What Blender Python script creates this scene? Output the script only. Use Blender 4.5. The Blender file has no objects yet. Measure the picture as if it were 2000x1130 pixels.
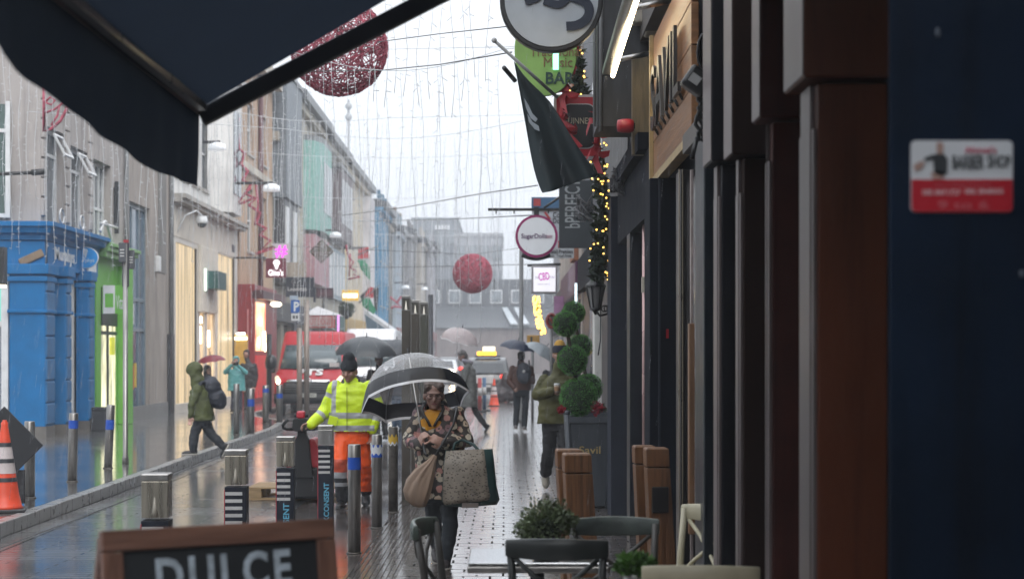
import bpy, bmesh, math, random
from mathutils import Vector, Matrix, noise as mnoise
R = math.radians
SC = bpy.context.scene
COL = SC.collection
D = bpy.data
# lens measures: focal length in pixels of the 2000 px wide photograph, vanishing point, eye height
F, VX, HY, HC = 3300.0, 985.0, 695.0, 1.72
def XW(px, d): return (px - VX) * d / F
def ZW(py, d): return HC + (HY - py) * d / F
def P(px, py, d): return Vector((XW(px, d), d, ZW(py, d)))
def DG(py, z=0.0): return (HC - z) * F / (py - HY)
def DX(px, x): return F * x / (px - VX)
WM = {}
# ------------------------------------------------------------------ materials
MATS = {}
def mat(name, col=(.5, .5, .5), rough=.6, metal=0., var=.18, scale=5., bump=0., bscale=60., emit=None, es=0., coat=0., stretch=(1, 1, 1), spec=.5):
    if name in MATS: return MATS[name]
    m = D.materials.new(name); m.use_nodes = True
    nt = m.node_tree; N = nt.nodes; L = nt.links
    b = N['Principled BSDF']
    b.inputs['Roughness'].default_value = rough
    b.inputs['Metallic'].default_value = metal
    b.inputs['Specular IOR Level'].default_value = spec
    if coat: b.inputs['Coat Weight'].default_value = coat; b.inputs['Coat Roughness'].default_value = .08
    tc = N.new('ShaderNodeTexCoord'); mp = N.new('ShaderNodeMapping'); mp.inputs['Scale'].default_value = stretch
    L.new(tc.outputs['Object'], mp.inputs['Vector'])
    if var > 0:
        nz = N.new('ShaderNodeTexNoise'); nz.inputs['Scale'].default_value = scale; nz.inputs['Detail'].default_value = 5
        L.new(mp.outputs['Vector'], nz.inputs['Vector'])
        mr = N.new('ShaderNodeMapRange'); mr.inputs['From Min'].default_value = .3; mr.inputs['From Max'].default_value = .7
        mr.inputs['To Min'].default_value = 1 - var; mr.inputs['To Max'].default_value = 1 + var
        L.new(nz.outputs['Fac'], mr.inputs['Value'])
        mx = N.new('ShaderNodeMix'); mx.data_type = 'RGBA'; mx.blend_type = 'MULTIPLY'; mx.inputs['Factor'].default_value = 1
        mx.inputs[6].default_value = (*col, 1); L.new(mr.outputs['Result'], mx.inputs[7])
        L.new(mx.outputs[2], b.inputs['Base Color'])
        rr = N.new('ShaderNodeMapRange'); rr.inputs['To Min'].default_value = max(.03, rough - .12); rr.inputs['To Max'].default_value = min(1, rough + .12)
        L.new(nz.outputs['Fac'], rr.inputs['Value']); L.new(rr.outputs['Result'], b.inputs['Roughness'])
    else:
        b.inputs['Base Color'].default_value = (*col, 1)
    if bump:
        n2 = N.new('ShaderNodeTexNoise'); n2.inputs['Scale'].default_value = bscale; n2.inputs['Detail'].default_value = 3
        L.new(mp.outputs['Vector'], n2.inputs['Vector'])
        bp = N.new('ShaderNodeBump'); bp.inputs['Strength'].default_value = bump; bp.inputs['Distance'].default_value = .02
        L.new(n2.outputs['Fac'], bp.inputs['Height']); L.new(bp.outputs['Normal'], b.inputs['Normal'])
    if emit:
        b.inputs['Emission Color'].default_value = (*emit, 1); b.inputs['Emission Strength'].default_value = es
    MATS[name] = m
    return m
def add_streaks(m, amount=.35, sc=(5, 5, .35), lo=.5, hi=.68):
    """damp run-off streaks and blotches over a wall colour"""
    nt = m.node_tree; N = nt.nodes; L = nt.links; b = N['Principled BSDF']; src = b.inputs['Base Color'].links[0].from_socket
    tc = N.new('ShaderNodeTexCoord'); col = src
    for s_, l_, h_, am in ((sc, lo, hi, amount), ((.9, .9, .7), .48, .72, amount * .7), ((18, 18, 14), .6, .75, amount * .5)):
        mp = N.new('ShaderNodeMapping'); mp.inputs['Scale'].default_value = s_; L.new(tc.outputs['Object'], mp.inputs['Vector'])
        nz = N.new('ShaderNodeTexNoise'); nz.inputs['Scale'].default_value = 1; nz.inputs['Detail'].default_value = 6; nz.inputs['Roughness'].default_value = .65; L.new(mp.outputs['Vector'], nz.inputs['Vector'])
        mr = N.new('ShaderNodeMapRange'); mr.inputs['From Min'].default_value = l_; mr.inputs['From Max'].default_value = h_; mr.inputs['To Min'].default_value = 1; mr.inputs['To Max'].default_value = 1 - am; L.new(nz.outputs['Fac'], mr.inputs['Value'])
        mx = N.new('ShaderNodeMix'); mx.data_type = 'RGBA'; mx.blend_type = 'MULTIPLY'; mx.inputs['Factor'].default_value = 1; L.new(col, mx.inputs[6]); L.new(mr.outputs['Result'], mx.inputs[7]); col = mx.outputs[2]
    L.new(col, b.inputs['Base Color']); return m
def translucent(m, col, fac=.5):
    N, L, b = nd(m); t = N.new('ShaderNodeBsdfTranslucent'); t.inputs['Color'].default_value = (*col, 1); mx = N.new('ShaderNodeMixShader'); mx.inputs[0].default_value = fac
    L.new(b.outputs[0], mx.inputs[1]); L.new(t.outputs[0], mx.inputs[2]); L.new(mx.outputs[0], N['Material Output'].inputs['Surface']); return m
def nd(m): return m.node_tree.nodes, m.node_tree.links, m.node_tree.nodes['Principled BSDF']
def clear_mat(name, tint=(.9, .92, .95), white=.12, rough=.05):
    """thin clear plastic: transparent, with some milky white and a sheen"""
    m = D.materials.new(name); m.use_nodes = True; N, L, b = nd(m)
    b.inputs['Base Color'].default_value = (*tint, 1); b.inputs['Roughness'].default_value = rough
    tr = N.new('ShaderNodeBsdfTransparent'); tr.inputs['Color'].default_value = (.97, .98, 1, 1)
    nz = N.new('ShaderNodeTexNoise'); nz.inputs['Scale'].default_value = 160; tc = N.new('ShaderNodeTexCoord')
    L.new(tc.outputs['Object'], nz.inputs['Vector'])
    mr = N.new('ShaderNodeMapRange'); mr.inputs['From Min'].default_value = .35; mr.inputs['From Max'].default_value = .75
    mr.inputs['To Min'].default_value = white * .6; mr.inputs['To Max'].default_value = white * 1.9
    L.new(nz.outputs['Fac'], mr.inputs['Value'])
    lw = N.new('ShaderNodeLayerWeight'); lw.inputs['Blend'].default_value = .25
    ad = N.new('ShaderNodeMath'); ad.operation = 'MULTIPLY_ADD'; ad.inputs[1].default_value = .4; ad.use_clamp = True
    L.new(lw.outputs['Facing'], ad.inputs[0]); L.new(mr.outputs['Result'], ad.inputs[2])
    mx = N.new('ShaderNodeMixShader'); L.new(ad.outputs[0], mx.inputs[0]); L.new(tr.outputs[0], mx.inputs[1]); L.new(b.outputs[0], mx.inputs[2])
    L.new(mx.outputs[0], N['Material Output'].inputs['Surface'])
    return m
# ------------------------------------------------------------------ objects
def tag(o, label=None, cat=None, group=None, kind=None):
    if label: o['label'] = label
    if cat: o['category'] = cat
    if group: o['group'] = group
    if kind: o['kind'] = kind
    return o
def thing(name, label, cat, loc=(0, 0, 0), rz=0., group=None):
    o = D.objects.new(name, None); COL.objects.link(o)
    o.location = loc; o.rotation_euler = (0, 0, rz); o.empty_display_size = .1
    WM[o.name] = Matrix.Translation(Vector(loc)) @ Matrix.Rotation(rz, 4, 'Z')
    return tag(o, label, cat, group)
def put(me, name, mats, parent=None, loc=None):
    if not isinstance(mats, (list, tuple)): mats = [mats]
    for m in mats: me.materials.append(m)
    o = D.objects.new(name, me); COL.objects.link(o)
    M = Matrix()
    if parent is not None: o.parent = parent; M = WM[parent.name].copy()
    if loc is not None: o.location = loc; M = M @ Matrix.Translation(Vector(loc))
    WM[o.name] = M
    return o
def copy_tree(o, parent=None):
    c = o.copy(); COL.objects.link(c)
    if parent is not None: c.parent = parent
    for ch in list(o.children): copy_tree(ch, c)
    return c
def dup(o, loc, rz=None, label=None, group=None):
    c = copy_tree(o); c.location = loc
    if rz is not None: c.rotation_euler = (0, 0, rz)
    if label: c['label'] = label
    if group: c['group'] = group
    WM[c.name] = Matrix.Translation(Vector(loc)) @ Matrix.Rotation(rz or 0, 4, 'Z')
    return c
def frame_of(a, b):
    """rotation whose Z runs from a to b"""
    z = (Vector(b) - Vector(a)).normalized()
    return z.to_track_quat('Z', 'Y').to_matrix()
class MB:
    def __init__(s): s.v = []; s.f = []; s.m = []; s.s = []
    def add(s, vs, fs, mi=0, sm=False):
        o = len(s.v); s.v += [Vector(v) for v in vs]
        for f in fs: s.f.append([i + o for i in f]); s.m.append(mi); s.s.append(sm)
        return s
    def box(s, x0, x1, y0, y1, z0, z1, mi=0):
        x0, x1 = min(x0, x1), max(x0, x1); y0, y1 = min(y0, y1), max(y0, y1); z0, z1 = min(z0, z1), max(z0, z1)
        return s.add([(x0, y0, z0), (x1, y0, z0), (x1, y1, z0), (x0, y1, z0), (x0, y0, z1), (x1, y0, z1), (x1, y1, z1), (x0, y1, z1)],
                     [(0, 3, 2, 1), (4, 5, 6, 7), (0, 1, 5, 4), (1, 2, 6, 5), (2, 3, 7, 6), (3, 0, 4, 7)], mi)
    def obox(s, c, size, M=None, mi=0):
        M = M or Matrix.Identity(3); h = Vector(size) / 2; c = Vector(c)
        vs = [c + M @ Vector((a * h.x, b * h.y, d * h.z)) for a, b, d in ((-1, -1, -1), (1, -1, -1), (1, 1, -1), (-1, 1, -1), (-1, -1, 1), (1, -1, 1), (1, 1, 1), (-1, 1, 1))]
        return s.add(vs, [(0, 3, 2, 1), (4, 5, 6, 7), (0, 1, 5, 4), (1, 2, 6, 5), (2, 3, 7, 6), (3, 0, 4, 7)], mi)
    def tube(s, path, r, n=8, mi=0, closed=False):
        path = [Vector(p) for p in path]; k = len(path)
        rr = r if isinstance(r, (list, tuple)) else [r] * k
        rings = []; up = None
        for i, p in enumerate(path):
            a = path[(i - 1) % k] if (closed or i > 0) else p; b = path[(i + 1) % k] if (closed or i < k - 1) else p
            t = (b - a).normalized()
            if up is None:
                up = Vector((0, 0, 1)) if abs(t.z) < .9 else Vector((1, 0, 0))
            x = up.cross(t)
            if x.length < 1e-4: x = Vector((1, 0, 0)).cross(t)
            x.normalize(); y = t.cross(x); up = y
            rings.append([p + (x * math.cos(q * 2 * math.pi / n) + y * math.sin(q * 2 * math.pi / n)) * rr[i] for q in range(n)])
        vs = [v for g in rings for v in g]; fs = []
        for i in range(k if closed else k - 1):
            j = (i + 1) % k
            for q in range(n): fs.append((i * n + q, i * n + (q + 1) % n, j * n + (q + 1) % n, j * n + q))
        if not closed: fs.append(tuple(range(n - 1, -1, -1))); fs.append(tuple((k - 1) * n + q for q in range(n)))
        return s.add(vs, fs, mi, True)
    def cyl(s, p0, p1, r0, r1=None, n=16, mi=0):
        return s.tube([p0, p1], [r0, r0 if r1 is None else r1], n, mi)
    def loft(s, rings, mi=0, sm=True, cap=True):
        n = len(rings[0]); vs = [v for g in rings for v in g]; fs = []
        for i in range(len(rings) - 1):
            for q in range(n): fs.append((i * n + q, i * n + (q + 1) % n, (i + 1) * n + (q + 1) % n, (i + 1) * n + q))
        if cap: fs.append(tuple(range(n - 1, -1, -1))); fs.append(tuple((len(rings) - 1) * n + q for q in range(n)))
        return s.add(vs, fs, mi, sm)
    def lathe(s, prof, c=(0, 0, 0), n=24, mi=0, M=None, cap=True):
        c = Vector(c); M = M or Matrix.Identity(3)
        return s.loft([[c + M @ Vector((r * math.cos(q * 2 * math.pi / n), r * math.sin(q * 2 * math.pi / n), z)) for q in range(n)] for r, z in prof], mi, True, cap)
    def capsule(s, a, ra, b, rb, n=12, mi=0):
        a = Vector(a); b = Vector(b); l = (b - a).length
        if l < 1e-5: return s.ell(a, (ra, ra, ra), mi=mi)
        prof = [(ra * math.cos(t), ra * math.sin(t)) for t in (R(-80), R(-50), R(-20))] + [(ra, 0.), (rb, l)] + [(rb * math.cos(t), l + rb * math.sin(t)) for t in (R(20), R(50), R(80))]
        return s.lathe(prof, a, n, mi, frame_of(a, b))
    def ell(s, c, r, M=None, nu=16, nv=10, mi=0):
        c = Vector(c); M = M or Matrix.Identity(3); rings = []
        for i in range(1, nv):
            t = math.pi * i / nv - math.pi / 2
            rings.append([c + M @ Vector((r[0] * math.cos(t) * math.cos(q * 2 * math.pi / nu), r[1] * math.cos(t) * math.sin(q * 2 * math.pi / nu), r[2] * math.sin(t))) for q in range(nu)])
        return s.loft(rings, mi)
    def prism(s, pts, off, mi=0, sm=False):
        pts = [Vector(p) for p in pts]; n = len(pts); off = Vector(off)
        fs = [tuple(range(n - 1, -1, -1)), tuple(range(n, 2 * n))] + [(i, (i + 1) % n, n + (i + 1) % n, n + i) for i in range(n)]
        return s.add(pts + [p + off for p in pts], fs, mi, sm)
    def quad(s, a, b, c, d, mi=0): return s.add([a, b, c, d], [(0, 1, 2, 3)], mi)
    def text(s, txt, M, width=None, height=None, ext=.004, mi=0, bold=0., space=1.):
        cu = D.curves.new('lettering', 'FONT'); cu.body = txt; cu.size = 1; cu.extrude = .5; cu.offset = bold; cu.resolution_u = 3; cu.space_character = space
        ob = D.objects.new('lettering', cu); COL.objects.link(ob)
        me = D.meshes.new_from_object(ob.evaluated_get(bpy.context.evaluated_depsgraph_get()))
        vs = [v.co.copy() for v in me.vertices]; fs = [tuple(p.vertices) for p in me.polygons]
        D.objects.remove(ob); D.curves.remove(cu); D.meshes.remove(me)
        if not vs: return s
        x0 = min(v.x for v in vs); x1 = max(v.x for v in vs); y0 = min(v.y for v in vs); y1 = max(v.y for v in vs)
        kx = width / (x1 - x0) if width else None; ky = height / (y1 - y0) if height else None
        kx = kx or ky; ky = ky or kx
        out = [M @ Vector(((v.x - (x0 + x1) / 2) * kx, (v.y - (y0 + y1) / 2) * ky, v.z * 2 * ext)) for v in vs]
        return s.add(out, fs, mi)
    def build(s, name, mats, parent=None, world=False, loc=None, bevel=0., seg=2, smooth=None, xf=None):
        vs = s.v
        if xf is not None: vs = [xf @ v for v in vs]
        if parent is not None and world:
            Mi = WM[parent.name].inverted(); vs = [Mi @ v for v in vs]
        elif parent is None and loc is not None:
            vs = [v - Vector(loc) for v in vs]
        me = D.meshes.new(name); me.from_pydata([tuple(v) for v in vs], [], s.f)
        for i, p in enumerate(me.polygons): p.material_index = s.m[i]; p.use_smooth = s.s[i] if smooth is None else smooth
        bm = bmesh.new(); bm.from_mesh(me); bmesh.ops.recalc_face_normals(bm, faces=bm.faces); bm.to_mesh(me); bm.free()
        o = put(me, name, mats, parent, loc if parent is None else None)
        if bevel:
            md = o.modifiers.new('Bevel', 'BEVEL'); md.width = bevel; md.segments = seg; md.limit_method = 'ANGLE'; md.angle_limit = R(40)
        return o
# text planes: +x of the lettering runs to the reader's right
def TM(c, face='-y', tilt=0):
    c = Vector(c)
    rot = {'-y': Matrix(((1, 0, 0), (0, 0, -1), (0, 1, 0))), '+x': Matrix(((0, 0, 1), (1, 0, 0), (0, 1, 0))), '-x': Matrix(((0, 0, -1), (-1, 0, 0), (0, 1, 0)))}[face]
    return Matrix.Translation(c) @ rot.to_4x4() @ Matrix.Rotation(tilt, 4, 'Z')
def blob(prims, name, mats, parent, voxel=.012, smooth=4, cut=None, paint=None, wrinkle=0., wf=9., seed=0):
    """closed shapes grown together into one continuous skin"""
    b = MB()
    for p in prims:
        if p[0] == 'c': b.capsule(*p[1:])
        elif p[0] == 'e': b.ell(*p[1:])
        elif p[0] == 'l': b.loft(p[1])
    me = D.meshes.new('grown'); me.from_pydata([tuple(v) for v in b.v], [], b.f)
    bm = bmesh.new(); bm.from_mesh(me); bmesh.ops.recalc_face_normals(bm, faces=bm.faces); bm.to_mesh(me); bm.free()
    ob = D.objects.new('grown', me); COL.objects.link(ob)
    md = ob.modifiers.new('r', 'REMESH'); md.mode = 'VOXEL'; md.voxel_size = voxel
    if smooth: ms = ob.modifiers.new('s', 'SMOOTH'); ms.factor = .5; ms.iterations = smooth
    m2 = D.meshes.new_from_object(ob.evaluated_get(bpy.context.evaluated_depsgraph_get()))
    D.objects.remove(ob); D.meshes.remove(me)
    if wrinkle:
        off = Vector((seed * 3.1, seed * 1.7, seed * .9))
        nn = [v.normal.copy() for v in m2.vertices]
        for v, n in zip(m2.vertices, nn):
            q = v.co * wf + off
            a = mnoise.noise(Vector((q.x, q.y, q.z * 1.5))) + .5 * mnoise.noise(q * 2.3)
            a = a - abs(mnoise.noise(Vector((q.x * .7 + 5, q.y * .7, q.z * 1.9)))) * .8
            v.co += n * a * wrinkle
    m2.name = name
    if cut:
        bm = bmesh.new(); bm.from_mesh(m2)
        bmesh.ops.delete(bm, geom=[f for f in bm.faces if cut(f.calc_center_median())], context='FACES'); bm.to_mesh(m2); bm.free()
    if paint:
        for p in m2.polygons: p.material_index = paint(p.center)
    for p in m2.polygons: p.use_smooth = True
    return put(m2, name, mats, parent)
HAZE, EXPO = .002, 0.52
# ================================================================== ground
random.seed(7)
def ground_mat(name, col, rough, bw, bh, mortar, rot=0., bump=.5, dark=.25, puddle=.5, spec=.6, squash=1.0, msize=.02, wet=.05, freq=2, coat=0., gate=None, crough=.1):
    m = D.materials.new(name); m.use_nodes = True; N, L, b = nd(m)
    tc = N.new('ShaderNodeTexCoord'); mp = N.new('ShaderNodeMapping'); mp.inputs['Rotation'].default_value = (0, 0, rot)
    L.new(tc.outputs['Object'], mp.inputs['Vector'])
    br = N.new('ShaderNodeTexBrick'); br.inputs['Scale'].default_value = 1
    br.inputs['Brick Width'].default_value = bw; br.inputs['Row Height'].default_value = bh; br.inputs['Mortar Size'].default_value = msize
    br.inputs['Mortar Smooth'].default_value = .3; br.inputs['Bias'].default_value = 0; br.offset_frequency = freq
    br.inputs['Color1'].default_value = (*[c * 1.15 for c in col], 1); br.inputs['Color2'].default_value = (*[c * .8 for c in col], 1)
    br.inputs['Mortar'].default_value = (*[c * dark for c in col], 1)
    nz0 = N.new('ShaderNodeTexNoise'); nz0.inputs['Scale'].default_value = 1.3; nz0.inputs['Detail'].default_value = 4
    L.new(tc.outputs['Object'], nz0.inputs['Vector'])
    ds = N.new('ShaderNodeVectorMath'); ds.operation = 'MULTIPLY_ADD'; ds.inputs[1].default_value = (.015, .015, 0)
    L.new(nz0.outputs['Color'], ds.inputs[0]); L.new(mp.outputs['Vector'], ds.inputs[2]); L.new(ds.outputs[0], br.inputs['Vector'])
    nz = N.new('ShaderNodeTexNoise'); nz.inputs['Scale'].default_value = .6; nz.inputs['Detail'].default_value = 6; nz.inputs['Roughness'].default_value = .6
    L.new(tc.outputs['Object'], nz.inputs['Vector'])
    mr = N.new('ShaderNodeMapRange'); mr.inputs['From Min'].default_value = .35; mr.inputs['From Max'].default_value = .65
    mr.inputs['To Min'].default_value = wet; mr.inputs['To Max'].default_value = rough
    L.new(nz.outputs['Fac'], mr.inputs['Value'])
    rm = N.new('ShaderNodeMix'); rm.data_type = 'FLOAT'; L.new(br.outputs['Fac'], rm.inputs[0]); L.new(mr.outputs['Result'], rm.inputs[2]); rm.inputs[3].default_value = .75
    L.new(rm.outputs[0], b.inputs['Roughness'])
    npz = N.new('ShaderNodeTexNoise'); npz.inputs['Scale'].default_value = .45; npz.inputs['Detail'].default_value = 7; npz.inputs['Roughness'].default_value = .7; L.new(tc.outputs['Object'], npz.inputs['Vector'])
    mpz = N.new('ShaderNodeMapRange'); mpz.inputs['From Min'].default_value = .35; mpz.inputs['From Max'].default_value = .65; mpz.inputs['To Min'].default_value = .6; mpz.inputs['To Max'].default_value = 1.35; L.new(npz.outputs['Fac'], mpz.inputs['Value'])
    mxz = N.new('ShaderNodeMix'); mxz.data_type = 'RGBA'; mxz.blend_type = 'MULTIPLY'; mxz.inputs['Factor'].default_value = 1; L.new(br.outputs['Color'], mxz.inputs[6]); L.new(mpz.outputs['Result'], mxz.inputs[7]); L.new(mxz.outputs[2], b.inputs['Base Color'])
    sp = N.new('ShaderNodeMix'); sp.data_type = 'FLOAT'; L.new(br.outputs['Fac'], sp.inputs[0]); sp.inputs[2].default_value = spec; sp.inputs[3].default_value = .12
    L.new(sp.outputs[0], b.inputs['Specular IOR Level'])
    fac = br.outputs['Fac']
    if coat: b.inputs['Coat Weight'].default_value = coat; b.inputs['Coat Roughness'].default_value = crough
    if gate:
        ng = N.new('ShaderNodeTexNoise'); ng.inputs['Scale'].default_value = 3.2; ng.inputs['Detail'].default_value = 3; L.new(tc.outputs['Object'], ng.inputs['Vector'])
        gr = N.new('ShaderNodeMapRange'); gr.inputs['From Min'].default_value = gate - .04; gr.inputs['From Max'].default_value = gate + .04; L.new(ng.outputs['Fac'], gr.inputs['Value'])
        gm = N.new('ShaderNodeMath'); gm.operation = 'MULTIPLY'; L.new(fac, gm.inputs[0]); L.new(gr.outputs['Result'], gm.inputs[1]); fac = gm.outputs[0]
        cw_ = N.new('ShaderNodeMath'); cw_.operation = 'MULTIPLY_ADD'; cw_.inputs[1].default_value = -coat; cw_.inputs[2].default_value = coat; L.new(fac, cw_.inputs[0]); L.new(cw_.outputs[0], b.inputs['Coat Weight'])
    for nd_, ix in ((rm, 0), (sp, 0)): L.new(fac, nd_.inputs[ix])
    # bump: bricks stand above their joints, each a little uneven, plus fine rain ripple
    n3 = N.new('ShaderNodeTexNoise'); n3.inputs['Scale'].default_value = 9; n3.inputs['Detail'].default_value = 3
    L.new(mp.outputs['Vector'], n3.inputs['Vector'])
    h = N.new('ShaderNodeMath'); h.operation = 'MULTIPLY_ADD'; h.inputs[1].default_value = -.6; L.new(fac, h.inputs[0])
    L.new(n3.outputs['Fac'], h.inputs[2])
    bp = N.new('ShaderNodeBump'); bp.inputs['Strength'].default_value = bump; bp.inputs['Distance'].default_value = .012
    L.new(h.outputs[0], bp.inputs['Height']); L.new(bp.outputs['Normal'], b.inputs['Normal'])
    return m
brick_wet = ground_mat('wet_brick_paving', (.16, .135, .12), .16, .21, .21, .01, 0, .5, .06, spec=.95, wet=.1, msize=.011, coat=1., gate=.5, crough=.17)
road_wet = ground_mat('wet_sett_road', (.07, .076, .082), .36, .9, .13, .01, R(1.5), .5, .6, spec=.7, wet=.14, msize=.012, coat=.7, crough=.16)
slab_wet = ground_mat('wet_slab_paving', (.15, .145, .14), .24, .6, .4, .01, R(42), .36, .4, spec=.95, wet=.05, msize=.008, coat=.9)
stone_wet = ground_mat('wet_stone_margin', (.09, .075, .07), .25, .9, .6, .01, 0, .18, .35, spec=.7, wet=.06, msize=.006, coat=.6)
earth = mat('far_ground', (.09, .09, .09), .5, scale=.3)
def struct(o): o['kind'] = 'structure'; return o
struct(MB().box(-160, 160, -30, 440, -.5, -.02).build('ground', earth))
KERB = [(-4.66, -20), (-4.68, 8), (-4.74, 15), (-4.86, 23), (-5.0, 31), (-5.06, 37), (-5.35, 41.5), (-6.5, 44.5), (-7.0, 47.5), (-7.05, 62), (-6.9, 110), (-5.2, 160), (-4.6, 300)]
road = MB(); lp = MB()
for (xa, ya), (xb, yb) in zip(KERB, KERB[1:]):
    road.quad((xa, ya, 0), (-2.35, ya, 0), (-2.35, yb, 0), (xb, yb, 0))
    lp.quad((-18, ya, .14), (xa - .14, ya, .14), (xb - .14, yb, .14), (-18, yb, .14))
struct(road.build('road', road_wet)); struct(lp.build('pavement', slab_wet))
struct(MB().quad((-2.35, -20, 0), (-1.25, -20, 0), (-1.25, 300, 0), (-2.35, 300, 0)).build('road_margin', stone_wet))
struct(MB().quad((-.84, -20, 0), (6, -20, 0), (6, 300, 0), (-.84, 300, 0)).build('brick_pavement', brick_wet))
kstone = mat('kerb_stone', (.2, .2, .2), .3, var=.3, scale=8, spec=.6)
kb = MB()
for (xa, ya), (xb, yb) in zip(KERB, KERB[1:]):
    a, b_ = Vector((xa, ya, 0)), Vector((xb, yb, 0)); n = max(1, min(60, int((b_ - a).length / .45)))
    for i in range(n):
        if a.y + (b_.y - a.y) * i / n > 75 or a.y < 0: continue
        p, q = a.lerp(b_, (i + .02) / n), a.lerp(b_, (i + .98) / n)
        nrm = Vector((-(q - p).y, (q - p).x, 0)).normalized() * .14
        kb.prism([p, q, q + nrm, p + nrm], (0, 0, .143 + random.uniform(-.003, .003)))
struct(kb.build('kerb', kstone, bevel=.012))
# gutter line of smooth stone along the kerb
gt = MB()
for (xa, ya), (xb, yb) in zip(KERB, KERB[1:]): gt.quad((xa + .003, ya, .004), (xa + .3, ya, .004), (xb + .3, yb, .004), (xb + .003, yb, .004))
struct(gt.build('gutter', ground_mat('wet_gutter', (.1, .1, .1), .3, 1., .3, .01, R(90), .3, .4, spec=.7, wet=.1)))
# corduroy tactile paving: raised bars running with the street
tp = MB()
y = 7.
for i in range(9):
    x = -1.23 + i * .044
    yy = 7.
    while yy < 60:
        l = .395
        tp.prism([(x - .014, yy, .0), (x - .009, yy, .009), (x + .009, yy, .009), (x + .014, yy, .0)], (0, l, 0)); yy += .4
tact = mat('tactile_bar', (.07, .06, .055), .16, var=.4, scale=14, spec=.9)
struct(tp.build('tactile_paving_bars', tact))
struct(MB().quad((-1.25, -20, 0.001), (-.84, -20, 0.001), (-.84, 300, 0.001), (-1.25, 300, 0.001)).build('tactile_paving', ground_mat('wet_tactile', (.1, .085, .08), .3, .4, .4, .01, 0, .25, .3, spec=.5, wet=.15)))
# ================================================================== building kit
glass_dark = mat('window_glass', (.03, .036, .042), .06, var=.3, scale=.8, spec=.8)
glass_mid = mat('pale_window_glass', (.12, .14, .155), .08, var=.35, scale=.9, spec=.9)
white_fr = mat('white_window_paint', (.62, .63, .64), .4, var=.1)
grey_fr = mat('grey_blue_window_paint', (.17, .22, .26), .4, var=.15)
dark_fr = mat('dark_window_paint', (.03, .032, .036), .4)
def render_mat(name, col, var=.2, streak=True):
    new = name not in MATS; m = mat(name, col, .75, var=var, scale=2.2, stretch=(1, 1, .25) if streak else (1, 1, 1), bump=.15, bscale=40)
    return add_streaks(m) if new else m
slate = mat('wet_slate', (.05, .055, .062), .35, var=.3, scale=6, bump=.3, bscale=25)
leadgrey = mat('lead_grey', (.16, .165, .17), .45)
def facade(mb, X, s, y0, y1, z0, z1, ops, rec=.22, mi=0):
    """street wall in the plane X, facing +x (s=1) or -x (s=-1), with true openings and reveals"""
    ys = sorted({y0, y1, *[o[0] for o in ops], *[o[1] for o in ops]}); zs = sorted({z0, z1, *[o[2] for o in ops], *[o[3] for o in ops]})
    ys = [v for v in ys if y0 <= v <= y1]; zs = [v for v in zs if z0 <= v <= z1]
    for a, b in zip(ys, ys[1:]):
        for c, d in zip(zs, zs[1:]):
            my, mz = (a + b) / 2, (c + d) / 2
            if any(o[0] < my < o[1] and o[2] < mz < o[3] for o in ops): continue
            mb.quad((X, a, c), (X, b, c), (X, b, d), (X, a, d), mi)
    q = X - s * rec
    for a, b, c, d in ops:
        mb.quad((X, a, c), (X, b, c), (q, b, c), (q, a, c), mi); mb.quad((X, a, d), (X, b, d), (q, b, d), (q, a, d), mi)
        mb.quad((X, a, c), (X, a, d), (q, a, d), (q, a, c), mi); mb.quad((X, b, c), (X, b, d), (q, b, d), (q, b, c), mi)
def window(par, X, s, y0, y1, z0, z1, rec=.18, fr=.07, vm=(.5,), hm=(.5,), fm=None, gm=None, name='window'):
    fm = fm or white_fr; gm = gm or glass_dark
    q = X - s * rec; p = q + s * .06; b = MB()
    b.box(q, p, y0, y0 + fr, z0, z1); b.box(q, p, y1 - fr, y1, z0, z1); b.box(q, p, y0 + fr, y1 - fr, z0, z0 + fr); b.box(q, p, y0 + fr, y1 - fr, z1 - fr, z1)
    for t in vm: yy = y0 + (y1 - y0) * t; b.box(q, p - s * .004, yy - fr * .4, yy + fr * .4, z0 + fr, z1 - fr)
    for t in hm: zz = z0 + (z1 - z0) * t; b.box(q, p - s * .008, y0 + fr, y1 - fr, zz - fr * .45, zz + fr * .45)
    f = b.build(name, fm, par, world=True)
    MB().box(q + s * .004, q + s * .018, y0 + .01, y1 - .01, z0 + .01, z1 - .01).build('pane', gm, f, world=True)
    MB().box(q, X + s * .07, y0 - .06, y1 + .06, z0 - .09, z0 - .002).build('sill', mat('window_sill_stone', (.36, .34, .32), .6, var=.25), f, world=True) if z0 > 2 and hm != (.78,) else None
    return f
def house(name, label, X, s, y0, y1, h, wallm, ops, loc_z=.14, depth=9., group=None, trim=None, rec=.2):
    t = thing(name, label, 'building', (X - s * depth / 2, (y0 + y1) / 2, 0), 0, group)
    b = MB(); facade(b, X, s, y0, y1, loc_z - .2, h, ops, rec)
    q = X - s * (rec + .03)
    b.box(q, X - s * depth, y0, y1, 0, h)
    for yy in (y0, y1):  # close the slot between the wall skin and the body
        b.quad((X, yy, 0), (q, yy, 0), (q, yy, h), (X, yy, h))
    b.quad((X, y0, h), (X, y1, h), (q, y1, h), (q, y0, h))
    b.build('wall', wallm, t, world=True)
    return t
def slope_roof(par, X, s, y0, y1, h, rise, over=.6, run=4.5, m=None, name='roof'):
    b = MB(); e = X + s * over
    b.prism([(e, y0, h - .04), (e, y0, h + .34), (X - s * run, y0, h + rise), (X - s * run * 2, y0, h + .12), (X - s * run * 2, y0, h)], (0, y1 - y0, 0))
    return b.build(name, m or slate, par, world=True)
def strip(par, name, X, s, out, y0, y1, z0, z1, m, bevel=0.):
    return MB().box(X - s * .02, X + s * out, y0, y1, z0, z1).build(name, m, par, world=True, bevel=bevel)
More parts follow.
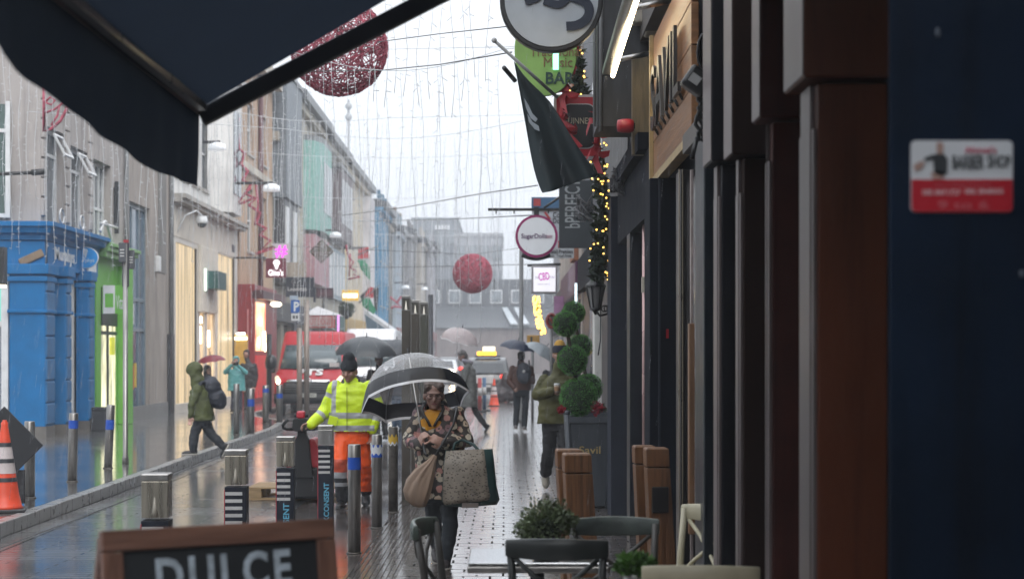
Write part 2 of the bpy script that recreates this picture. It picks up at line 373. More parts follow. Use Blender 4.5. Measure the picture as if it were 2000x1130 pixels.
def lit_mat(name, c1, c2, es, sc=(2, 9, .5)):
    """shop interior seen through glass: warm streaky light"""
    m = D.materials.new(name); m.use_nodes = True; N, L, b = nd(m)
    tc = N.new('ShaderNodeTexCoord'); mp = N.new('ShaderNodeMapping'); mp.inputs['Scale'].default_value = sc
    L.new(tc.outputs['Object'], mp.inputs['Vector'])
    nz = N.new('ShaderNodeTexNoise'); nz.inputs['Scale'].default_value = 1.; nz.inputs['Detail'].default_value = 4; L.new(mp.outputs['Vector'], nz.inputs['Vector'])
    cr = N.new('ShaderNodeValToRGB'); cr.color_ramp.elements[0].position = .32; cr.color_ramp.elements[1].position = .7
    cr.color_ramp.elements[0].color = (*c1, 1); cr.color_ramp.elements[1].color = (*c2, 1); L.new(nz.outputs['Fac'], cr.inputs['Fac'])
    b.inputs['Base Color'].default_value = (.04, .04, .04, 1); b.inputs['Roughness'].default_value = .4
    L.new(cr.outputs['Color'], b.inputs['Emission Color']); b.inputs['Emission Strength'].default_value = es
    return m
# ================================================================== left side of the street
LX = -9.0
def ld(px): return DX(px, LX)
def lz(py, px): return ZW(py, ld(px))
# --- blue ice cream corner shop with grey upper storeys
grey_render = render_mat('grey_render', (.36, .33, .315), .14)
blue = mat('blue_shop_paint', (.0015, .125, .33), .55, spec=.25, var=.12, scale=3, bump=.15, bscale=50)
blue_l = mat('skylit_quoin_paint', (.03, .13, .29), .5, spec=.3, var=.2, scale=4)  # quoin blue paled for skylight on the street-facing sides
y0 = 32.8; ye = 40.1
o1 = [(33.1, 34.57, 4.0, 6.25), (34.97, 36.5, 4.0, 6.1), (36.9, 38.65, 4.0, 6.05)]
low = [(33.28, 33.68, .14, 3.35), (34.9, 35.52, .5, 3.3)]
shop = house('corner_shop', 'grey rendered corner building with a bright blue shopfront and tall open upper windows', LX, 1, y0, ye, 10.6, grey_render, o1 + low, rec=.24)
for k, (a, b_, c, d) in enumerate(o1):
    w = window(shop, LX, 1, a, b_, c, d, .22, .07, (.5,) if k < 2 else (.25, .5, .75), (.78,) if k < 2 else (.5,), gm=glass_mid)
    if k < 2:  # small top light pushed open
        m_ = Matrix.Translation((LX + .1, b_ - .45, d - .3)) @ Matrix.Rotation(R(-28), 4, 'Y')
        q = MB(); q.box(-.02, .02, -.34, -.29, -.25, .25); q.box(-.02, .02, .29, .34, -.25, .25); q.box(-.02, .02, -.29, .29, .2, .25); q.box(-.02, .02, -.29, .29, -.25, -.2)
        q.build('open_light', white_fr, shop, world=True, xf=m_)
# blue ground floor: cladding, pilasters, fascia, cornice
b = MB(); facade(b, LX + .03, 1, y0 - .03, 37.0, .3, 4.0, low, .1)
b.quad((LX + .03, y0 - .03, .3), (LX + .03, y0 - .03, 4.0), (LX - 3.2, y0 - .03, 4.0), (LX - 3.2, y0 - .03, .3))
b.build('blue_front', blue, shop, world=True)
pil = []
for (pa, pb, pc) in ((20, 77, 95), (107, 128, 138), (152, 173, 181)):
    dn = ld(pb) + .2; df = ld(pc)
    if pa == 20:
        b = MB().box(XW(20, 32.7), LX + .14, 32.62, 33.25, .35, 3.45); nm = b
    else:
        dn = F * (-LX - .25) / (VX - pb); df = F * (-LX - .25) / (VX - pc)
        b = MB().box(LX - .05, LX + .25, dn, df, .35, 3.35)
    o = b.build('pilaster', blue, shop, world=True, bevel=.02)
    xb = LX + (.14 if pa == 20 else .25); yb0, yb1 = (32.62, 33.25) if pa == 20 else (dn, df)
    q = MB()
    for i in range(7): q.box(xb - .02, xb + .03, yb0 + .02, yb1 - .02, .4 + i * .43, .4 + i * .43 + .4)
    q.build('quoin', blue_l, o, world=True, bevel=.02)
    xl = XW(20, 32.7) - .03 if pa == 20 else LX - .05
    for nm_, e_, z0_, z1_ in (('capital', .08, 3.30, 3.5), ('moulding', .05, 3.16, 3.26), ('moulding', .05, 2.55, 2.62)): MB().box(xl, xb + e_, yb0 - e_, yb1 + e_, z0_, z1_).build(nm_, blue, o, world=True, bevel=.015)
    q = MB().box(xl, xb + .02, yb0 - .02, yb1 + .02, .14, .36).build('plinth', mat('wet_plinth', (.12, .11, .1), .5), o, world=True)
# cornice profile swept round the corner
prof = [(0, 3.95), (.12, 3.97), (.14, 4.06), (.26, 4.1), (.3, 4.2), (.36, 4.22), (.36, 4.3), (.0, 4.34)]
b = MB()
ring = lambda x, y, dx, dy: [Vector((x + o * dx, y + o * dy, z)) for o, z in prof]
b.loft([ring(LX - 3.2, y0 - .03, 0, -1), ring(LX, y0 - .03, 1, -1), ring(LX, 37.1, 1, 0)], sm=False)
b.build('cornice', blue, shop, world=True)
b = MB(); b.box(LX - 3, LX + .1, y0 - .1, y0 + .1, 3.45, 3.95); b.box(LX - .1, LX + .1, y0, 37.0, 3.45, 3.95); b.build('fascia', blue, shop, world=True)
MB().text('Murphys', TM((LX + .105, 34.2, 3.72), '+x'), width=1.5, height=.34, ext=.012, bold=.01).build('fascia_lettering', white_fr, shop, world=True)
MB().box(LX + .1, LX + .14, 36.0, 36.7, 3.5, 3.92).build('fascia_panel', white_fr, shop, world=True)
b = MB().obox((LX - .15, y0 - .12, 3.62), (.5, .05, .16), Matrix.Rotation(R(-25), 3, 'Y')).build('fascia_ornament', mat('carved_wood', (.2, .14, .09), .6), shop, world=True, bevel=.04)
window(shop, LX, 1, *low[0], .2, .09, (), (.83,), fm=white_fr, gm=mat('shop_dark_glass', (.03, .05, .08), .05, spec=.8))
window(shop, LX, 1, *low[1], .1, .1, (.5,), (.79,), fm=white_fr, gm=mat('pale_shop_window', (.42, .42, .4), .2, var=.3))
# door on the end wall that faces down the street
dr = MB(); xa = XW(18, 32.75)
dr.box(xa - .14, xa, y0 - .12, y0 - .02, .14, 3.4); dr.box(xa - 1.4, xa - .14, y0 - .12, y0 - .02, 2.28, 2.4); dr.box(xa - 1.4, xa - .14, y0 - .1, y0 - .02, 3.3, 3.4)
dr.box(xa - 1.1, xa - .17, y0 - .09, y0 - .03, .14, 2.28)
dro = dr.build('door', white_fr, shop, world=True, bevel=.01)
MB().box(xa - .26, xa - .22, y0 - .13, y0 - .09, 1.0, 1.35).build('letter_plate', mat('dull_brass', (.18, .15, .08), .35, metal=.8), dro, world=True)
MB().box(xa - 1.4, xa - .14, y0 - .07, y0 - .04, 2.4, 3.3).build('transom_light', lit_mat('green_shop_glow', (.05, .35, .3), (.3, .8, .7), .9), dro, world=True)
# upper window on the end wall
b = MB(); xw = XW(28, y0)
b.box(xw - 1.3, xw - .08, y0 - .05, y0 + .02, 4.45, 6.6); wf_ = b.build('window', mat('green_tinted_glass', (.05, .09, .08), .08, spec=.8), shop, world=True)
MB().box(xw - .15, xw - .06, y0 - .09, y0 - .05, 4.4, 6.65).box(xw - 1.3, xw - .15, y0 - .09, y0 - .05, 4.4, 4.48).box(xw - 1.3, xw - .15, y0 - .09, y0 - .05, 6.05, 6.12).build('frame', white_fr, wf_, world=True)
b = MB()
for i in range(16): b.box(LX - .02, LX + .05, y0 + .02, y0 + .25, 4.45 + i * .38, 4.45 + i * .38 + .34)
for yq in (34.6, 36.53):
    for i in range(8): b.box(LX - .02, LX + .035, yq, yq + .34, 4.45 + i * .38, 4.45 + i * .38 + .34)
b.build('quoin_stones', render_mat('quoin_render', (.4, .37, .355)), shop, world=True, bevel=.015)
MB().tube([(LX + .07, 39.95, 9.5), (LX + .07, 39.95, .2)], .05).build('drainpipe', leadgrey, shop, world=True)
MB().box(LX, LX + .09, 39.0, 39.1, 4.55, 5.75).box(LX, LX + .05, 38.9, 38.98, 4.75, 5.6).build('wall_bracket', dark_fr, shop, world=True)
for (ya, zc) in ((33.6, 4.5), (35.2, 4.5)):
    MB().tube([(LX + .2, ya + .16 * math.cos(t), zc + .14 * math.sin(t)) for t in [i * .5 for i in range(20)]], .02, 6).build('coiled_pipe', white_fr, shop, world=True)
b = MB(); b.tube([(LX + .25, 36.6 + t * .1, 4.42 + .25 * math.sin(t * .35)) for t in range(12)], .035, 6); b.tube([(LX + .25, 36.6, 4.6), (LX + .25, 38.2, 4.62)], .03, 6)
b.build('coiled_pipe', white_fr, shop, world=True)
# --- green shop
green = mat('green_shop_paint', (.13, .4, .05), .5, var=.12, scale=3)
gs = house('green_shop', 'bright green shopfront with a lit doorway between the blue shop and the grey glazed building', LX + .05, 1, 37.05, 39.85, 4.15, green, [(37.5, 39.0, .14, 2.75)], rec=.03, depth=.7)
b = MB(); b.box(LX, LX + .28, 37.02, 39.9, 3.9, 4.02); b.box(LX, LX + .36, 37.02, 39.9, 4.02, 4.12); b.box(LX, LX + .42, 37.02, 39.9, 4.12, 4.2); b.build('cornice', mat('green_cornice', (.15, .32, .1), .5), gs, world=True, bevel=.01)
lit_g = lit_mat('pale_shop_glow', (.02, .02, .015), (1., .95, .6), 1.3, (2, 5, 1.1))
f = MB().box(LX + .022, LX + .028, 37.5, 39.0, .14, 2.75).build('window', lit_g, gs, world=True)
MB().box(LX + .028, LX + .06, 38.1, 38.2, .14, 2.75).box(LX + .028, LX + .055, 37.5, 39.0, 2.2, 2.28).build('frame', dark_fr, f, world=True)
f = MB().box(LX + .03, LX + .07, 38.4, 38.75, 1.75, 2.15).build('lamp', mat('yellow_lamp', (.6, .6, .05), .5, emit=(.8, .8, .05), es=.25), gs, world=True)
MB().box(LX + .02, LX + .3, 39.1, 39.6, .14, 3.8).build('pilaster', green, gs, world=True, bevel=.015)
MB().box(LX + .03, LX + .08, 37.5, 38.95, 2.4, 3.25).build('fascia_panel', mat('black_panel', (.015, .015, .017), .4), gs, world=True)
sg = thing('shop_sign', 'square white and green sign hanging over the green shop doorway', 'sign', P(212, 585, 36.9))
MB().box(XW(200, 36.9), XW(243, 36.9), 36.88, 36.93, ZW(612, 36.9), ZW(557, 36.9)).build('panel', green, sg, world=True)
MB().box(XW(202, 36.9), XW(225, 36.9), 36.865, 36.878, ZW(612, 36.9), ZW(557, 36.9)).build('white_face', white_fr, sg, world=True)
b = MB(); b.box(XW(206, 36.9), XW(222, 36.9), 36.86, 36.863, ZW(600, 36.9), ZW(573, 36.9))
b.build('green_patch', green, sg, world=True)
MB().text('Vital', TM((XW(235, 36.9), 36.87, ZW(590, 36.9))), width=.17, height=.3, ext=.004).build('lettering', white_fr, sg, world=True)
wb = thing('litter_bin', 'square black bin standing against the green shop', 'bin', (XW(190, 35.9), 35.9, .14))
MB().box(-.22, .22, -.2, .2, 0, .42).build('body', dark_fr, wb, bevel=.02); MB().box(-.24, .24, -.22, .22, .42, .5).build('lid', mat('bin_lid', (.02, .02, .022), .4), wb, bevel=.02)
# --- grey building with tall glazing
beige = render_mat('beige_render', (.33, .29, .26), .16)
opg = [(40.55, 42.85, .14, 5.45)]
gb = house('rendered_building', 'plain beige grey building with one tall narrow blue grey glazed bay', LX, 1, 40.1, 45.6, 11.2, beige, opg, rec=.2)
window(gb, LX, 1, *opg[0], .16, .09, (.33, .68), (.42, .56), fm=grey_fr, gm=mat('blue_grey_glass', (.09, .14, .2), .08, spec=.8), name='glazed_bay')
for (ya, yb, za, zb, mi) in ((41.15, 41.45, 2.5, 3.0, white_fr), (41.1, 41.45, .9, 1.5, mat('poster_red', (.5, .05, .05), .5)), (41.5, 41.75, .95, 1.55, mat('poster_yellow', (.6, .4, .03), .5))): MB().box(LX - .1, LX - .085, ya, yb, za, zb).build('window_poster', mi, gb, world=True)
MB().box(LX - .01, LX + .02, 43.9, 44.9, 3.9, 8.6).build('patched_render', render_mat('darker_render', (.2, .19, .18)), gb, world=True)
MB().box(LX, LX + .12, 43.55, 43.75, 3.9, 4.3).build('alarm_box', white_fr, gb, world=True, bevel=.02)
MB().tube([(LX + .07, 45.35, 11), (LX + .07, 45.35, .2)], .06).build('drainpipe', leadgrey, gb, world=True)
MB().box(LX, LX + .1, 45.1, 45.6, .14, 2.3).build('dark_door_post', dark_fr, gb, world=True)
MB().box(LX, LX + .03, 40.1, 45.6, .14, .5).build('plinth', mat('grey_plinth', (.2, .2, .2), .5), gb, world=True)
# --- cream ribbed store
cream = mat('cream_ribbed_panel', (.62, .58, .52), .5, var=.08, scale=2)
oc = [(46.3, 49.5, .4, 4.85), (49.95, 52.6, .14, 3.0), (53.0, 56.4, .4, 4.95)]
cs = house('cream_store', 'cream ribbed store front with tall warmly lit windows below a white bay window storey', LX, 1, 45.65, 57.0, 6.0, cream, oc, rec=.1)
b = MB()
for i in range(70):
    yy = 45.8 + i * .16
    if yy < 56.8: b.box(LX, LX + .03, yy, yy + .08, 5.0, 5.95)
for i in range(16): b.box(LX + .1, LX + .13, 49.7 + i * .17, 49.78 + i * .17, 3.05, 4.95)
b.build('ribs', cream, cs, world=True)
MB().box(LX, LX + .1, 49.62, 52.5, 3.02, 4.98).build('entrance_panel', cream, cs, world=True, bevel=.02)
MB().box(LX - .02, LX + .4, 45.65, 57.0, 6.0, 6.12).box(LX - .02, LX + .3, 45.65, 57.0, 5.9, 6.0).build('cornice', render_mat('stone_cornice', (.4, .38, .35)), cs, world=True)
lw_ = lit_mat('warm_curtain_glow', (.25, .19, .1), (.95, .72, .42), .85, (1, 4.5, .25))
for a in (oc[0], oc[2]):
    f = MB().box(LX - .095, LX - .07, a[0], a[1], a[2], a[3]).build('window', lw_, cs, world=True)
    MB().box(LX - .07, LX - .02, a[0], a[0] + .06, a[2], a[3]).box(LX - .07, LX - .02, a[1] - .06, a[1], a[2], a[3]).build('frame', dark_fr, f, world=True)
f = MB().box(LX - .095, LX - .07, *oc[1]).build('door', lit_mat('shop_entrance_glow', (.3, .18, .08), (1., .7, .4), 1.1, (1, 3, 1)), cs, world=True)
for (ya, zz, w, h) in ((50.15, 2.1, .12, .5), (51.6, 2.0, .1, .5), (50.3, 2.7, .1, .2)): MB().box(LX - .06, LX - .01, ya, ya + w, zz, zz + h).build('lamp', mat('warm_lamp', (1, .8, .5), .5, emit=(1, .85, .6), es=5), f, world=True)
MB().box(LX - .065, LX - .005, 50.75, 51.2, .14, 3.0).build('inner_pier', cream, cs, world=True)
b = MB().box(LX + .1, LX + .5, 50.2, 51.7, 3.72, 4.25).build('green_sign', mat('dark_green_sign', (.015, .07, .07), .4), cs, world=True, bevel=.01)
MB().box(LX + .1, LX + .16, 50.0, 50.2, 3.66, 4.31).build('sign_light', mat('sign_edge_glow', (.7, .8, .7), .4, emit=(.7, .9, .75), es=1.5), b, world=True)
b = MB().box(LX, LX + .03, 55.6, 56.3, 5.15, 5.4).build('vent_grille', leadgrey, cs, world=True)
cam = thing('security_camera', 'white dome security camera on a curved arm above the cream store windows', 'camera', (LX + .55, 47.2, 5.3))
b = MB().tube([(LX - .0, 46.4, 5.1), (LX + .2, 46.6, 5.6), (LX + .45, 46.9, 5.75), (LX + .55, 47.2, 5.65)], .025, 6).build('bracket_arm', white_fr, cam, world=True)
MB().lathe([(.02, .2), (.14, .2), (.16, .05), (.16, 0)], (LX + .55, 47.2, 5.42), 14).build('housing', white_fr, cam, world=True); MB().ell((LX + .55, 47.2, 5.42), (.13, .13, .13)).build('dome', glass_dark, cam, world=True)
# white bay windows above, set back a little
wr = render_mat('white_bay_render', (.68, .67, .65), .08)
wh_ops = [(47.0 + i * 1.75, 48.3 + i * 1.75, 6.9, 9.2) for i in range(5)]
wh = house('white_upper_house', 'white upper storey with a projecting bay window above the cream store', LX - .35, 1, 45.7, 56.9, 12.2, wr, wh_ops, loc_z=6.3, rec=.18)
for a in wh_ops: window(wh, LX - .35, 1, *a, .15, .08, (), (.5,), gm=glass_mid)
b = MB(); bx = LX - .35
b.prism([(bx, 53.2, 6.3), (bx + .7, 53.8, 6.3), (bx + .7, 55.6, 6.3), (bx, 56.2, 6.3)], (0, 0, 4.2)); bay = b.build('bay', wr, wh, world=True)
b = MB(); b.box(bx + .7, bx + .73, 53.95, 54.6, 6.9, 9.6); b.box(bx + .7, bx + .73, 54.8, 55.45, 6.9, 9.6); b.build('bay_window', glass_mid, bay, world=True)
MB().box(bx - .02, bx + .85, 53.0, 56.4, 10.5, 10.7).build('bay_cornice', wr, bay, world=True)
# --- tan building with a projecting red bar front
tan = render_mat('tan_render', (.46, .32, .22), .15)
ot = [(58.8, 60.2, 5.4, 7.6), (58.8, 60.2, 8.8, 10.6), (62.2, 63.6, 5.4, 7.6), (62.2, 63.6, 8.8, 10.6)]
tb = house('tan_building', 'tan rendered building with cream cornices above the red bar front', LX + .05, 1, 57.05, 65.2, 12.4, tan, ot, rec=.2)
for a in ot: window(tb, LX + .05, 1, *a, .16)
strip(tb, 'string_course', LX + .05, 1, .18, 57.05, 65.2, 8.1, 8.35, render_mat('cream_course', (.55, .5, .42)))
strip(tb, 'cornice', LX + .05, 1, .4, 57.0, 65.2, 11.9, 12.4, render_mat('cream_course', (.55, .5, .42)))
MB().tube([(LX + .15, 61.4, 12), (LX + .15, 61.4, 4)], .09).build('drainpipe', mat('maroon_pipe', (.1, .03, .035), .4), tb, world=True)
red_d = mat('dark_red_paint', (.22, .01, .016), .4, var=.15); red_b = mat('bright_red_paint', (.75, .03, .03), .4, var=.1)
rx = -8.43
rf = thing('red_bar_front', 'projecting dark red bar front with a glowing side window and bright red base', 'shopfront', (rx, 58, .14))
MB().box(LX, rx, 57.0, 62.6, .14, 4.15).build('panelled_box', red_d, rf, world=True, bevel=.02)
b = MB().box(rx, rx + .03, 57.25, 59.4, 1.9, 3.55).build('window', lit_mat('orange_bar_glow', (.7, .12, .04), (1.3, .8, .45), 1.8, (1, 2, 1.2)), rf, world=True)
q = MB()
for (ya, zc, r) in ((57.5, 2.2, .12), (58.9, 2.35, .16), (57.9, 2.9, .1), (59.0, 2.05, .12)): q.ell((rx + .08, ya, zc), (.03, r, r * 1.6))
q.build('lamp', mat('warm_lamp', (1, .8, .5), .5), b, world=True)
MB().box(rx, rx + .04, 57.15, 59.5, .3, 1.75).build('base_panel', red_b, rf, world=True)
MB().box(rx - .1, rx + .3, 57.0, 62.8, 3.65, 3.95).build('fascia', mat('maroon_fascia', (.07, .015, .025), .4), rf, world=True, bevel=.02)
MB().tube([(rx - .22, 56.97, 3.3), (rx - .22, 56.97, 1.4), (rx - .3, 56.97, 1.25), (rx - .42, 56.97, 1.35)], .025, 6).build('trim_rail', mat('pink_trim', (.4, .15, .15), .4), rf, world=True)
MB().ell((rx + .35, 59.8, 3.55), (.2, .25, .09)).build('downlight', mat('warm_lamp', (1, .8, .5), .5), rf, world=True)
lb = thing('lit_menu_box', 'small lit white and yellow menu box beside the red bar front', 'sign', (XW(471, 56.4), 56.4, .14))
MB().box(-.22, .22, -.05, .05, 1.3, 2.3).build('yellow_board', mat('yellow_board', (.5, .3, .05), .5), lb)
MB().box(-.2, .2, -.1, -.05, 2.12, 2.22).box(-.15, .15, -.1, -.05, 2.3, 2.36).build('lamp', mat('white_lamp', (1, 1, .9), .5, emit=(1, 1, .9), es=4), lb)
MB().cyl((0, 0, 0), (0, 0, 1.3), .04).build('post', dark_fr, lb)
# --- slate hung tower bay and its neighbours down the street
def row_house(name, label, y0, y1, h, col, cols, rows, X=LX, s=1, shop=None, roof=None, fm=None, gm=None, z1=4.6, var=.2, ww=.9, wh_=1.7, gap=3.0, group=None, trim=None, sash=(.5,)):
    wm = render_mat(name + '_' + label[:12], col, var)
    ops = []
    for r_ in range(rows):
        for c in range(cols):
            yc = y0 + (y1 - y0) * (c + .5) / cols; ops.append((yc - ww / 2, yc + ww / 2, z1 + r_ * gap + .5, z1 + r_ * gap + .5 + wh_))
    sh = []
    if shop: sh = [(y0 + .5, (y0 + y1) / 2 - .4, .5, 3.0), ((y0 + y1) / 2 + .4, y1 - .5, .14, 3.0)]
    t = house(name, label, X, s, y0, y1, h, wm, ops + sh, rec=.2, group=group)
    MB().tube([(X + s * .08, y1 - .12, h - .3), (X + s * .08, y1 - .12, .2)], .06, 8).build('drainpipe', leadgrey, t, world=True)
    for a in ops: window(t, X, s, *a, .15, .08, (), sash, fm=fm, gm=gm)
    if shop:
        sm_ = mat('shop_paint_%d' % (abs(hash(tuple(shop))) % 9999), shop, .45)
        for a in sh:
            MB().box(X - s * .18, X - s * .15, *a).build('shop_window', random.choice([glass_dark, glass_mid, lw_, glass_dark]), t, world=True)
        strip(t, 'shop_fascia', X, s, .18, y0 + .2, y1 - .2, 3.1, 3.9, sm_, .02)
        strip(t, 'shop_pilaster', X, s, .14, y0 + .1, y0 + .45, .14, 3.1, sm_); strip(t, 'shop_pilaster', X, s, .14, y1 - .45, y1 - .1, .14, 3.1, sm_)
    tm = trim or render_mat('trim_' + name + label[:9], [min(1, c * 1.15) for c in col])
    strip(t, 'cornice', X, s, .3, y0, y1, h - .35, h, tm, .03)
    if roof is not None: slope_roof(t, X, s, y0 - .02, y1 + .02, h + .01, roof)
    return t
def chimney(t, X, y, z, w=1.4, h=1.6, pots=3):
    c = MB().box(X - .5, X + .5, y - w / 2, y + w / 2, z - 1, z + h).box(X - .58, X + .58, y - w / 2 - .08, y + w / 2 + .08, z + h, z + h + .18).build('chimney', render_mat('chimney_render', (.36, .31, .26)), t, world=True)
    for i in range(pots):
        MB().lathe([(.13, 0), (.15, .1), (.12, .5), (.15, .55)], (X, y + (i - (pots - 1) / 2) * .42, z + h + .18), 10).build('chimney_pot', mat('clay_pot', (.24, .17, .13), .7), c, world=True)
st = row_house('narrow_tower_house', 'narrow house with a dark slate hung tower bay rising above its neighbours', 65.25, 71.8, 10.4, (.3, .27, .22), 2, 2, shop=(.03, .03, .035))
b = MB().box(LX - 1, LX + .55, 65.6, 70.6, 7.9, 12.7).build('slate_bay', mat('slate_hanging', (.13, .15, .17), .5, var=.2, scale=2, bump=.3, bscale=12, stretch=(1, .3, 6)), st, world=True)
MB().box(LX - 1, LX + .62, 65.5, 70.7, 12.7, 12.85).build('bay_coping', leadgrey, b, world=True)
MB().box(LX - .1, LX + .4, 66.0, 70.3, 4.6, 7.88).build('dark_bay_window', dark_fr, st, world=True)
for ya in (66.3, 68.7): MB().box(LX + .4, LX + .46, ya, ya + .9, 4.9, 7.6).build('bay_window_pier', white_fr, st, world=True)
h1 = row_house('bay_window_house', 'cream gabled house with a green curved oriel bay window', 71.85, 83.5, 12.7, (.5, .46, .38), 3, 3, shop=(.02, .025, .05), roof=2.4)
b = MB(); ob = [(LX - .1, 75.6), (LX + .5, 76.0), (LX + .75, 77.0), (LX + .75, 80.8), (LX + .5, 81.8), (LX - .1, 82.2)]
b.prism([(x, y, 7.4) for x, y in ob], (0, 0, 4.0))
gbay = b.build('oriel_bay', mat('sea_green_paint', (.2, .38, .34), .5, var=.15), h1, world=True)
b = MB()
for i in range(3): b.box(LX + .74, LX + .77, 77.2 + i * 1.25, 78.2 + i * 1.25, 8.3, 10.6)
b.build('bay_pane', glass_mid, gbay, world=True)
MB().prism([(x, y, 11.4) for x, y in ob], (0, 0, .25)).build('bay_roof', leadgrey, gbay, world=True)
MB().box(LX, LX + .5, 75.8, 82.0, 5.0, 7.2).build('pink_panel', mat('pink_panel', (.4, .22, .25), .5), h1, world=True)
h2 = row_house('dark_bay_house', 'house with a dark brown oriel bay and pale first floor windows', 83.55, 94.0, 12.5, (.46, .43, .37), 3, 3, shop=(.03, .12, .12), roof=2.4)
b = MB(); b.prism([(LX - .1, 85.5, 7.7), (LX + .7, 86.0, 7.7), (LX + .7, 92.6, 7.7), (LX - .1, 93.2, 7.7)], (0, 0, 3.6)); db = b.build('oriel_bay', mat('dark_brown_bay', (.09, .065, .07), .5), h2, world=True)
b = MB()
for i in range(4): b.box(LX + .69, LX + .72, 86.3 + i * 1.55, 87.5 + i * 1.55, 8.5, 10.8)
b.build('bay_pane', glass_dark, db, world=True)
MB().box(LX - .1, LX + .75, 85.3, 93.4, 11.3, 11.5).build('bay_roof', leadgrey, db, world=True)
b = MB().box(LX - .02, LX + .2, 84.5, 93.5, 4.7, 7.3).build('blue_grey_panel', mat('blue_grey_panel', (.25, .33, .38), .5), h2, world=True)
q = MB()
for i in range(5): q.box(LX + .2, LX + .23, 85.0 + i * 1.7, 86.0 + i * 1.7, 4.9, 7.1)
q.build('tall_pane', white_fr, b, world=True)
h3 = row_house('cream_gable_house', 'tall cream house with yellow quoins at the end of the curved roof row', 94.05, 111.0, 12.4, (.56, .5, .4), 4, 3, shop=(.4, .25, .04), roof=2.2)
MB().box(LX - .02, LX + .12, 94.05, 95.0, .2, 12).build('quoin_stones', mat('yellow_quoin', (.6, .44, .2), .6), h3, world=True)
MB().box(LX - .02, LX + .5, 107.5, 111.0, .2, 11.9).build('pale_end_bay', render_mat('pale_lilac', (.62, .6, .62)), h3, world=True)
h4 = row_house('blue_house', 'strong blue painted house beyond the cream gable', 111.6, 121.0, 11.6, (.035, .2, .36), 3, 3, X=LX + .7, shop=(.3, .3, .32), roof=1.2, fm=grey_fr)
chimney(h4, LX - 1.5, 119.5, 13.0)
hs = [((.47, .42, .34), 121.1, 128, 11.4, -8.6), ((.3, .36, .42), 128.1, 136, 11.2, -8.2), ((.22, .22, .23), 136.1, 144, 11.6, -7.7), ((.4, .37, .33), 144.1, 152, 11.4, -7.1), ((.34, .34, .37), 152.1, 161, 11.6, -6.6)]
nm_ = ['yellow cream', 'pale blue grey', 'dark grey', 'buff', 'pale grey']
for i, (c, a, b_, h, X) in enumerate(hs):
    t = row_house('terraced_house', '%s terraced house in the far row past the blue house' % nm_[i], a, b_, h, c, 3, 3, X=X, shop=random.choice([(.05, .05, .06), (.2, .05, .05), (.04, .1, .15)]), roof=1.8, group='terraced houses in the far row')
    if i in (0, 3): chimney(t, X - 2.5, (a + b_) / 2, h + 1)
# --- the end of the street
conc = render_mat('far_concrete', (.16, .18, .2), .1)
def block(name, label, px0, px1, pyt, d, depth, m, rows, cols, zb=0, gm=None):
    x0, x1 = XW(px0, d), XW(px1, d); h = ZW(pyt, d)
    t = thing(name, label, 'building', ((x0 + x1) / 2, d + depth / 2, 0))
    MB().box(x0, x1, d, d + depth, 0, h).box(x0 - .2, x1 + .2, d - .2, d + depth + .2, h, h + .5).build('wall', m, t, world=True)
    for r_ in range(rows):
        for c in range(cols):
            w = (x1 - x0) / cols; xc = x0 + w * (c + .5); z = h - 3.2 - r_ * 3.4
            if z < 2: continue
            f = MB().box(xc - w * .4, xc + w * .4, d - .12, d - .02, z, z + 2).build('window', dark_fr, t, world=True)
            MB().box(xc - w * .4 + .1, xc + w * .4 - .1, d - .16, d - .13, z + .1, z + 1.9).build('pane', gm or glass_mid, f, world=True)
    return t
ba = block('office_block', 'tall grey office block closing the street, its top sign band above the red ball', 806, 893, 432, 232, 30, conc, 4, 4)
b = MB()
for i in range(5): b.box(XW(850 + i * 6, 231.8), XW(854 + i * 6, 231.8), 231.6, 231.9, ZW(448, 232), ZW(440, 232))
b.build('sign_band', white_fr, ba, world=True)
block('office_block', 'lower paler office block with a glazed top floor to the right behind the red ball', 889, 981, 462, 226, 26, render_mat('far_pale_concrete', (.24, .25, .27), .1), 3, 4)
sl = thing('slate_roofed_hall', 'long low building with a sloping slate roof and skylights closing the street', 'building', (0, 186, 0))
x0, x1 = XW(812, 180), XW(1090, 180)
MB().box(x0, x1, 180, 196, 0, ZW(640, 180)).build('wall', render_mat('brown_grey_wall', (.16, .13, .125), .2), sl, world=True)
MB().prism([(x0, 179.6, ZW(640, 180)), (x0, 186, ZW(598, 186)), (x0, 186, ZW(545, 186)), (x0, 196, ZW(545, 186)), (x0, 196, ZW(640, 180))], (x1 - x0, 0, 0)).build('roof', slate, sl, world=True)
for i in range(7):
    xx = x0 + 1 + i * 2.3
    f = MB().box(xx, xx + 1.3, 185.85, 185.95, ZW(592, 186), ZW(566, 186)).build('dormer_window', white_fr, sl, world=True)
    MB().box(xx + .1, xx + 1.2, 185.8, 185.84, ZW(590, 186), ZW(568, 186)).build('pane', glass_mid, f, world=True)
for px in (985, 1008):
    b = MB(); b.quad(P(px - 5, 602, 184.5), P(px + 6, 602, 184.5), P(px + 26, 634, 179.9), P(px + 12, 634, 179.9)); b.prism([v for v in b.v[:4]], (0, -.05, .12)); b.build('skylight', mat('skylight_glass', (.4, .43, .46), .1), sl, world=True)
ms = thing('radio_mast', 'slim grey radio mast with two round dishes above the cream roofs', 'mast', (XW(681, 200), 200, 0))
MB().cyl((0, 0, 0), (0, 0, 32), .2, .12).build('pole', leadgrey, ms)
for z in (ZW(208, 200), ZW(229, 200)): MB().cyl((0, -.35, z), (0, -.15, z), .36, .42).build('dish', mat('mast_dish', (.3, .31, .32), .5), ms)
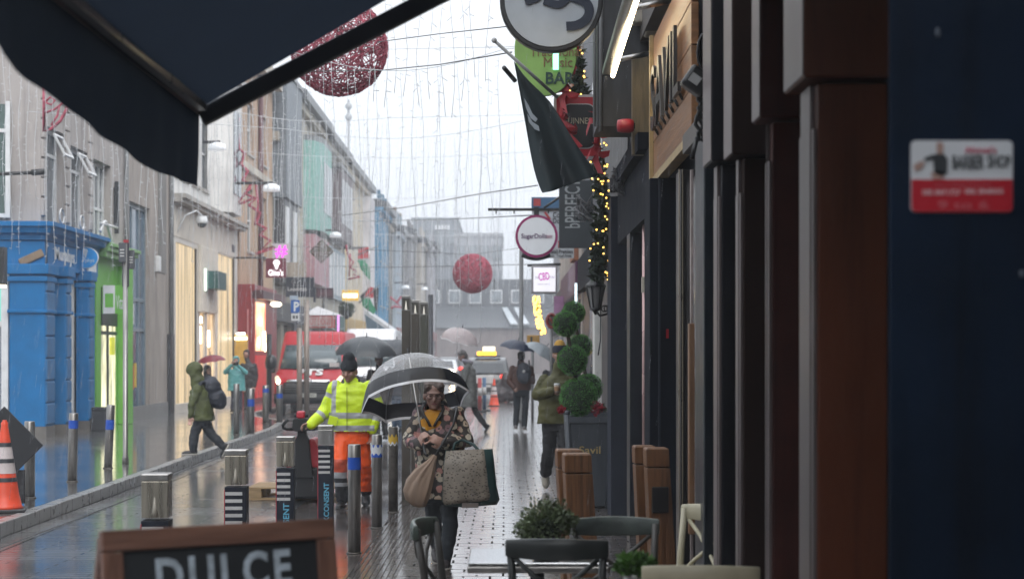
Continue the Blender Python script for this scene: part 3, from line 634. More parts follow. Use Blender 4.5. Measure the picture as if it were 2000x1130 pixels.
# ================================================================== right side of the street
maroon = mat('brown_red_pilaster_paint', (.12, .034, .013), .45, spec=.3, var=.3, scale=2.5, stretch=(1, 1, .3), bump=.1, bscale=30)  # brown paint, raised to take in warm light from the interior
plum = mat('plum_pilaster_paint', (.075, .022, .017), .6, spec=.2, var=.2)
blackish = mat('black_brown_paint', (.028, .014, .011), .65, spec=.15, var=.2)
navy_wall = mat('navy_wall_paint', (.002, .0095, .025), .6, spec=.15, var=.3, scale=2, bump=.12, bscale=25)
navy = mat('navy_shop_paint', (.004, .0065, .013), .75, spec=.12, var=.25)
add_streaks(maroon, .45, (9, 9, .5)); add_streaks(navy_wall, .5, (6, 6, .5)); add_streaks(plum, .4, (9, 9, .5))
slate_blue = mat('slate_blue_paint', (.024, .029, .042), .7, spec=.2, var=.15, bump=.08, bscale=60)
pale_edge = mat('skylit_face_paint', (.14, .115, .115), .35, var=.2)  # street faces of the pilasters coloured paler, as if lit by the sky
timber = mat('varnished_timber', (.19, .085, .03), .4, var=.35, scale=5, stretch=(1, .25, 4), bump=.2, bscale=18)
timber_v = add_streaks(mat('varnished_post_timber', (.15, .065, .024), .45, var=.4, scale=7, stretch=(6, 6, .3), bump=.3, bscale=24), .5, (14, 14, .6))
steel = mat('brushed_steel', (.42, .41, .4), .32, metal=1, var=.12, scale=3, stretch=(8, 8, .3))
blackm = mat('black_metal', (.012, .012, .013), .35)
bh = thing('unseen_shop_row', 'continuation of the right hand shop row behind the navy wall', 'building', (3.5, -10, 0)); MB().box(1.3, 7, -28, 4.15, 0, 9.5).box(-9.5, 1.29, -28, -24, 0, 8).build('wall', mat('rear_shop_wall', (.03, .03, .035), .6), bh, world=True)  # added behind the camera to block rear skylight; second box closes the street
lh = thing('unseen_shop_row', 'long left hand shop row before the side street corner', 'building', (-12, -5, 0)); MB().box(-16, -9.6, -28, 8, 0, 7).build('wall', mat('rear_row_wall', (.2, .19, .18), .7), lh, world=True)  # out of view; length and height cut back to lighten the foreground
bs = thing('barber_shop_wall', 'dark navy painted side wall carrying the red and white barber plate', 'wall', (1.6, 4.2, 0))
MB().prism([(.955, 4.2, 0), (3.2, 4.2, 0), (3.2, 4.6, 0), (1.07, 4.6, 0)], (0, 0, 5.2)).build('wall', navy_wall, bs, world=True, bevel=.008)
q = MB(); random.seed(3)
for i in range(16): x, z = random.uniform(1.0, 2.2), random.uniform(.4, 3.2); q.ell((x, 4.198, z), (.006, .003, random.uniform(.005, .02)), nu=8, nv=6)
q.build('paint_fleck', mat('paint_fleck', (.09, .11, .14), .5), bs, world=True)
bp_ = thing('barber_plate', 'red and white barber shop plate with lettering and a barber picture on the navy wall', 'sign', P(1880, 345, 4.195))
def rrect(x0, x1, z0, z1, r, y, n=5):
    pts = []
    for cx, cz, a in ((x1 - r, z1 - r, 0), (x0 + r, z1 - r, 90), (x0 + r, z0 + r, 180), (x1 - r, z0 + r, 270)):
        pts += [(cx + r * math.cos(R(a + 90 * i / n)), y, cz + r * math.sin(R(a + 90 * i / n))) for i in range(n + 1)]
    return pts
px0, px1, zt, zb = XW(1780, 4.19), XW(1979, 4.19), ZW(274, 4.19), ZW(414, 4.19)
plate_w = mat('plate_white', (.62, .64, .67), .35, var=.05); plate_r = mat('plate_red', (.42, .012, .025), .35, var=.08)
MB().prism(rrect(px0, px1, zb, zt, .012, 4.199), (0, -.004, 0)).build('white_plate', plate_w, bp_, world=True)
zm = ZW(350, 4.19)
b = MB(); pts = [p for p in rrect(px0 + .001, px1 - .001, zb + .001, zt, .012, 4.1945) if p[2] <= zm]; pts += [(px0 + .001, 4.1945, zm), (px1 - .001, 4.1945, zm)]
pts.sort(key=lambda p: math.atan2(p[2] - (zb + zm) / 2, p[0] - (px0 + px1) / 2)); b.prism(pts, (0, -.0015, 0)); b.build('red_half', plate_r, bp_, world=True)
ty = 4.1928
def pt(txt, pxa, pxb, pya, pyb, m, nm='lettering', bold=0.):
    c = P((pxa + pxb) / 2, (pya + pyb) / 2, ty); MB().text(txt, TM((c.x, ty, c.z)), width=(pxb - pxa) * ty / F, height=(pyb - pya) * ty / F, ext=.0012, bold=bold).build(nm, m, bp_, world=True)
ink = mat('black_ink', (.03, .035, .04), .5); pink_ink = mat('pink_ink', (.55, .12, .18), .5); pale_ink = mat('pale_ink', (.6, .4, .42), .5)
pt('BARBER', 1860, 1922, 303, 330, ink, bold=.02); pt('SHOP', 1929, 1974, 303, 328, ink, bold=.02)
pt('Ahmet\'s', 1884, 1946, 286, 299, pink_ink, bold=.02)
pt('085 8471727', 1801, 1876, 370, 381, pale_ink, bold=.02); pt('086 3848055', 1884, 1959, 368, 379, pale_ink, bold=.02)
pt('opening hours', 1825, 1935, 357, 364, mat('faint_ink', (.5, .12, .14), .5)); pt('9 to 6', 1832, 1930, 392, 408, mat('faint_ink', (.5, .12, .14), .5))
b = MB()
def pol(pts): b.prism([(XW(x, ty), ty, ZW(y, ty)) for x, y in pts], (0, -.0012, 0))
pol([(1805, 308), (1822, 302), (1842, 300), (1851, 310), (1850, 338), (1838, 345), (1824, 338), (1823, 312), (1806, 314)]); b.build('barber_shirt', ink, bp_, world=True)
for nm_, pp_ in (('barber_head', [(1829, 280), (1836, 276), (1843, 282), (1842, 298), (1835, 304), (1829, 298)]), ('barber_hand', [(1784, 322), (1800, 314), (1806, 318), (1800, 330), (1786, 334)]), ('barber_arm', [(1817, 338), (1830, 334), (1846, 340), (1840, 349), (1822, 350)])): b = MB(); pol(pp_); b.build(nm_, mat('print_skin', (.4, .26, .22), .5), bp_, world=True)
# --- maroon shopfront: a row of pilasters with capitals under the awning
ms_ = thing('maroon_shopfront', 'row of dark maroon pilasters and black recesses beside the navy wall', 'shopfront', (1.4, 7, 0))
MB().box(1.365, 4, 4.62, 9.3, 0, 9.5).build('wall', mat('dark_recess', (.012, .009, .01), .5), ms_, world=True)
def pilaster(par, X, pa, pb, xw, m, ztop, zcap, em=None):
    dn, df = DX(pb, X), DX(pa, X)
    o = MB().box(X + .012, xw, dn, df, 0, zcap).build('pilaster', m, par, world=True, bevel=.008)
    MB().box(X, X + .011, dn + .012, df - .012, .3, zcap - .16).build('face_moulding', em or pale_edge, o, world=True)  # overlay holding the paler skylit tone of the street face
    MB().box(X + .011, X + .0115, dn, df, .02, .25).box(X - .004, X + .011, dn + .06, df - .06, .25, zcap).box(X - .03, X + .011, dn - .0, df, .02, .24).build('face_fillet', em or pale_edge, o, world=True)
    MB().box(X - .045, xw, dn - .05, df + .05, zcap + .012, ztop).build('capital', m, o, world=True, bevel=.008)
    MB().box(X - .049, X - .046, dn - .045, df + .045, zcap + .02, ztop).build('capital_face', em or pale_edge, o, world=True)
pilaster(ms_, 1.10, 1560, 1590, 1.362, maroon, 4.3, 2.69)
pilaster(ms_, 1.10, 1494, 1503, 1.362, plum, 4.3, 2.69)
pilaster(ms_, 1.10, 1436, 1447, 1.362, blackish, 4.3, 2.64)
pilaster(ms_, 1.10, 1393, 1405, 1.362, mat('dark_navy_pilaster', (.007, .007, .011), .45, spec=.25), 4.3, 2.7)
MB().box(1.17, 1.36, 7.3, 9.25, 3.0, 3.06).box(1.15, 1.36, 7.2, 9.25, 3.07, 3.7).build('fascia', mat('grey_fascia_board', (.04, .036, .034), .5, var=.3, scale=3, stretch=(1, .3, 3)), ms_, world=True, bevel=.006)
MB().box(1.2, 4, 4.6, 9.3, 4.31, 9.5).build('upper_wall', mat('dark_upper_render', (.1, .09, .085), .7), ms_, world=True)
# --- pub front with lit timber sign
pb_ = thing('pub_shopfront', 'long dark navy pub front with recessed windows and a timber door post', 'shopfront', (1.4, 13, 0))
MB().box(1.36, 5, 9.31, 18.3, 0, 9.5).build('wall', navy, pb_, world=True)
MB().box(1.10, 1.355, 9.32, 9.75, 0, 2.95).build('navy_column', mat('blue_black_paint', (.006, .011, .018), .35), pb_, world=True, bevel=.01)
w_ = MB().box(1.25, 1.35, 9.78, 12.2, .7, 2.9).build('window', mat('reflecting_window_glass', (.09, .085, .085), .05, var=.4, scale=1.2, spec=1.), pb_, world=True)
MB().box(1.16, 1.245, 9.8, 9.86, .6, 2.95).box(1.18, 1.245, 10.35, 10.41, .6, 2.95).build('glazing_bar', mat('pink_grey_bar', (.22, .17, .16), .4), w_, world=True)
MB().box(XW(1346, 10.6), XW(1357, 10.6), 10.6, 10.68, ZW(1043, 10.6), ZW(631, 10.6)).build('timber_post', mat('door_post_timber', (.2, .11, .06), .45, var=.3, scale=6, stretch=(5, 5, .3)), pb_, world=True, bevel=.004)
MB().box(XW(1352, 10.62), XW(1356.5, 10.62), 10.69, 10.75, 0, 2.9).build('pale_stone_edge', mat('pale_stone_edge', (.3, .25, .24), .5, var=.4, scale=9), pb_, world=True)
b = MB(); b.box(XW(1329, 11.6), 1.355, 11.6, 11.9, 0, 3.0); b.build('window_frame', mat('charcoal_frame', (.02, .019, .02), .35), pb_, world=True, bevel=.006)
b = MB()
for px in (1326, 1332.5): b.box(XW(px, 11.57), XW(px + 1.6, 11.57), 11.57, 11.6, .02, 3.0)
b.build('frame_bead', mat('brass_bead', (.25, .21, .16), .3), pb_, world=True)
b = MB().box(XW(1269, 13.1), 1.355, 13.1, 13.6, 0, 3.1).build('recess_return', navy, pb_, world=True, bevel=.008)
MB().box(XW(1286, 13.07), XW(1290, 13.07), 13.07, 13.1, .02, 3.1).build('return_bead', slate_blue, b, world=True)
MB().box(XW(1301, 13.05), XW(1306, 13.05), 13.04, 13.1, ZW(660, 13), ZW(642, 13)).build('red_reflector', mat('red_reflector', (.25, .01, .02), .2), b, world=True)
MB().tube([(XW(1260, 15.2), 15.2, 0), (XW(1260, 15.2), 15.2, 3.2)], .028, 12).build('door_pole', mat('pink_brass_pole', (.38, .25, .24), .25, metal=.5, var=.3, scale=2), pb_, world=True)
MB().box(XW(1253, 15.15), XW(1265, 15.15), 15.1, 15.16, ZW(571, 15.15), ZW(541, 15.15)).build('paper_tag', mat('old_paper', (.5, .47, .4), .8), pb_, world=True)
b = MB().box(XW(1230, 16.2), 1.355, 16.2, 16.6, 0, 3.3).build('inner_column', mat('navy_column_paint', (.006, .009, .016), .35), pb_, world=True, bevel=.01)
b = MB().box(XW(1193, 18.0), XW(1228, 18), 18.0, 18.6, 0, 3.42).build('slate_blue_pilaster', slate_blue, pb_, world=True, bevel=.006)
MB().box(XW(1229, 17.98), XW(1231, 17.98), 17.97, 18.3, 0, 3.42).build('pilaster_bead', leadgrey, b, world=True)
MB().box(1.15, 1.4, 9.4, 10.9, 3.02, 3.14).box(1.2, 5, 9.35, 18.2, 4.5, 9.5).build('upper_wall', mat('dark_upper_render', (.1, .09, .085), .7), pb_, world=True)
b = MB().box(1.12, 1.34, 14.2, 17.9, 3.45, 3.6).box(1.2, 1.34, 13.8, 17.9, 2.9, 3.45).build('dark_fascia', navy, pb_, world=True)
ts = thing('timber_sign', 'long varnished timber sign board with black standing letters lit by a tube lamp', 'sign', (1.2, 12, 3.1))
b = MB()
for i in range(4): b.box(1.2, 1.25, 10.85, 13.6, 3.16 + i * .28, 3.16 + i * .28 + .275)
b.build('board', timber, ts, world=True, bevel=.006)
MB().box(1.17, 1.2, 13.6, 13.66, 3.14, 4.3).box(1.19, 1.27, 10.85, 13.6, 3.1, 3.155).build('edge_trim', mat('sign_edge_timber', (.35, .26, .13), .4, var=.3), ts, world=True)
let = MB().text('SAVIL', TM((1.16, 12.25, 3.72), '-x'), width=2.1, height=.5, ext=.012, bold=0.); let.build('lettering', blackm, ts, world=True)
b = MB()
for i in range(7): b.cyl((1.165, 11.35 + i * .3, 3.5), (1.2, 11.35 + i * .3, 3.44), .012, n=6)
b.build('letter_stud', blackm, ts, world=True)
tl = thing('tube_lamp', 'long silver trough lamp shining on the timber sign', 'lamp', (.9, 13, 4.2))
pa, pz = Vector((.92, 10.6, 4.36)), Vector((.895, 14.4, 4.14))
ax = (pz - pa).normalized(); sd = Vector((1, 0, 0)); upv = sd.cross(ax); upv = upv if upv.z > 0 else -upv
def troughring(c, r): return [c + sd * r * math.cos(t) + upv * r * math.sin(t) for t in [R(-30 + 18 * i) for i in range(14)]]
b = MB(); b.loft([troughring(pa, .062), troughring(pz, .062)]); b.build('trough', steel, tl, world=True)
lampw = mat('lamp_tube_glow', (1, .9, .7), .4, var=0, emit=(1., .82, .52), es=15)
MB().tube([pa + sd * .03 - upv * .035, pz + sd * .03 - upv * .035], .018, 10).build('glowing_tube', lampw, tl, world=True)
for t in (.15, .5, .93): c = pa.lerp(pz, t); MB().cyl(c + upv * .03, (1.25, c.y, c.z + .1), .022).build('bracket_arm', steel, tl, world=True)
tp_ = thing('timber_end_panel', 'weathered brown timber end panel beyond the lit sign', 'panel', (1.15, 14.6, 3.4))
MB().box(XW(1235, 14.5), XW(1268, 14.5), 14.5, 14.6, ZW(302, 14.5), ZW(104, 14.5)).build('board', mat('weathered_timber', (.11, .085, .05), .5, var=.35, scale=7, stretch=(3, 3, .4), bump=.3, bscale=20), tp_, world=True)
MB().box(XW(1262, 14.4), XW(1300, 14.4), 14.46, 14.7, ZW(62, 14.4), ZW(34, 14.4)).box(XW(1243, 14.4), XW(1290, 14.4), 14.7, 14.9, ZW(30, 14.4), ZW(-10, 14.4)).build('stone_corbel', mat('pale_corbel', (.36, .33, .28), .7), tp_, world=True, bevel=.02)
rd = thing('red_lantern', 'small red round lantern beside the weathered timber panel', 'lamp', P(1222, 246, 14.4))
MB().lathe([(.02, -.075), (.05, -.07), (.06, -.03), (.062, .03), (.05, .065), (.02, .07)], P(1222, 246, 14.4), 14, M=Matrix.Rotation(R(90), 3, 'Y')).build('body', mat('red_lantern_glass', (.35, .02, .03), .3), rd, world=True)
MB().tube([P(1232, 246, 14.4), P(1240, 246, 14.4)], .03, 8).build('mount', blackm, rd, world=True)
fl = thing('floodlight', 'black floodlight with a round guard and dangling cable on the pub fascia', 'lamp', P(1370, 165, 9.2))
c = P(1362, 160, 9.2)
b = MB().obox(c, (.15, .12, .13), Matrix.Rotation(R(35), 3, 'Y')).build('housing', blackm, fl, world=True, bevel=.02)
MB().obox(c + Vector((-.02, -.062, .005)), (.06, .01, .05), Matrix.Rotation(R(35), 3, 'Y')).build('lens', mat('floodlight_lens', (.3, .3, .3), .2), b, world=True)
MB().tube([c + Vector((.05 + .05 * math.cos(t), 0, .16 + .11 * math.sin(t))) for t in [R(a) for a in range(0, 360, 30)]], .008, 6, closed=True).build('guard_ring', blackm, fl, world=True)
q = MB(); random.seed(5)
for i in range(5):
    x = random.uniform(-.05, .06); q.tube([c + Vector((x + .03 * math.sin(j * 1.3 + i), .02, -.05 - j * .045)) for j in range(7)], .012, 6)
q.tube([c + Vector((.0, .02, -.3)), c + Vector((-.03, .0, -.42))], .014, 6); q.build('cable', blackm, fl, world=True)
# --- dark shops further along on the right
def rshop(name, label, X, y0, y1, m, lo=None, h=9.2):
    t = thing(name, label, 'building', (X + 2, (y0 + y1) / 2, 0))
    b = MB(); b.box(X, X + 6, y0, y1, 0, h).build('wall', m, t, world=True)
    MB().box(X - .12, X + .1, y0 + .15, y1 - .1, 2.9, 3.5).build('fascia', lo or navy, t, world=True, bevel=.01)
    for k in range(max(1, int((y1 - y0) / 2.6))):
        ya = y0 + .5 + k * 2.6
        f = MB().box(X - .03, X + .02, ya, min(ya + 1.7, y1 - .3), .6, 2.8).build('window', dark_fr, t, world=True)
        MB().box(X - .036, X - .031, ya + .08, min(ya + 1.62, y1 - .38), .68, 2.72).build('pane', random.choice([glass_dark, glass_mid]), f, world=True)
        f = MB().box(X - .03, X + .02, ya, ya + 1.0, 4.4, 6.2).build('window', white_fr, t, world=True)
        MB().box(X - .036, X - .031, ya + .08, ya + .92, 4.48, 6.12).build('pane', glass_dark, f, world=True)
    return t
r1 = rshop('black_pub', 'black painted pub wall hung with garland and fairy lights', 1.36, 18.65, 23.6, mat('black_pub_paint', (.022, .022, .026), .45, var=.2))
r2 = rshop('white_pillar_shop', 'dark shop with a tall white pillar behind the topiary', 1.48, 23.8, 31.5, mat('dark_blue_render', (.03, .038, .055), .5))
MB().box(1.27, 1.475, 23.85, 24.3, 0, 2.5).build('white_pillar', mat('white_pillar_paint', (.6, .6, .57), .5, var=.1), r2, world=True, bevel=.01)
MB().tube([(1.42, 23.84, 0), (1.42, 23.84, 2.4)], .03, 8).build('downpipe', mat('pinkish_pipe', (.3, .24, .26), .4), r2, world=True)
r3 = rshop('buff_shop', 'buff rendered shop with an orange brick pier past the dark shops', 1.45, 31.6, 40.0, render_mat('buff_render', (.42, .37, .33)), mat('plum_fascia', (.08, .02, .06), .4))
MB().box(1.33, 1.45, 33.0, 34.2, 3.6, 8.5).build('brick_pier', mat('orange_brick', (.32, .13, .07), .7, var=.3, scale=8), r3, world=True)
r4 = rshop('cream_shop', 'cream rendered shop at the end of the right hand row', 1.6, 40.1, 49.0, render_mat('cream_shop_render', (.5, .46, .42)), mat('dark_fascia', (.03, .03, .035), .4), h=8)
r5 = rshop('grey_corner_shop', 'grey rendered shop set back beyond the side street', 2.9, 62, 100, render_mat('grey_corner_render', (.3, .3, .32)), h=7.5)
# ================================================================== awning
aw = thing('shop_awning', 'big dark navy folding awning with a hanging valance over the cafe tables', 'awning', (1.2, 5.6, 3.9))
cloth = mat('navy_awning_cloth', (.026, .042, .075), .9, var=.2, scale=3, bump=.15, bscale=200)
translucent(cloth, (.012, .0175, .027), .55)
def lerp(a, b, t): return a + (b - a) * t
b = MB(); rows = []
for j in range(15):
    t = j / 14; row = []
    for i in range(13):
        u = i / 12; sag = -.05 * math.sin(u * math.pi) - .012 * abs(math.sin(u * math.pi * 4)) * math.sin(t * math.pi)
        row.append(Vector((lerp(-1.28, 1.2, t), lerp(4.3, 7.1, u), lerp(2.76, 4.2, t) + sag * .6)))
    rows.append(row)
vs = [v for r_ in rows for v in r_]; n = 13
b.add(vs, [(j * n + i, j * n + i + 1, (j + 1) * n + i + 1, (j + 1) * n + i) for j in range(14) for i in range(12)], 0, True)
o = b.build('canopy', cloth, aw, world=True)
b = MB(); top = []; bot = []
for i in range(53):
    u = i / 52; yv = lerp(4.3, 7.2, u)
    x = -1.305 + .004 * math.sin(u * 26)
    tb_ = ((0, .14), (.01, .2), (.035, .235), (.07, .255), (.16, .265), (.26, .28), (.4, .3), (.5, .312), (.65, .332), (.8, .318), (1, .303))
    kk = next(i_ for i_ in range(len(tb_) - 1) if u <= tb_[i_ + 1][0]); drop = lerp(tb_[kk][1], tb_[kk + 1][1], (u - tb_[kk][0]) / (tb_[kk + 1][0] - tb_[kk][0])) + .002 * math.sin(u * 19)
    top.append(Vector((-1.3, yv, 2.745))); bot.append(Vector((x - .01 + .005 * math.sin(u * 40), yv, 2.745 - drop)))
mid = [a.lerp(c_, .5) + Vector((.008 * math.sin(i * .9), 0, 0)) for i, (a, c_) in enumerate(zip(top, bot))]
vs = top + mid + bot; n = 53
b.add(vs, [(r_ * n + i, r_ * n + i + 1, (r_ + 1) * n + i + 1, (r_ + 1) * n + i) for r_ in range(2) for i in range(52)], 0, True)
o = b.build('valance', translucent(mat('valance_cloth', (.02, .032, .056), .9, var=.2, scale=4, bump=.2, bscale=150), (.013, .0185, .027), .55), aw, world=True)
b = MB(); b.box(-1.335, -1.27, 4.25, 7.2, 2.745, 2.81); o = b.build('front_bar', mat('awning_bar_paint', (.2, .14, .14), .35), aw, world=True, bevel=.008)
MB().box(-1.268, -1.235, 4.4, 7.0, 2.735, 2.765).build('bar_steel_strip', steel, o, world=True)  # pale steel strip along the front bar
b = MB(); a, c_ = Vector((-1.28, 7.13, 2.725)), Vector((1.25, 7.13, 4.03)); M = frame_of(a, c_); b.obox((a + c_) / 2, (.05, .075, (c_ - a).length), M); b.build('side_arm', mat('charcoal_arm_paint', (.05, .056, .07), .5), aw, world=True, bevel=.006)
b = MB(); a, c_ = Vector((-1.2, 4.5, 2.86)), Vector((.1, 5.3, 3.2)); b.obox((a + c_) / 2, (.07, .07, (c_ - a).length), frame_of(a, c_)); a2 = Vector((1.2, 5.0, 3.75)); b.obox((c_ + a2) / 2, (.07, .07, (a2 - c_).length), frame_of(c_, a2)); b.build('folding_arm', mat('silver_arm_paint', (.16, .155, .16), .45), aw, world=True, bevel=.01)
# ================================================================== cafe furniture
def chair_parts(t, m, m2):
    for sx in (-1, 1):
        MB().tube([(sx * .2, -.21, .0), (sx * .19, -.2, .45)], [.017, .02], 10).build('front_leg', m2, t)
        pth = [(sx * .2, .26, 0), (sx * .195, .2, .44), (sx * .2, .215, .62), (sx * .215, .25, .86)]
        MB().tube(pth, [.017, .021, .02, .018], 10).build('back_post', m2, t)
    n = 24; rim = [Vector((.215 * math.copysign(abs(math.cos(a)) ** .6, math.cos(a)), .205 * math.copysign(abs(math.sin(a)) ** .6, math.sin(a)), 0)) for a in [i * 2 * math.pi / n for i in range(n)]]
    b = MB(); b.loft([[p * .97 + Vector((0, 0, .435)) for p in rim], [p + Vector((0, 0, .445)) for p in rim], [p + Vector((0, 0, .462)) for p in rim], [p * .95 + Vector((0, 0, .47)) for p in rim]]); b.build('seat', m, t)
    # curved top rail
    b = MB(); rings = []
    for i in range(15):
        u = i / 14 * 2 - 1; x = u * .235; yv = .25 + .055 * (1 - u * u); hh = .05 * (1 - .25 * u * u); th = .016
        rings.append([Vector((x, yv - th, .845 - hh)), Vector((x, yv + th, .845 - hh)), Vector((x, yv + th * 1.1, .845 + hh * .4)), Vector((x, yv + th * .6, .845 + hh)), Vector((x, yv - th * .6, .845 + hh)), Vector((x, yv - th * 1.1, .845 + hh * .4))])
    b.loft(rings); b.build('top_rail', m, t, bevel=.006)
    b = MB()
    for sx in (-1, 1): b.tube([(sx * .19, .21, .5), (sx * .1, .235, .58), (-sx * .1, .275, .72), (-sx * .19, .262, .8)], .012, 8)
    b.build('cross_back', m2, t)
    MB().tube([(-.197, -.205, .2), (.197, -.205, .2)], .011, 8).tube([(-.198, -.2, .16), (-.198, .24, .16)], .011, 8).tube([(.198, -.2, .16), (.198, .24, .16)], .011, 8).build('stretcher', m2, t)
green_ch = mat('grey_green_chair_paint', (.1, .12, .11), .38, var=.3, scale=9, bump=.1); shaded_ch = mat('shaded_green_chair_paint', (.03, .036, .036), .35, var=.25, scale=9); cream_ch = mat('cream_chair_paint', (.46, .42, .3), .4, var=.15, scale=7)  # the second green is darkened for a chair back in shadow
brown_ch = mat('brown_chair_paint', (.06, .055, .05), .4, var=.3, scale=8); wet_gch = mat('green_top_chair_paint', (.075, .1, .082), .3, var=.4, scale=12)
CG = 'cafe chairs around the outdoor tables'
for lab, x, y, rz, m, m2 in (
    ('grey green cafe chair with its back beside the shrub, facing the camera', .575, 8.42, 3, green_ch, brown_ch),
    ('dark curved back cafe chair between the camera and the silver table', .265, 7.95, 174, shaded_ch, shaded_ch),
    ('weathered green cafe chair seen edge on at the end of the silver table', -.15, 8.55, 80, wet_gch, brown_ch),
    ('cream cafe chair with its rounded top rail low by the maroon pilasters', .80, 6.98, 176, cream_ch, cream_ch),
    ('cream cafe chair tucked sideways against the pub window', .9, 9.25, -62, cream_ch, cream_ch)):
    t = thing('cafe_chair', lab, 'chair', (x, y, 0), R(rz), CG); chair_parts(t, m, m2)
table_top = mat('wet_steel_table_top', (.5, .52, .54), .16, metal=1, var=.08, scale=4)
def table(lab, x, y, w, l, h=.75):
    t = thing('cafe_table', lab, 'table', (x, y, 0), 0, 'outdoor cafe tables')
    MB().box(-w / 2, w / 2, -l / 2, l / 2, h - .012, h).build('top', table_top, t, bevel=.004)
    MB().box(-w / 2 - .005, w / 2 + .005, -l / 2 - .005, l / 2 + .005, h - .05, h - .016).build('edge_band', steel, t, bevel=.008)
    MB().cyl((0, 0, .03), (0, 0, h - .05), .035).build('pedestal', blackm, t)
    b = MB(); b.box(-.24, .24, -.03, .03, 0, .03); b.box(-.03, .03, -.24, .24, .001, .032); b.build('base', blackm, t, bevel=.006)
table('steel topped cafe table carrying the potted shrub', .16, 8.24, .66, .6); table('steel topped cafe table nearest the camera carrying the small green plant', .6, 7.16, .6, .5)
# leafy things
leaf1 = mat('shrub_leaf', (.14, .18, .09), .45, var=.5, scale=18); leaf_d = mat('dark_shrub_leaf', (.03, .06, .025), .5, var=.5, scale=20); grass_l = mat('bright_grass_leaf', (.07, .16, .03), .45, var=.4, scale=15)
box_leaf = mat('clipped_box_leaf', (.085, .26, .05), .5, var=.55, scale=22); core = mat('shrub_core', (.008, .016, .007), .8)  # core is a dark filler for the inside of the foliage
def leaves(b, c, r, n, size, shell=.35, squash=1., lump=.15, seed=1, mi=0):
    rnd = random.Random(seed); c = Vector(c)
    for i in range(n):
        d = Vector((rnd.gauss(0, 1), rnd.gauss(0, 1), rnd.gauss(0, 1))).normalized()
        k = r * (1 - shell * rnd.random() ** 1.6) * (1 + lump * mnoise.noise(d * 2.2 + Vector((seed, 0, 0))))
        p = c + Vector((d.x * k, d.y * k, d.z * k * squash))
        t = (d + Vector((rnd.uniform(-1, 1), rnd.uniform(-1, 1), rnd.uniform(-.6, 1))) * .8).normalized(); s_ = t.cross(Vector((rnd.uniform(-1, 1), rnd.uniform(-1, 1), rnd.uniform(-1, 1)))).normalized()
        L_ = size * rnd.uniform(.6, 1.4); w = L_ * .45
        b.add([p - t * L_ * .5, p + s_ * w * .5, p + t * L_ * .5, p - s_ * w * .5], [(0, 1, 2, 3)], mi)
sh = thing('potted_shrub', 'fluffy grey green potted shrub on the steel cafe table', 'plant', (XW(1066, 8.26), 8.26, .75))
MB().lathe([(.05, 0), (.06, .02), (.075, .1), (.08, .1), (.07, .09)], (0, 0, 0), 18).build('pot', mat('dark_pot', (.05, .045, .04), .5), sh)
b = MB(); leaves(b, (0, 0, .15), .135, 3000, .02, .8, .85, .6, 3); leaves(b, (-.06, -.02, .12), .085, 900, .026, .8, .8, .4, 8); leaves(b, (.07, 0, .17), .08, 800, .026, .8, .8, .4, 9); b.build('foliage', leaf1, sh)
MB().ell((0, 0, .13), (.085, .085, .065)).build('dark_core', core, sh)
gp = thing('potted_grass', 'small bright green leafy plant low on the nearest cafe table', 'plant', (.555, 7.14, .75))
MB().lathe([(.04, 0), (.05, .02), (.06, .07), (.05, .07)], (0, 0, 0), 16).build('pot', steel, gp)
b = MB(); leaves(b, (0, 0, .085), .085, 1500, .04, .8, .55, .4, 5); b.build('foliage', grass_l, gp)
# topiary
def topiary(label, balls, base, seed):
    bx, by = base
    t = thing('topiary_tree', label, 'topiary', (bx, by, .95), 0, 'topiary trees in slate blue planters')
    pts = [Vector((bx, by, .95))] + [Vector(c) for c, r in balls]
    MB().tube(pts, .022, 10).build('stem', mat('topiary_stem', (.05, .035, .02), .8, var=.4), t, world=True)
    for k, (c, r) in enumerate(balls):
        b = MB(); leaves(b, c, r, int(4600 * (r / .2) ** 2), .018, .16, 1, .08, seed + k); o = b.build('foliage_ball', box_leaf, t, world=True)
        MB().ell(c, (r * .87, r * .87, r * .87), nu=24, nv=16).build('dark_core', core, o, world=True)
topiary('three ball topiary in the nearer slate blue planter', [(P(1130, 775, 19.35), .225), (P(1118, 703, 19.3), .178), (P(1105, 632, 19.25), .152)], (P(1140, 800, 19.4).x, 19.4), 10)
topiary('three ball topiary standing behind the nearer topiary', [(P(1149, 757, 20.75), .18), (P(1132, 677, 20.7), .162), (P(1120, 611, 20.65), .145)], (P(1152, 790, 20.8).x, 20.8), 30)
pl_wood = mat('slate_blue_planter_paint', (.05, .058, .07), .45, var=.2, scale=4, stretch=(3, 3, .5))
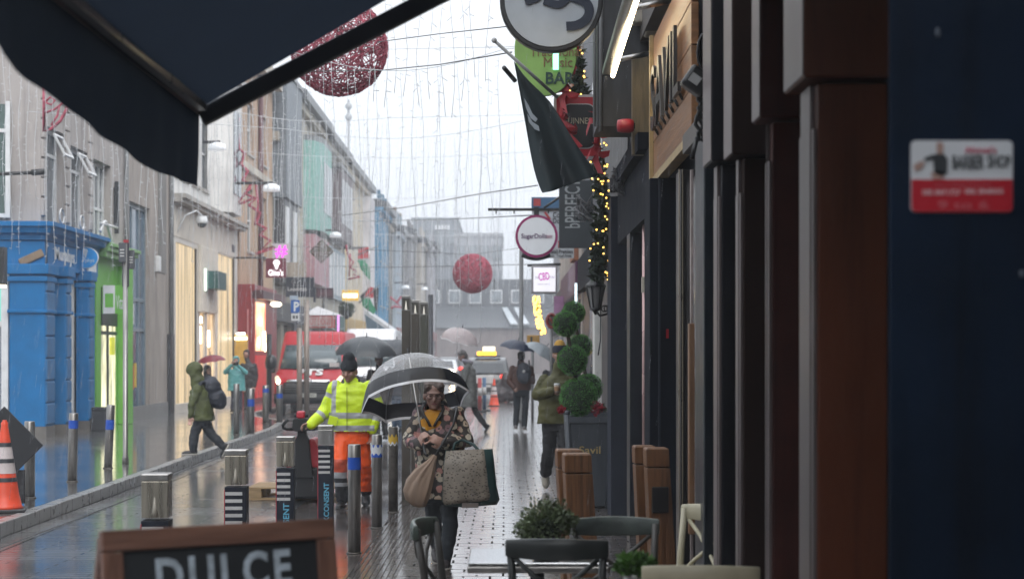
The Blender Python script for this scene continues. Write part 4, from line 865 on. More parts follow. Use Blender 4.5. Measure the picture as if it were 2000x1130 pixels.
def planter(label, cx, y, hh):
    t = thing('planter', label, 'planter', (cx, y, 0), 0, 'tapered slate blue planters')
    wt, wb_ = .25, .19
    b = MB(); b.loft([[(-wb_, -wb_, .02), (wb_, -wb_, .02), (wb_, wb_, .02), (-wb_, wb_, .02)], [(-wt, -wt, hh - .06), (wt, -wt, hh - .06), (wt, wt, hh - .06), (-wt, wt, hh - .06)]] and [[Vector(p) for p in r_] for r_ in ([(-wb_, -wb_, .02), (wb_, -wb_, .02), (wb_, wb_, .02), (-wb_, wb_, .02)], [(-wt, -wt, hh - .06), (wt, -wt, hh - .06), (wt, wt, hh - .06), (-wt, wt, hh - .06)])], sm=False); b.build('box', pl_wood, t)
    for sx in (-1, 1):
        for sy in (-1, 1):
            MB().tube([(sx * (wb_ + .005), sy * (wb_ + .005), 0), (sx * (wt + .005), sy * (wt + .005), hh)], .026, 8).build('corner_post', pl_wood, t)
            MB().ell((sx * (wt + .007), sy * (wt + .007), hh + .02), (.032, .032, .03)).build('finial', pl_wood, t)
    b = MB()
    for s_ in (-1, 1): b.box(-wt - .01, wt + .01, s_ * (wt + .004) - .012, s_ * (wt + .004) + .012, hh - .1, hh - .03); b.box(s_ * (wt + .004) - .012, s_ * (wt + .004) + .012, -wt - .01, wt + .01, hh - .1, hh - .03)
    b.build('rim', pl_wood, t, bevel=.005)
    MB().box(-wt + .02, wt - .02, -wt + .02, wt - .02, hh - .1, hh - .05).build('soil', mat('soil', (.02, .015, .01), .9), t)
    MB().text('Savil', Matrix.Translation((0, -.232, hh * .62)) @ Matrix.Rotation(R(86.5), 4, 'X'), width=.24, height=.085, ext=.003, bold=.01).build('gold_lettering', mat('gold_paint', (.33, .24, .09), .4), t)
planter('slate blue planter with gold lettering nearest the pub pilaster', P(1150, 800, 19.4).x, 19.4, 1.06); planter('slate blue planter hidden behind the lettered one', P(1158, 800, 20.8).x, 20.8, 1.06)
fl_r = mat('poinsettia_red', (.3, .01, .025), .5, var=.4, scale=20)
for lab, px, py, d in (('dark red flowers on the right rim of the front planter', 1166, 796, 19.25), ('dark red flowers on the left rim of the front planter', 1097, 800, 19.25)):
    t = thing('red_flowers', lab, 'flowers', P(px, py, d)); b = MB(); leaves(b, (0, 0, 0), .075 if px > 1100 else .04, 260, .04, .8, 1.1, .3, px); b.build('petals', fl_r, t)
    b = MB(); leaves(b, (.06, .02, -.01), .05, 120, .04, .8, 1, .3, px + 1); b.build('foliage', leaf_d, t)
# timber posts of the cafe barrier
for lab, px, pyt, d, w in (('wet brown timber barrier post, front one of the pair beside the planter', 1126, 884, 11.0, .178), ('wet brown timber barrier post behind its twin beside the planter', 1110, 876, 11.5, .17),
                      ('brown timber barrier post with a black plate, front one by the dark window', 1281, 873, 11.05, .15), ('brown timber barrier post with a black chain behind its twin by the dark window', 1257, 869, 11.6, .145)):
    h = ZW(pyt, d); t = thing('timber_post', lab, 'post', (XW(px, d), d, 0), R(4), 'timber barrier posts')
    lean = .06; a = w / 2; k = a * 1.12
    def sq(cx, r_, z): return [Vector((cx - r_, -r_, z)), Vector((cx + r_, -r_, z)), Vector((cx + r_, r_, z)), Vector((cx - r_, r_, z))]
    MB().loft([sq(lean, k, 0), sq(.006, a, h - .13)], sm=False).build('shaft', timber_v, t, bevel=.006)
    MB().loft([sq(.004, a * 1.01, h - .122), sq(0, a * .99, h - .012), sq(0, a * .9, h)], sm=False).build('cap', timber_v, t, bevel=.006)
    if px > 1200:
        if px > 1270: MB().box(-.04, .07, -a * 1.1 - .012, -a * 1.02 - .002, h - .42, h - .25).build('black_plate', blackm, t, bevel=.01)
        else:
            b = MB()
            for i in range(9): b.tube([(.02 + .018 * math.cos(q_), -a * 1.1 - .012, h - .22 - i * .035 + .024 * math.sin(q_)) for q_ in [j * math.pi / 4 for j in range(8)]], .006, 6, closed=True)
            b.build('chain', blackm, t)
# A-board
ab = thing('chalkboard_sign', 'brown framed chalkboard pavement sign lettered DULCE in the foreground', 'sign', (-.853, 5.075, 0), R(31.6))
LM = Matrix.Rotation(R(-9), 4, 'X')
wood_ab = mat('chalkboard_frame_wood', (.17, .085, .06), .5, var=.35, scale=6, stretch=(.4, 4, 4), bump=.2, bscale=22); chalk_b = mat('chalkboard_black', (.012, .015, .018), .6, var=.35, scale=3)
xf = Matrix.Translation((0, 0, 1.215)) @ LM @ Matrix.Translation((0, 0, -1.215))
w, fw = .742, .062
MB().box(-w / 2, w / 2, -.016, .016, 1.215 - fw, 1.215).build('top_rail', wood_ab, ab, xf=xf, bevel=.004)
for s_ in (-1, 1):
    MB().box(s_ * w / 2, s_ * (w / 2 - fw), -.0155, .0155, .05, 1.213 - fw).build('stile', mat('chalkboard_stile_wood', (.17, .085, .06), .5, var=.35, scale=6, stretch=(4, 4, .4), bump=.2, bscale=22), ab, xf=xf, bevel=.004)
MB().box(-w / 2 + fw, w / 2 - fw, -.0155, .0155, .1, .17).build('bottom_rail', wood_ab, ab, xf=xf, bevel=.004)
MB().box(-w / 2 + fw - .004, w / 2 - fw + .004, -.002, .006, .16, 1.215 - fw + .004).build('board', chalk_b, ab, xf=xf)
chalk = mat('chalk_white', (.36, .42, .48), .8, var=.3, scale=30)
MB().text('DULCE', xf @ Matrix.Translation((.005, -.004, 1.073)) @ Matrix.Rotation(R(90), 4, 'X') @ Matrix.Rotation(R(.5), 4, 'Z'), width=.43, height=.112, ext=.001, bold=.03, space=1.22).build('lettering', chalk, ab)
MB().text('Cafe', xf @ Matrix.Translation((0, -.004, .9)) @ Matrix.Rotation(R(90), 4, 'X'), width=.3, height=.1, ext=.001, bold=.03).build('lettering', chalk, ab)
b = MB()
for s_ in (-1, 1): b.obox((s_ * (w / 2 - .03), .19, .6), (.05, .03, 1.22), Matrix.Rotation(R(16), 3, 'X'))
b.build('rear_stand', wood_ab, ab)
# ================================================================== street furniture
blue_tape = mat('blue_tape', (.01, .07, .4), .4, var=.15); grey_steel = mat('wet_grey_steel', (.27, .26, .25), .33, metal=.8, var=.25, scale=3, stretch=(6, 6, .5)); add_streaks(grey_steel, .5, (12, 12, 1.2)); worn_steel = mat('worn_dark_steel', (.1, .09, .08), .5, metal=.5, var=.5, scale=12)
def steel_post(lab, px, pyt, pyb, r, z0, m=None, tape=None, lean=0., grp='round steel bollards', band=None, dome=False):
    d = DG(pyb, z0); h = ZW(pyt, d) - z0
    t = thing('steel_bollard', lab, 'bollard', (XW(px, d), d, z0), 0, grp)
    M = Matrix.Rotation(R(lean), 4, 'Y')
    MB().lathe([(r, 0), (r, h - .012), (r * .9, h - .002), (r * .86, h)], n=24).build('post', m or grey_steel, t, xf=M)
    MB().lathe([(r * 1.25, 0), (r * 1.2, .012), (r * 1.02, .014)], n=20).build('collar', worn_steel, t)
    if tape:
        za, zb = [ZW(p, d) - z0 for p in tape]
        MB().lathe([(r + .002, min(za, zb)), (r + .002, max(za, zb))], n=24, cap=False).build('blue_band', blue_tape, t, xf=M)
    if band:
        for (p0, p1, m_) in band:
            za, zb = ZW(p1, d) - z0, ZW(p0, d) - z0; bb = MB(); rows = []
            for zz, jag in ((za, .012), (zb, .02)): rows.append([Vector(((r + .003) * math.cos(q), (r + .003) * math.sin(q), zz + jag * math.sin(q * 7 + zz * 9))) for q in [R(-165 + 10 * i) for i in range(16)]])
            bb.add(rows[0] + rows[1], [(i, i + 1, 17 + i, 16 + i) for i in range(15)], 0, True); bb.build('torn_sticker', m_, t, xf=M)
    return t
stick_w = mat('torn_white_sticker', (.55, .57, .6), .6); stick_y = mat('torn_yellow_sticker', (.5, .32, .03), .6)
steel_post('grey steel bollard with a wide blue band nearest the tactile paving', 692, 867, 1080, .056, 0, tape=(892, 916))
steel_post('grey steel bollard with a torn blue and white sticker, second along the tactile paving', 736, 848, 1031, .052, 0, tape=(868, 892), band=[(870, 886, stick_w)])
steel_post('dirty dark steel bollard with torn yellow sticker beside the shoulder bag', 768, 833, 1000, .052, 0, m=worn_steel, band=[(850, 864, stick_y), (864, 868, stick_w)])
steel_post('leaning steel bollard with a torn blue band before the blue pilaster', 141, 806, 940, .058, .14, tape=(820, 836), lean=1.2)
steel_post('leaning steel bollard with a blue band in front of the green shop', 211, 790, 914, .058, .14, tape=(819, 838), lean=2.5)
steel_post('plain steel bollard standing behind the black diamond sign back', 58, 822, 972, .058, .14)
steel_post('slim plain steel bollard in front of the teal raincoat', 462, 749, 848, .06, .14)
steel_post('steel bollard with blue band right of the teal raincoat', 490, 758, 847, .072, .14, tape=(779, 793))
steel_post('steel bollard with blue band beside the dark red bar front', 519, 752, 826, .075, .14, tape=(758, 766))
steel_post('steel bollard with blue band in front of the van headlight', 546, 750, 824, .075, .14, tape=(768, 777))
# square light bollards with printed sleeves
sleeve = add_streaks(mat('black_printed_sleeve', (.014, .018, .03), .5, var=.3, scale=12, spec=.3), .4); stripe = mat('white_sleeve_stripe', (.5, .5, .5), .5); red_edge = mat('red_sleeve_edge', (.4, .04, .06), .5); cyan_ink = mat('cyan_lettering', (.12, .42, .6), .5)
lantern_g = mat('bollard_lantern_glass', (.4, .37, .31), .28, metal=.85, var=.3, scale=3, stretch=(9, 9, .5))
for lab, px, pyt in (('striped square light bollard nearest the chalkboard, only its top and two stripes clear', 301, 925), ('striped square light bollard with five white stripes left of the wooden pallet', 459, 878), ('striped square light bollard with cyan letters in front of the pallet truck', 556, 852), ('striped square light bollard lettered in cyan beside the hi-vis worker', 635, 830)):
    d = .67 * F / (pyt - HY); w = .157 if px < 500 else .148; a = w / 2
    t = thing('light_bollard', lab, 'bollard', (XW(px, d), d + a, 0), R(2), 'square light bollards along the road edge')
    MB().box(-a, a, -a, a, 1.012, 1.05).build('cap', steel, t, bevel=.006)
    MB().box(-a * .97, a * .97, -a * .97, a * .97, .8 if px < 600 else .86, 1.008).build('lantern', lantern_g if px < 600 else steel, t, bevel=.003)
    if px < 600: MB().lathe([(.02, .81), (.011, .86), (.002, .92)], (0, -a * .98, 0), 12).build('lamp_cone', mat('lamp_cone_white', (.45, .42, .36), .4), t)
    zt = .785 if px < 600 else .85
    MB().box(-a, a, -a, a, 0, zt).build('sleeve', sleeve, t, bevel=.004)
    b = MB()
    for i in range(5): z = zt - .035 - i * .052; b.box(-a + .006, a - .03, -a - .002, -a + .002, z - .024, z)
    b.build('stripe', stripe, t)
    MB().box(-a - .002, -a + .004, -a - .003, -a + .003, .02, zt - .02).build('red_edge', red_edge, t)
    MB().text('#ASKCONSENT', Matrix.Translation((.012, -a - .001, .245)) @ Matrix.Rotation(R(90), 4, 'X') @ Matrix.Rotation(R(90), 4, 'Z'), width=.5, height=.056, ext=.001, bold=.02).build('lettering', cyan_ink, t)
# tall square light columns
bronze = mat('bronze_column_paint', (.075, .066, .055), .4, var=.2, scale=4)
for lab, px, pyt, d, m in (('tall brown square light column, tallest of the three behind the clear umbrella', 793, 577, 19.6, bronze), ('tall brown square light column in the middle of the three', 811, 586, 21.0, bronze), ('tall olive grey square light column, rightmost of the three', 828, 589, 22.2, mat('olive_column_paint', (.085, .087, .07), .4))):
    h = ZW(pyt, d); a = .05; t = thing('light_column', lab, 'lamp', (XW(px, d), d, 0), R(3), 'tall square light columns')
    MB().box(-a, a, -a, a, 0, h - .17).build('shaft', m, t, bevel=.005); MB().box(a, a + .012, -a * .6, a * .6, 0, h - .04).build('steel_edge', steel, t)
    MB().box(-a, a, -a, a, h - .025, h).build('cap', steel, t, bevel=.003)
    b = MB()
    for sx in (-1, 1):
        for sy in (-1, 1): b.box(sx * a, sx * (a - .008), sy * a, sy * (a - .008), h - .165, h - .027)
    b.build('lantern_frame', m, t); MB().box(-a * .8, a * .8, -a * .8, a * .8, h - .166, h - .03).build('lantern', mat('column_lantern', (.1, .095, .085), .15), t)
    MB().lathe([(.016, h - .165), (.008, h - .11), (.001, h - .06)], (0, -a * .85, 0), 10).build('lamp_cone', mat('column_lamp_cone', (.65, .63, .58), .3, emit=(1, .95, .85), es=.35), t)
# cones
orange = mat('cone_orange', (.72, .075, .03), .4, var=.15, scale=6); cone_w = mat('cone_white_sleeve', (.52, .46, .46), .5, var=.15, scale=9); cone_k = mat('cone_black', (.03, .033, .04), .5); cone_b = mat('cone_base_rubber', (.025, .025, .027), .5)
def cone(lab, x, y, z, h, grp):
    t = thing('traffic_cone', lab, 'cone', (x, y, z), R(12), grp); rr = lambda u: .145 * (1 - u) + .026
    MB().box(-.21, .21, -.21, .21, 0, .035).build('base', cone_b, t, bevel=.01)
    prof = [(rr(0) + .02, .035), (rr(0), .06)] + [(rr(u), u * h) for u in (.2, .4, .6, .8, .93)] + [(.035, .94 * h), (.036, .97 * h), (.02, .99 * h), (.022, h), (.0, h)]
    MB().lathe(prof, n=28).build('body', orange, t)
    for (ua, ub, m, e) in ((.42, .72, cone_w, .003), (.535, .58, cone_k, .005), (.33, .375, cone_k, .005), (.71, .755, cone_k, .006)):
        MB().lathe([(rr(ua) + e, ua * h), (rr(ub) + e, ub * h)], n=28, cap=False).build('sleeve', m, t)
cone('large orange and white traffic cone beside the black diamond sign back', XW(9, 17.2), 17.2, .14, .93, 'traffic cones')
cone('orange traffic cone with a white sleeve on the far brick pavement', XW(965, 58), 58, 0, .95, 'traffic cones'); cone('orange traffic cone half hidden behind the far white sleeved one', XW(981, 64), 64, 0, .95, 'traffic cones')
# diamond road sign seen from behind
ds = thing('diamond_road_sign', 'black back of a diamond shaped temporary road sign behind the traffic cone', 'sign', (XW(8, 17.9), 17.9, .14))
c = P(8, 869, 17.9); k = 76 * 17.9 / F
MB().prism([c + Vector((0, 0, k)), c + Vector((k, 0, 0)), c + Vector((0, 0, -k)), c + Vector((-k, 0, 0))], (0, .02, 0)).build('plate', mat('black_sign_back', (.014, .016, .02), .65), ds, world=True, bevel=.004)
MB().box(XW(18, 17.95), XW(48, 17.95), 17.93, 17.97, .16, ZW(917, 17.95)).box(c.x - .3, c.x + .1, 17.93, 17.96, .14, .3).build('stand', mat('black_sign_stand', (.016, .018, .022), .65), ds, world=True)
# poles
def pole(lab, name, x, y, z0, h, r, m, cat='pole'):
    t = thing(name, lab, cat, (x, y, z0)); MB().lathe([(r * 1.3, 0), (r * 1.25, .1), (r, .12), (r, h)], n=14).build('shaft', m, t); return t
d = DG(905, .14); fp = pole('tall steel pole with grey finger signs in front of the green shop', 'finger_post', XW(245, d), d, .14, ZW(475, d) - .14, .038, grey_steel, 'signpost')
b = MB(); b.box(XW(233, d), XW(247, d), d - .05, d - .02, ZW(512, d), ZW(474, d)); b.box(XW(246, d), XW(262, d), d + .02, d + .05, ZW(525, d), ZW(488, d)); b.build('finger_sign', mat('grey_finger_sign', (.06, .065, .075), .5), fp, world=True, bevel=.005)
b = MB().box(XW(239, d), XW(252, d), d - .02, d + .02, ZW(560, d), ZW(474, d)).build('dark_housing', mat('dark_sign_housing', (.035, .035, .045), .5), fp, world=True, bevel=.006)
MB().box(XW(242, d), XW(251, d), d - .03, d + .03, ZW(474, d), ZW(468, d)).build('red_cap', mat('red_cap', (.3, .02, .03), .5), fp, world=True)
b = MB()
for i in range(3): b.box(XW(236, d), XW(244, d), d - .052, d - .05, ZW(489 + i * 6, d), ZW(487 + i * 6, d)); b.box(XW(249, d), XW(259, d), d + .016, d + .019, ZW(503 + i * 5, d), ZW(501 + i * 5, d))
b.build('lettering_line', stripe, fp, world=True)
bw = thing('striped_pole', 'black and white banded pole standing against the blue shopfront', 'pole', (LX + .5, 33.4, .14)); xs, ys = XW(98, 33.4), 33.4
for i, (ya, yb) in enumerate(((848, 804), (804, 768), (768, 724), (724, 688), (688, 655), (655, 621))): MB().cyl((xs, ys, ZW(ya, ys)), (xs, ys, ZW(yb, ys) - .001), .045, n=14).build('band', stripe if i % 2 == 0 else dark_fr, bw, world=True)
MB().cyl((xs, ys, ZW(621, ys)), (xs, ys, ZW(518, ys)), .035).build('upper_pipe', mat('blue_grey_pipe', (.1, .14, .2), .5), bw, world=True)
d = 46.0; pp = thing('parking_sign', 'blue parking sign on a pair of steel poles in front of the red van', 'signpost', (XW(590, d), d, 0))
for px, pyt in ((585, 640), (598, 585)): MB().cyl((XW(px, d), d + (.1 if px > 590 else 0), 0), (XW(px, d), d + (.1 if px > 590 else 0), ZW(pyt, d)), .075, n=14).build('pole', mat('tan_steel_pole', (.3, .25, .22), .45, metal=.3), pp, world=True)
pb2 = mat('parking_blue', (.015, .09, .33), .4)
MB().box(XW(569, d), XW(586, d), d - .12, d - .09, ZW(611, d), ZW(586, d)).build('blue_plate', pb2, pp, world=True); MB().box(XW(570, d), XW(586, d), d - .12, d - .09, ZW(626, d), ZW(612, d)).build('white_plate', white_fr, pp, world=True)
MB().text('P', TM((XW(580, d), d - .121, ZW(598.5, d))), width=.14, height=.26, ext=.004, bold=.03).build('lettering', white_fr, pp, world=True)
MB().box(XW(567, d), XW(583, d), d - .1, d - .07, ZW(585, d), ZW(577, d)).build('upper_plate', mat('pale_blue_plate', (.35, .42, .5), .4), pp, world=True)
b = MB()
for i in range(2): b.box(XW(573 + i * 6, d), XW(577 + i * 6, d), d - .123, d - .12, ZW(622, d), ZW(616, d))
b.build('symbol', dark_fr, pp, world=True)
d = 44; lp_ = pole('tall slim grey street pole on the far brick pavement', 'street_pole', XW(1018, d), d, 0, ZW(470, d), .055, leadgrey)
d = 40; p2 = pole('dark slim pole behind the tall light columns', 'street_pole', XW(841, d), d, 0, ZW(575, d), .06, mat('dark_pole_paint', (.04, .042, .05), .4))
d = 48; bl = thing('black_lamp_standard', 'dark slim post with a black rounded lamp box beside the red van', 'lamp', (XW(526, d), d, .14))
MB().cyl((0, 0, 0), (0, 0, 2.2), .07).build('post', blackm, bl); MB().lathe([(.05, 1.2), (.15, 1.24), (.17, 1.4), (.14, 1.56), (.04, 1.62)], (.06, -.1, 0), 14).build('lamp_box', blackm, bl)
# barriers, sacks by the far cones
bar_r = mat('barrier_red', (.42, .06, .06), .5); bar_b = mat('barrier_blue', (.07, .14, .25), .5)
d = 52
for k, (px, m, lab) in enumerate(((937, bar_r, 'red plastic barrier post on the far pavement edge'), (946, bar_b, 'blue plastic barrier post on the far pavement edge'))):
    t = thing('barrier_post', lab, 'barrier', (XW(px, d + k), d + k, 0), 0, 'far pavement barriers'); MB().cyl((0, 0, .04), (0, 0, 1.05), .06).build('post', m, t); MB().box(-.2, .2, -.2, .2, 0, .05).build('foot', blackm, t, bevel=.01)
    MB().cyl((0, 0, .5), (0, 0, .75), .064).build('white_band', stripe, t)
t = thing('street_barrier', 'white and grey street barrier panel behind the far posts', 'barrier', (XW(945, 60), 60, 0)); MB().box(-.75, .35, -.03, .03, .75, 1.05).build('panel', stripe, t, bevel=.01); MB().box(-.7, -.64, -.03, .03, 0, .75).box(.24, .3, -.03, .03, 0, .75).box(-.7, .3, -.02, .02, .35, .42).build('leg', leadgrey, t)
t = thing('rubbish_bags', 'heap of dark refuse sacks beside the far traffic cone', 'sacks', (XW(988, 63), 63, 0)); blob([('e', (-.2, 0, .35), (.35, .3, .4)), ('e', (.25, .1, .3), (.3, .3, .32)), ('e', (.05, -.05, .75), (.28, .25, .4))], 'sack', mat('sack_plastic', (.03, .022, .024), .35), t, .05, 3, wrinkle=.04, wf=5)
# pallet truck and pallet
d = 19.7; s_ = d / F
pt_ = thing('pallet_truck', 'black and red electric pallet truck with a looped steering handle', 'pallet truck', (XW(590, d), d, 0))
tr_r = mat('truck_red', (.3, .015, .025), .35, var=.15); tr_k = mat('truck_black', (.007, .008, .01), .6, var=.25, scale=9)
def J(px, py, dy=0.): return Vector(((px - 590) * s_, dy, ZW(py, d)))
MB().box(-.3, .24, -.02, .5, .06, .42).build('base_body', tr_k, pt_, bevel=.03)
b = MB()
for px0, px1, sg in ((557, 577, 1), (604, 625, -1)):
    xa, xb = (px0 - 590) * s_, (px1 - 590) * s_; o = xb if sg > 0 else xa; e = xa if sg > 0 else xb
    b.prism([(e, 0, .42), (o, 0, .42), (o, 0, .76), (lerp(e, o, .6), 0, .76), (e, 0, .62)], (0, .45, 0))
b.build('red_cover', tr_r, pt_, bevel=.02)
MB().loft([[Vector((x * w, y, z)) for x, y in ((-1, -.06), (1, -.06), (1, .08), (-1, .08))] for w, z in ((.14, .3), (.11, .5), (.085, .74), (.05, .8), (.048, .86))], sm=False).build('mast', tr_k, pt_, bevel=.015)
b = MB().loft([[Vector((x * w, y - .1, z)) for x, y in ((-1, -.05), (1, -.05), (1, .05), (-1, .05))] for w, z in ((.06, .85), (.1, .87), (.09, .99), (.055, 1.0))], sm=False); hd = b.build('tiller_head', tr_k, pt_, bevel=.015)
MB().box(-.048, .048, -.16, -.04, 1.0, 1.085).build('red_button_cap', mat('red_button_plastic', (.45, .03, .05), .35), hd, bevel=.02)
for sg in (-1, 1): b = MB(); b.tube([(sg * .05, -.1, .875), (sg * .16, -.12, .875), (sg * .2, -.14, .89), (sg * .205, -.15, .92), (sg * .17, -.16, .965), (sg * .14, -.16, .985)], .018, 10); b.build('handle_loop', tr_k, hd); MB().tube([(sg * .045, -.1, 1.03), (sg * .08, -.1, 1.03)], .02, 8).build('thumb_switch', tr_k, hd)
for sg in (-1, 1): MB().cyl((sg * .2 - .03, .1, .08), (sg * .2 + .03, .1, .08), .08).build('wheel', blackm, pt_)
b = MB(); b.box(-.26, -.1, .5, 1.6, .06, .12); b.box(.06, .22, .5, 1.6, .06, .12); b.build('fork', tr_k, pt_, bevel=.01)
wp = thing('wooden_pallet', 'pale wooden pallet lying on the forks of the pallet truck', 'pallet', (-2.45, 20.55, 0))
pw = mat('pallet_wood', (.3, .2, .1), .6, var=.3, scale=6, stretch=(.5, 4, 4), bump=.15); b = MB()
for x in (-.52, 0, .52):
    for y in (-.35, 0, .35): b.box(x - .075, x + .075, y - .06, y + .06, .03, .115)
b.build('block', pw, wp, bevel=.004); b = MB()
for y in (-.35, -.18, 0, .18, .35): b.box(-.6, .6, y - .06, y + .06, .139, .16)
for x in (-.52, 0, .52): b.box(x - .07, x + .07, -.41, .41, .116, .138)
b.build('deck_board', pw, wp); MB().box(-.6, .6, -.41, -.3, .005, .029).box(-.6, .6, .3, .41, .005, .029).build('bottom_board', pw, wp)
# ================================================================== vehicles
van_red = mat('van_red_paint', (.4, .012, .02), .4, var=.06, scale=1, coat=.15, spec=.3); van_blk = mat('van_black_plastic', (.008, .008, .01), .6); chrome = mat('chrome_trim', (.65, .66, .68), .15, metal=1, var=0); tyre = mat('tyre_rubber', (.015, .015, .015), .7)
head_l = mat('headlight_lens', (.4, .38, .33), .1, emit=(1, .85, .6), es=.7); ind = mat('indicator_orange', (.6, .16, .02), .3)
def van(name, lab, cx, d, W_, H, paint, L_=5.4, letters=None, rz=0.):
    t = thing(name, lab, 'van', (cx, d, 0), rz); k = W_ / 2
    prof = [(0., .32), (0., .75), (.06, .98), (.25, 1.12), (.75, 1.32), (1.32, H - .42), (1.55, H - .12), (1.85, H), (L_, H), (L_, .32)]
    side = [Vector((0, y, z)) for y, z in prof]; rings = []
    for u in (-1, -.93, -.8, 0, .8, .93, 1):
        ins = {1: .10, .93: .02, .8: 0, 0: 0}[abs(u)]; r_ = []
        for p in side:
            tum = .1 * max(0, (p.z - 1.15) / (H - 1.15)) ; xx = u * k * (1 - tum)
            bow = .14 * u * u if p.y < 1.8 else 0
            r_.append(Vector((xx, min(L_, p.y + ins + bow), p.z - (ins * .6 if p.z > H - .2 else 0) + (ins * .3 if p.z < .4 else 0))))
        rings.append(r_)
    MB().loft(rings, sm=True).build('body', paint, t)
    def fp(u, yv, zv, o=-.02):  # point on the front face
        tum = .1 * max(0, (zv - 1.15) / (H - 1.15)); return Vector((u * k * (1 - tum), yv + .14 * u * u + o, zv))
    def patch(pts, m, nm, th=.03, par=None):
        n = 12; b = MB(); top, bot = pts; g = []
        for row in (bot, top): g.append([fp(lerp(row[0], row[1], i / n), row[2], row[3]) for i in range(n + 1)])
        vs = g[0] + g[1]; b.add(vs, [(i, i + 1, n + 2 + i, n + 1 + i) for i in range(n)], 0, True)
        o = b.build(nm, m, par or t); md = o.modifiers.new('t', 'SOLIDIFY'); md.thickness = th; md.offset = 0; return o
    ws = patch(((-.86, .86, 1.33, H - .42), (-.92, .92, .77, 1.345)), mat('windscreen_glass', (.05, .075, .085), .1, var=.3, scale=1.2, spec=.9), 'windscreen')
    for px_ in (-.5, .35): MB().tube([fp(px_, .76, 1.33, -.05), fp(px_ + .45, .8, 1.42, -.06)], .012, 6).build('wiper', van_blk, ws)
    patch(((-.62, .62, .27, 1.06), (-.62, .62, .05, .97)), chrome, 'grille_bar', .03)
    patch(((-.7, .7, .05, .95), (-.74, .74, 0., .62)), van_blk, 'grille', .03)
    patch(((-.98, .98, 0., .62), (-.97, .97, .02, .33)), van_blk, 'bumper', .06)
    b = MB()
    for i in range(4): a = fp(-.66, .0, .68 + i * .07, -.045); c_ = fp(.66, .0, .68 + i * .07, -.045); b.tube([a, fp(0, 0, .68 + i * .07, -.045), c_], .008, 6)
    b.build('grille_slat', leadgrey, t)
    MB().box(-.26, .26, -.085, -.065, .52, .64).build('number_plate', mat('plate_reflective', (.5, .5, .47), .4), t)
    MB().text('12 C 4587', TM((0, -.086, .58)), width=.42, height=.07, ext=.002).build('plate_lettering', dark_fr, t)
    MB().tube([(.11 * math.cos(a), -.045, 1.0 + .085 * math.sin(a)) for a in [i * math.pi / 8 for i in range(16)]], .014, 6, closed=True).tube([(-.13, -.05, .99), (-.03, -.05, .99), (.03, -.05, 1.01), (.13, -.05, 1.01)], .014, 6).build('round_badge', chrome, t)
    for sg in (-1, 1):
        b = MB(); pts = [fp(sg * .72, .05, .74, -.03), fp(sg * .97, .1, .72, -.03), fp(sg * .985, .2, 1.12, -.03), fp(sg * .9, .2, 1.16, -.03), fp(sg * .78, .12, 1.0, -.03)]
        b.prism(pts, (0, .08, 0)); hl = b.build('headlight', head_l, t, bevel=.02)
        MB().ell(fp(sg * .86, .1, .96, -.04), (.07, .03, .07)).build('bulb', mat('headlight_bulb', (1, .9, .7), .3, emit=(1, .86, .6), es=6), hl)
        MB().prism([fp(sg * .98, .14, .72, -.02), fp(sg * 1.0, .2, .72, 0), fp(sg * 1.0, .25, .98, 0), fp(sg * .985, .17, 1.0, -.02)], (0, .05, 0)).build('indicator', ind, t)
        m_ = MB().box(sg * (k + .05), sg * (k + .3), .85, 1.0, 1.22, 1.6).build('wing_mirror', van_blk, t, bevel=.04)
        for yv in (.95, L_ - 1.1):
            w_ = MB().cyl((sg * (k - .22), yv, .33), (sg * (k + .0), yv, .33), .33, n=24).build('wheel', tyre, t); MB().cyl((sg * (k - .02), yv, .33), (sg * (k + .015), yv, .33), .2, n=16).build('rim', leadgrey, w_)
    if letters: MB().text(letters, TM(fp(.04, .47, 1.245, 0)) @ Matrix.Rotation(R(-66), 4, 'X'), width=.72, height=.44, ext=.012, bold=.03).build('bonnet_lettering', white_fr, t)
    return t
v1 = van('red_van', 'red high roof delivery van with white bonnet letters and one lit headlight, parked facing us', XW(601, 49.4), 49.4, 2.04, 2.47, van_red, letters='FTS')
MB().prism(rrect(XW(653, 49.95), XW(664, 49.95), ZW(687, 49.95), ZW(676, 49.95), .08, 50.22), (0, -.02, 0)).build('window_disc', mat('window_disc', (.6, .35, .4), .5), v1, world=True)
MB().box(XW(642, 49.9), XW(661, 49.9), 50.13, 50.15, ZW(716, 49.9), ZW(708, 49.9)).build('dash_paper', stripe, v1, world=True)
v2 = van('white_van', 'white delivery van half hidden behind the red van and the dark umbrella', XW(716, 62), 62, 2.05, 2.75, mat('van_white_paint', (.7, .71, .73), .3, var=.05, coat=.6))
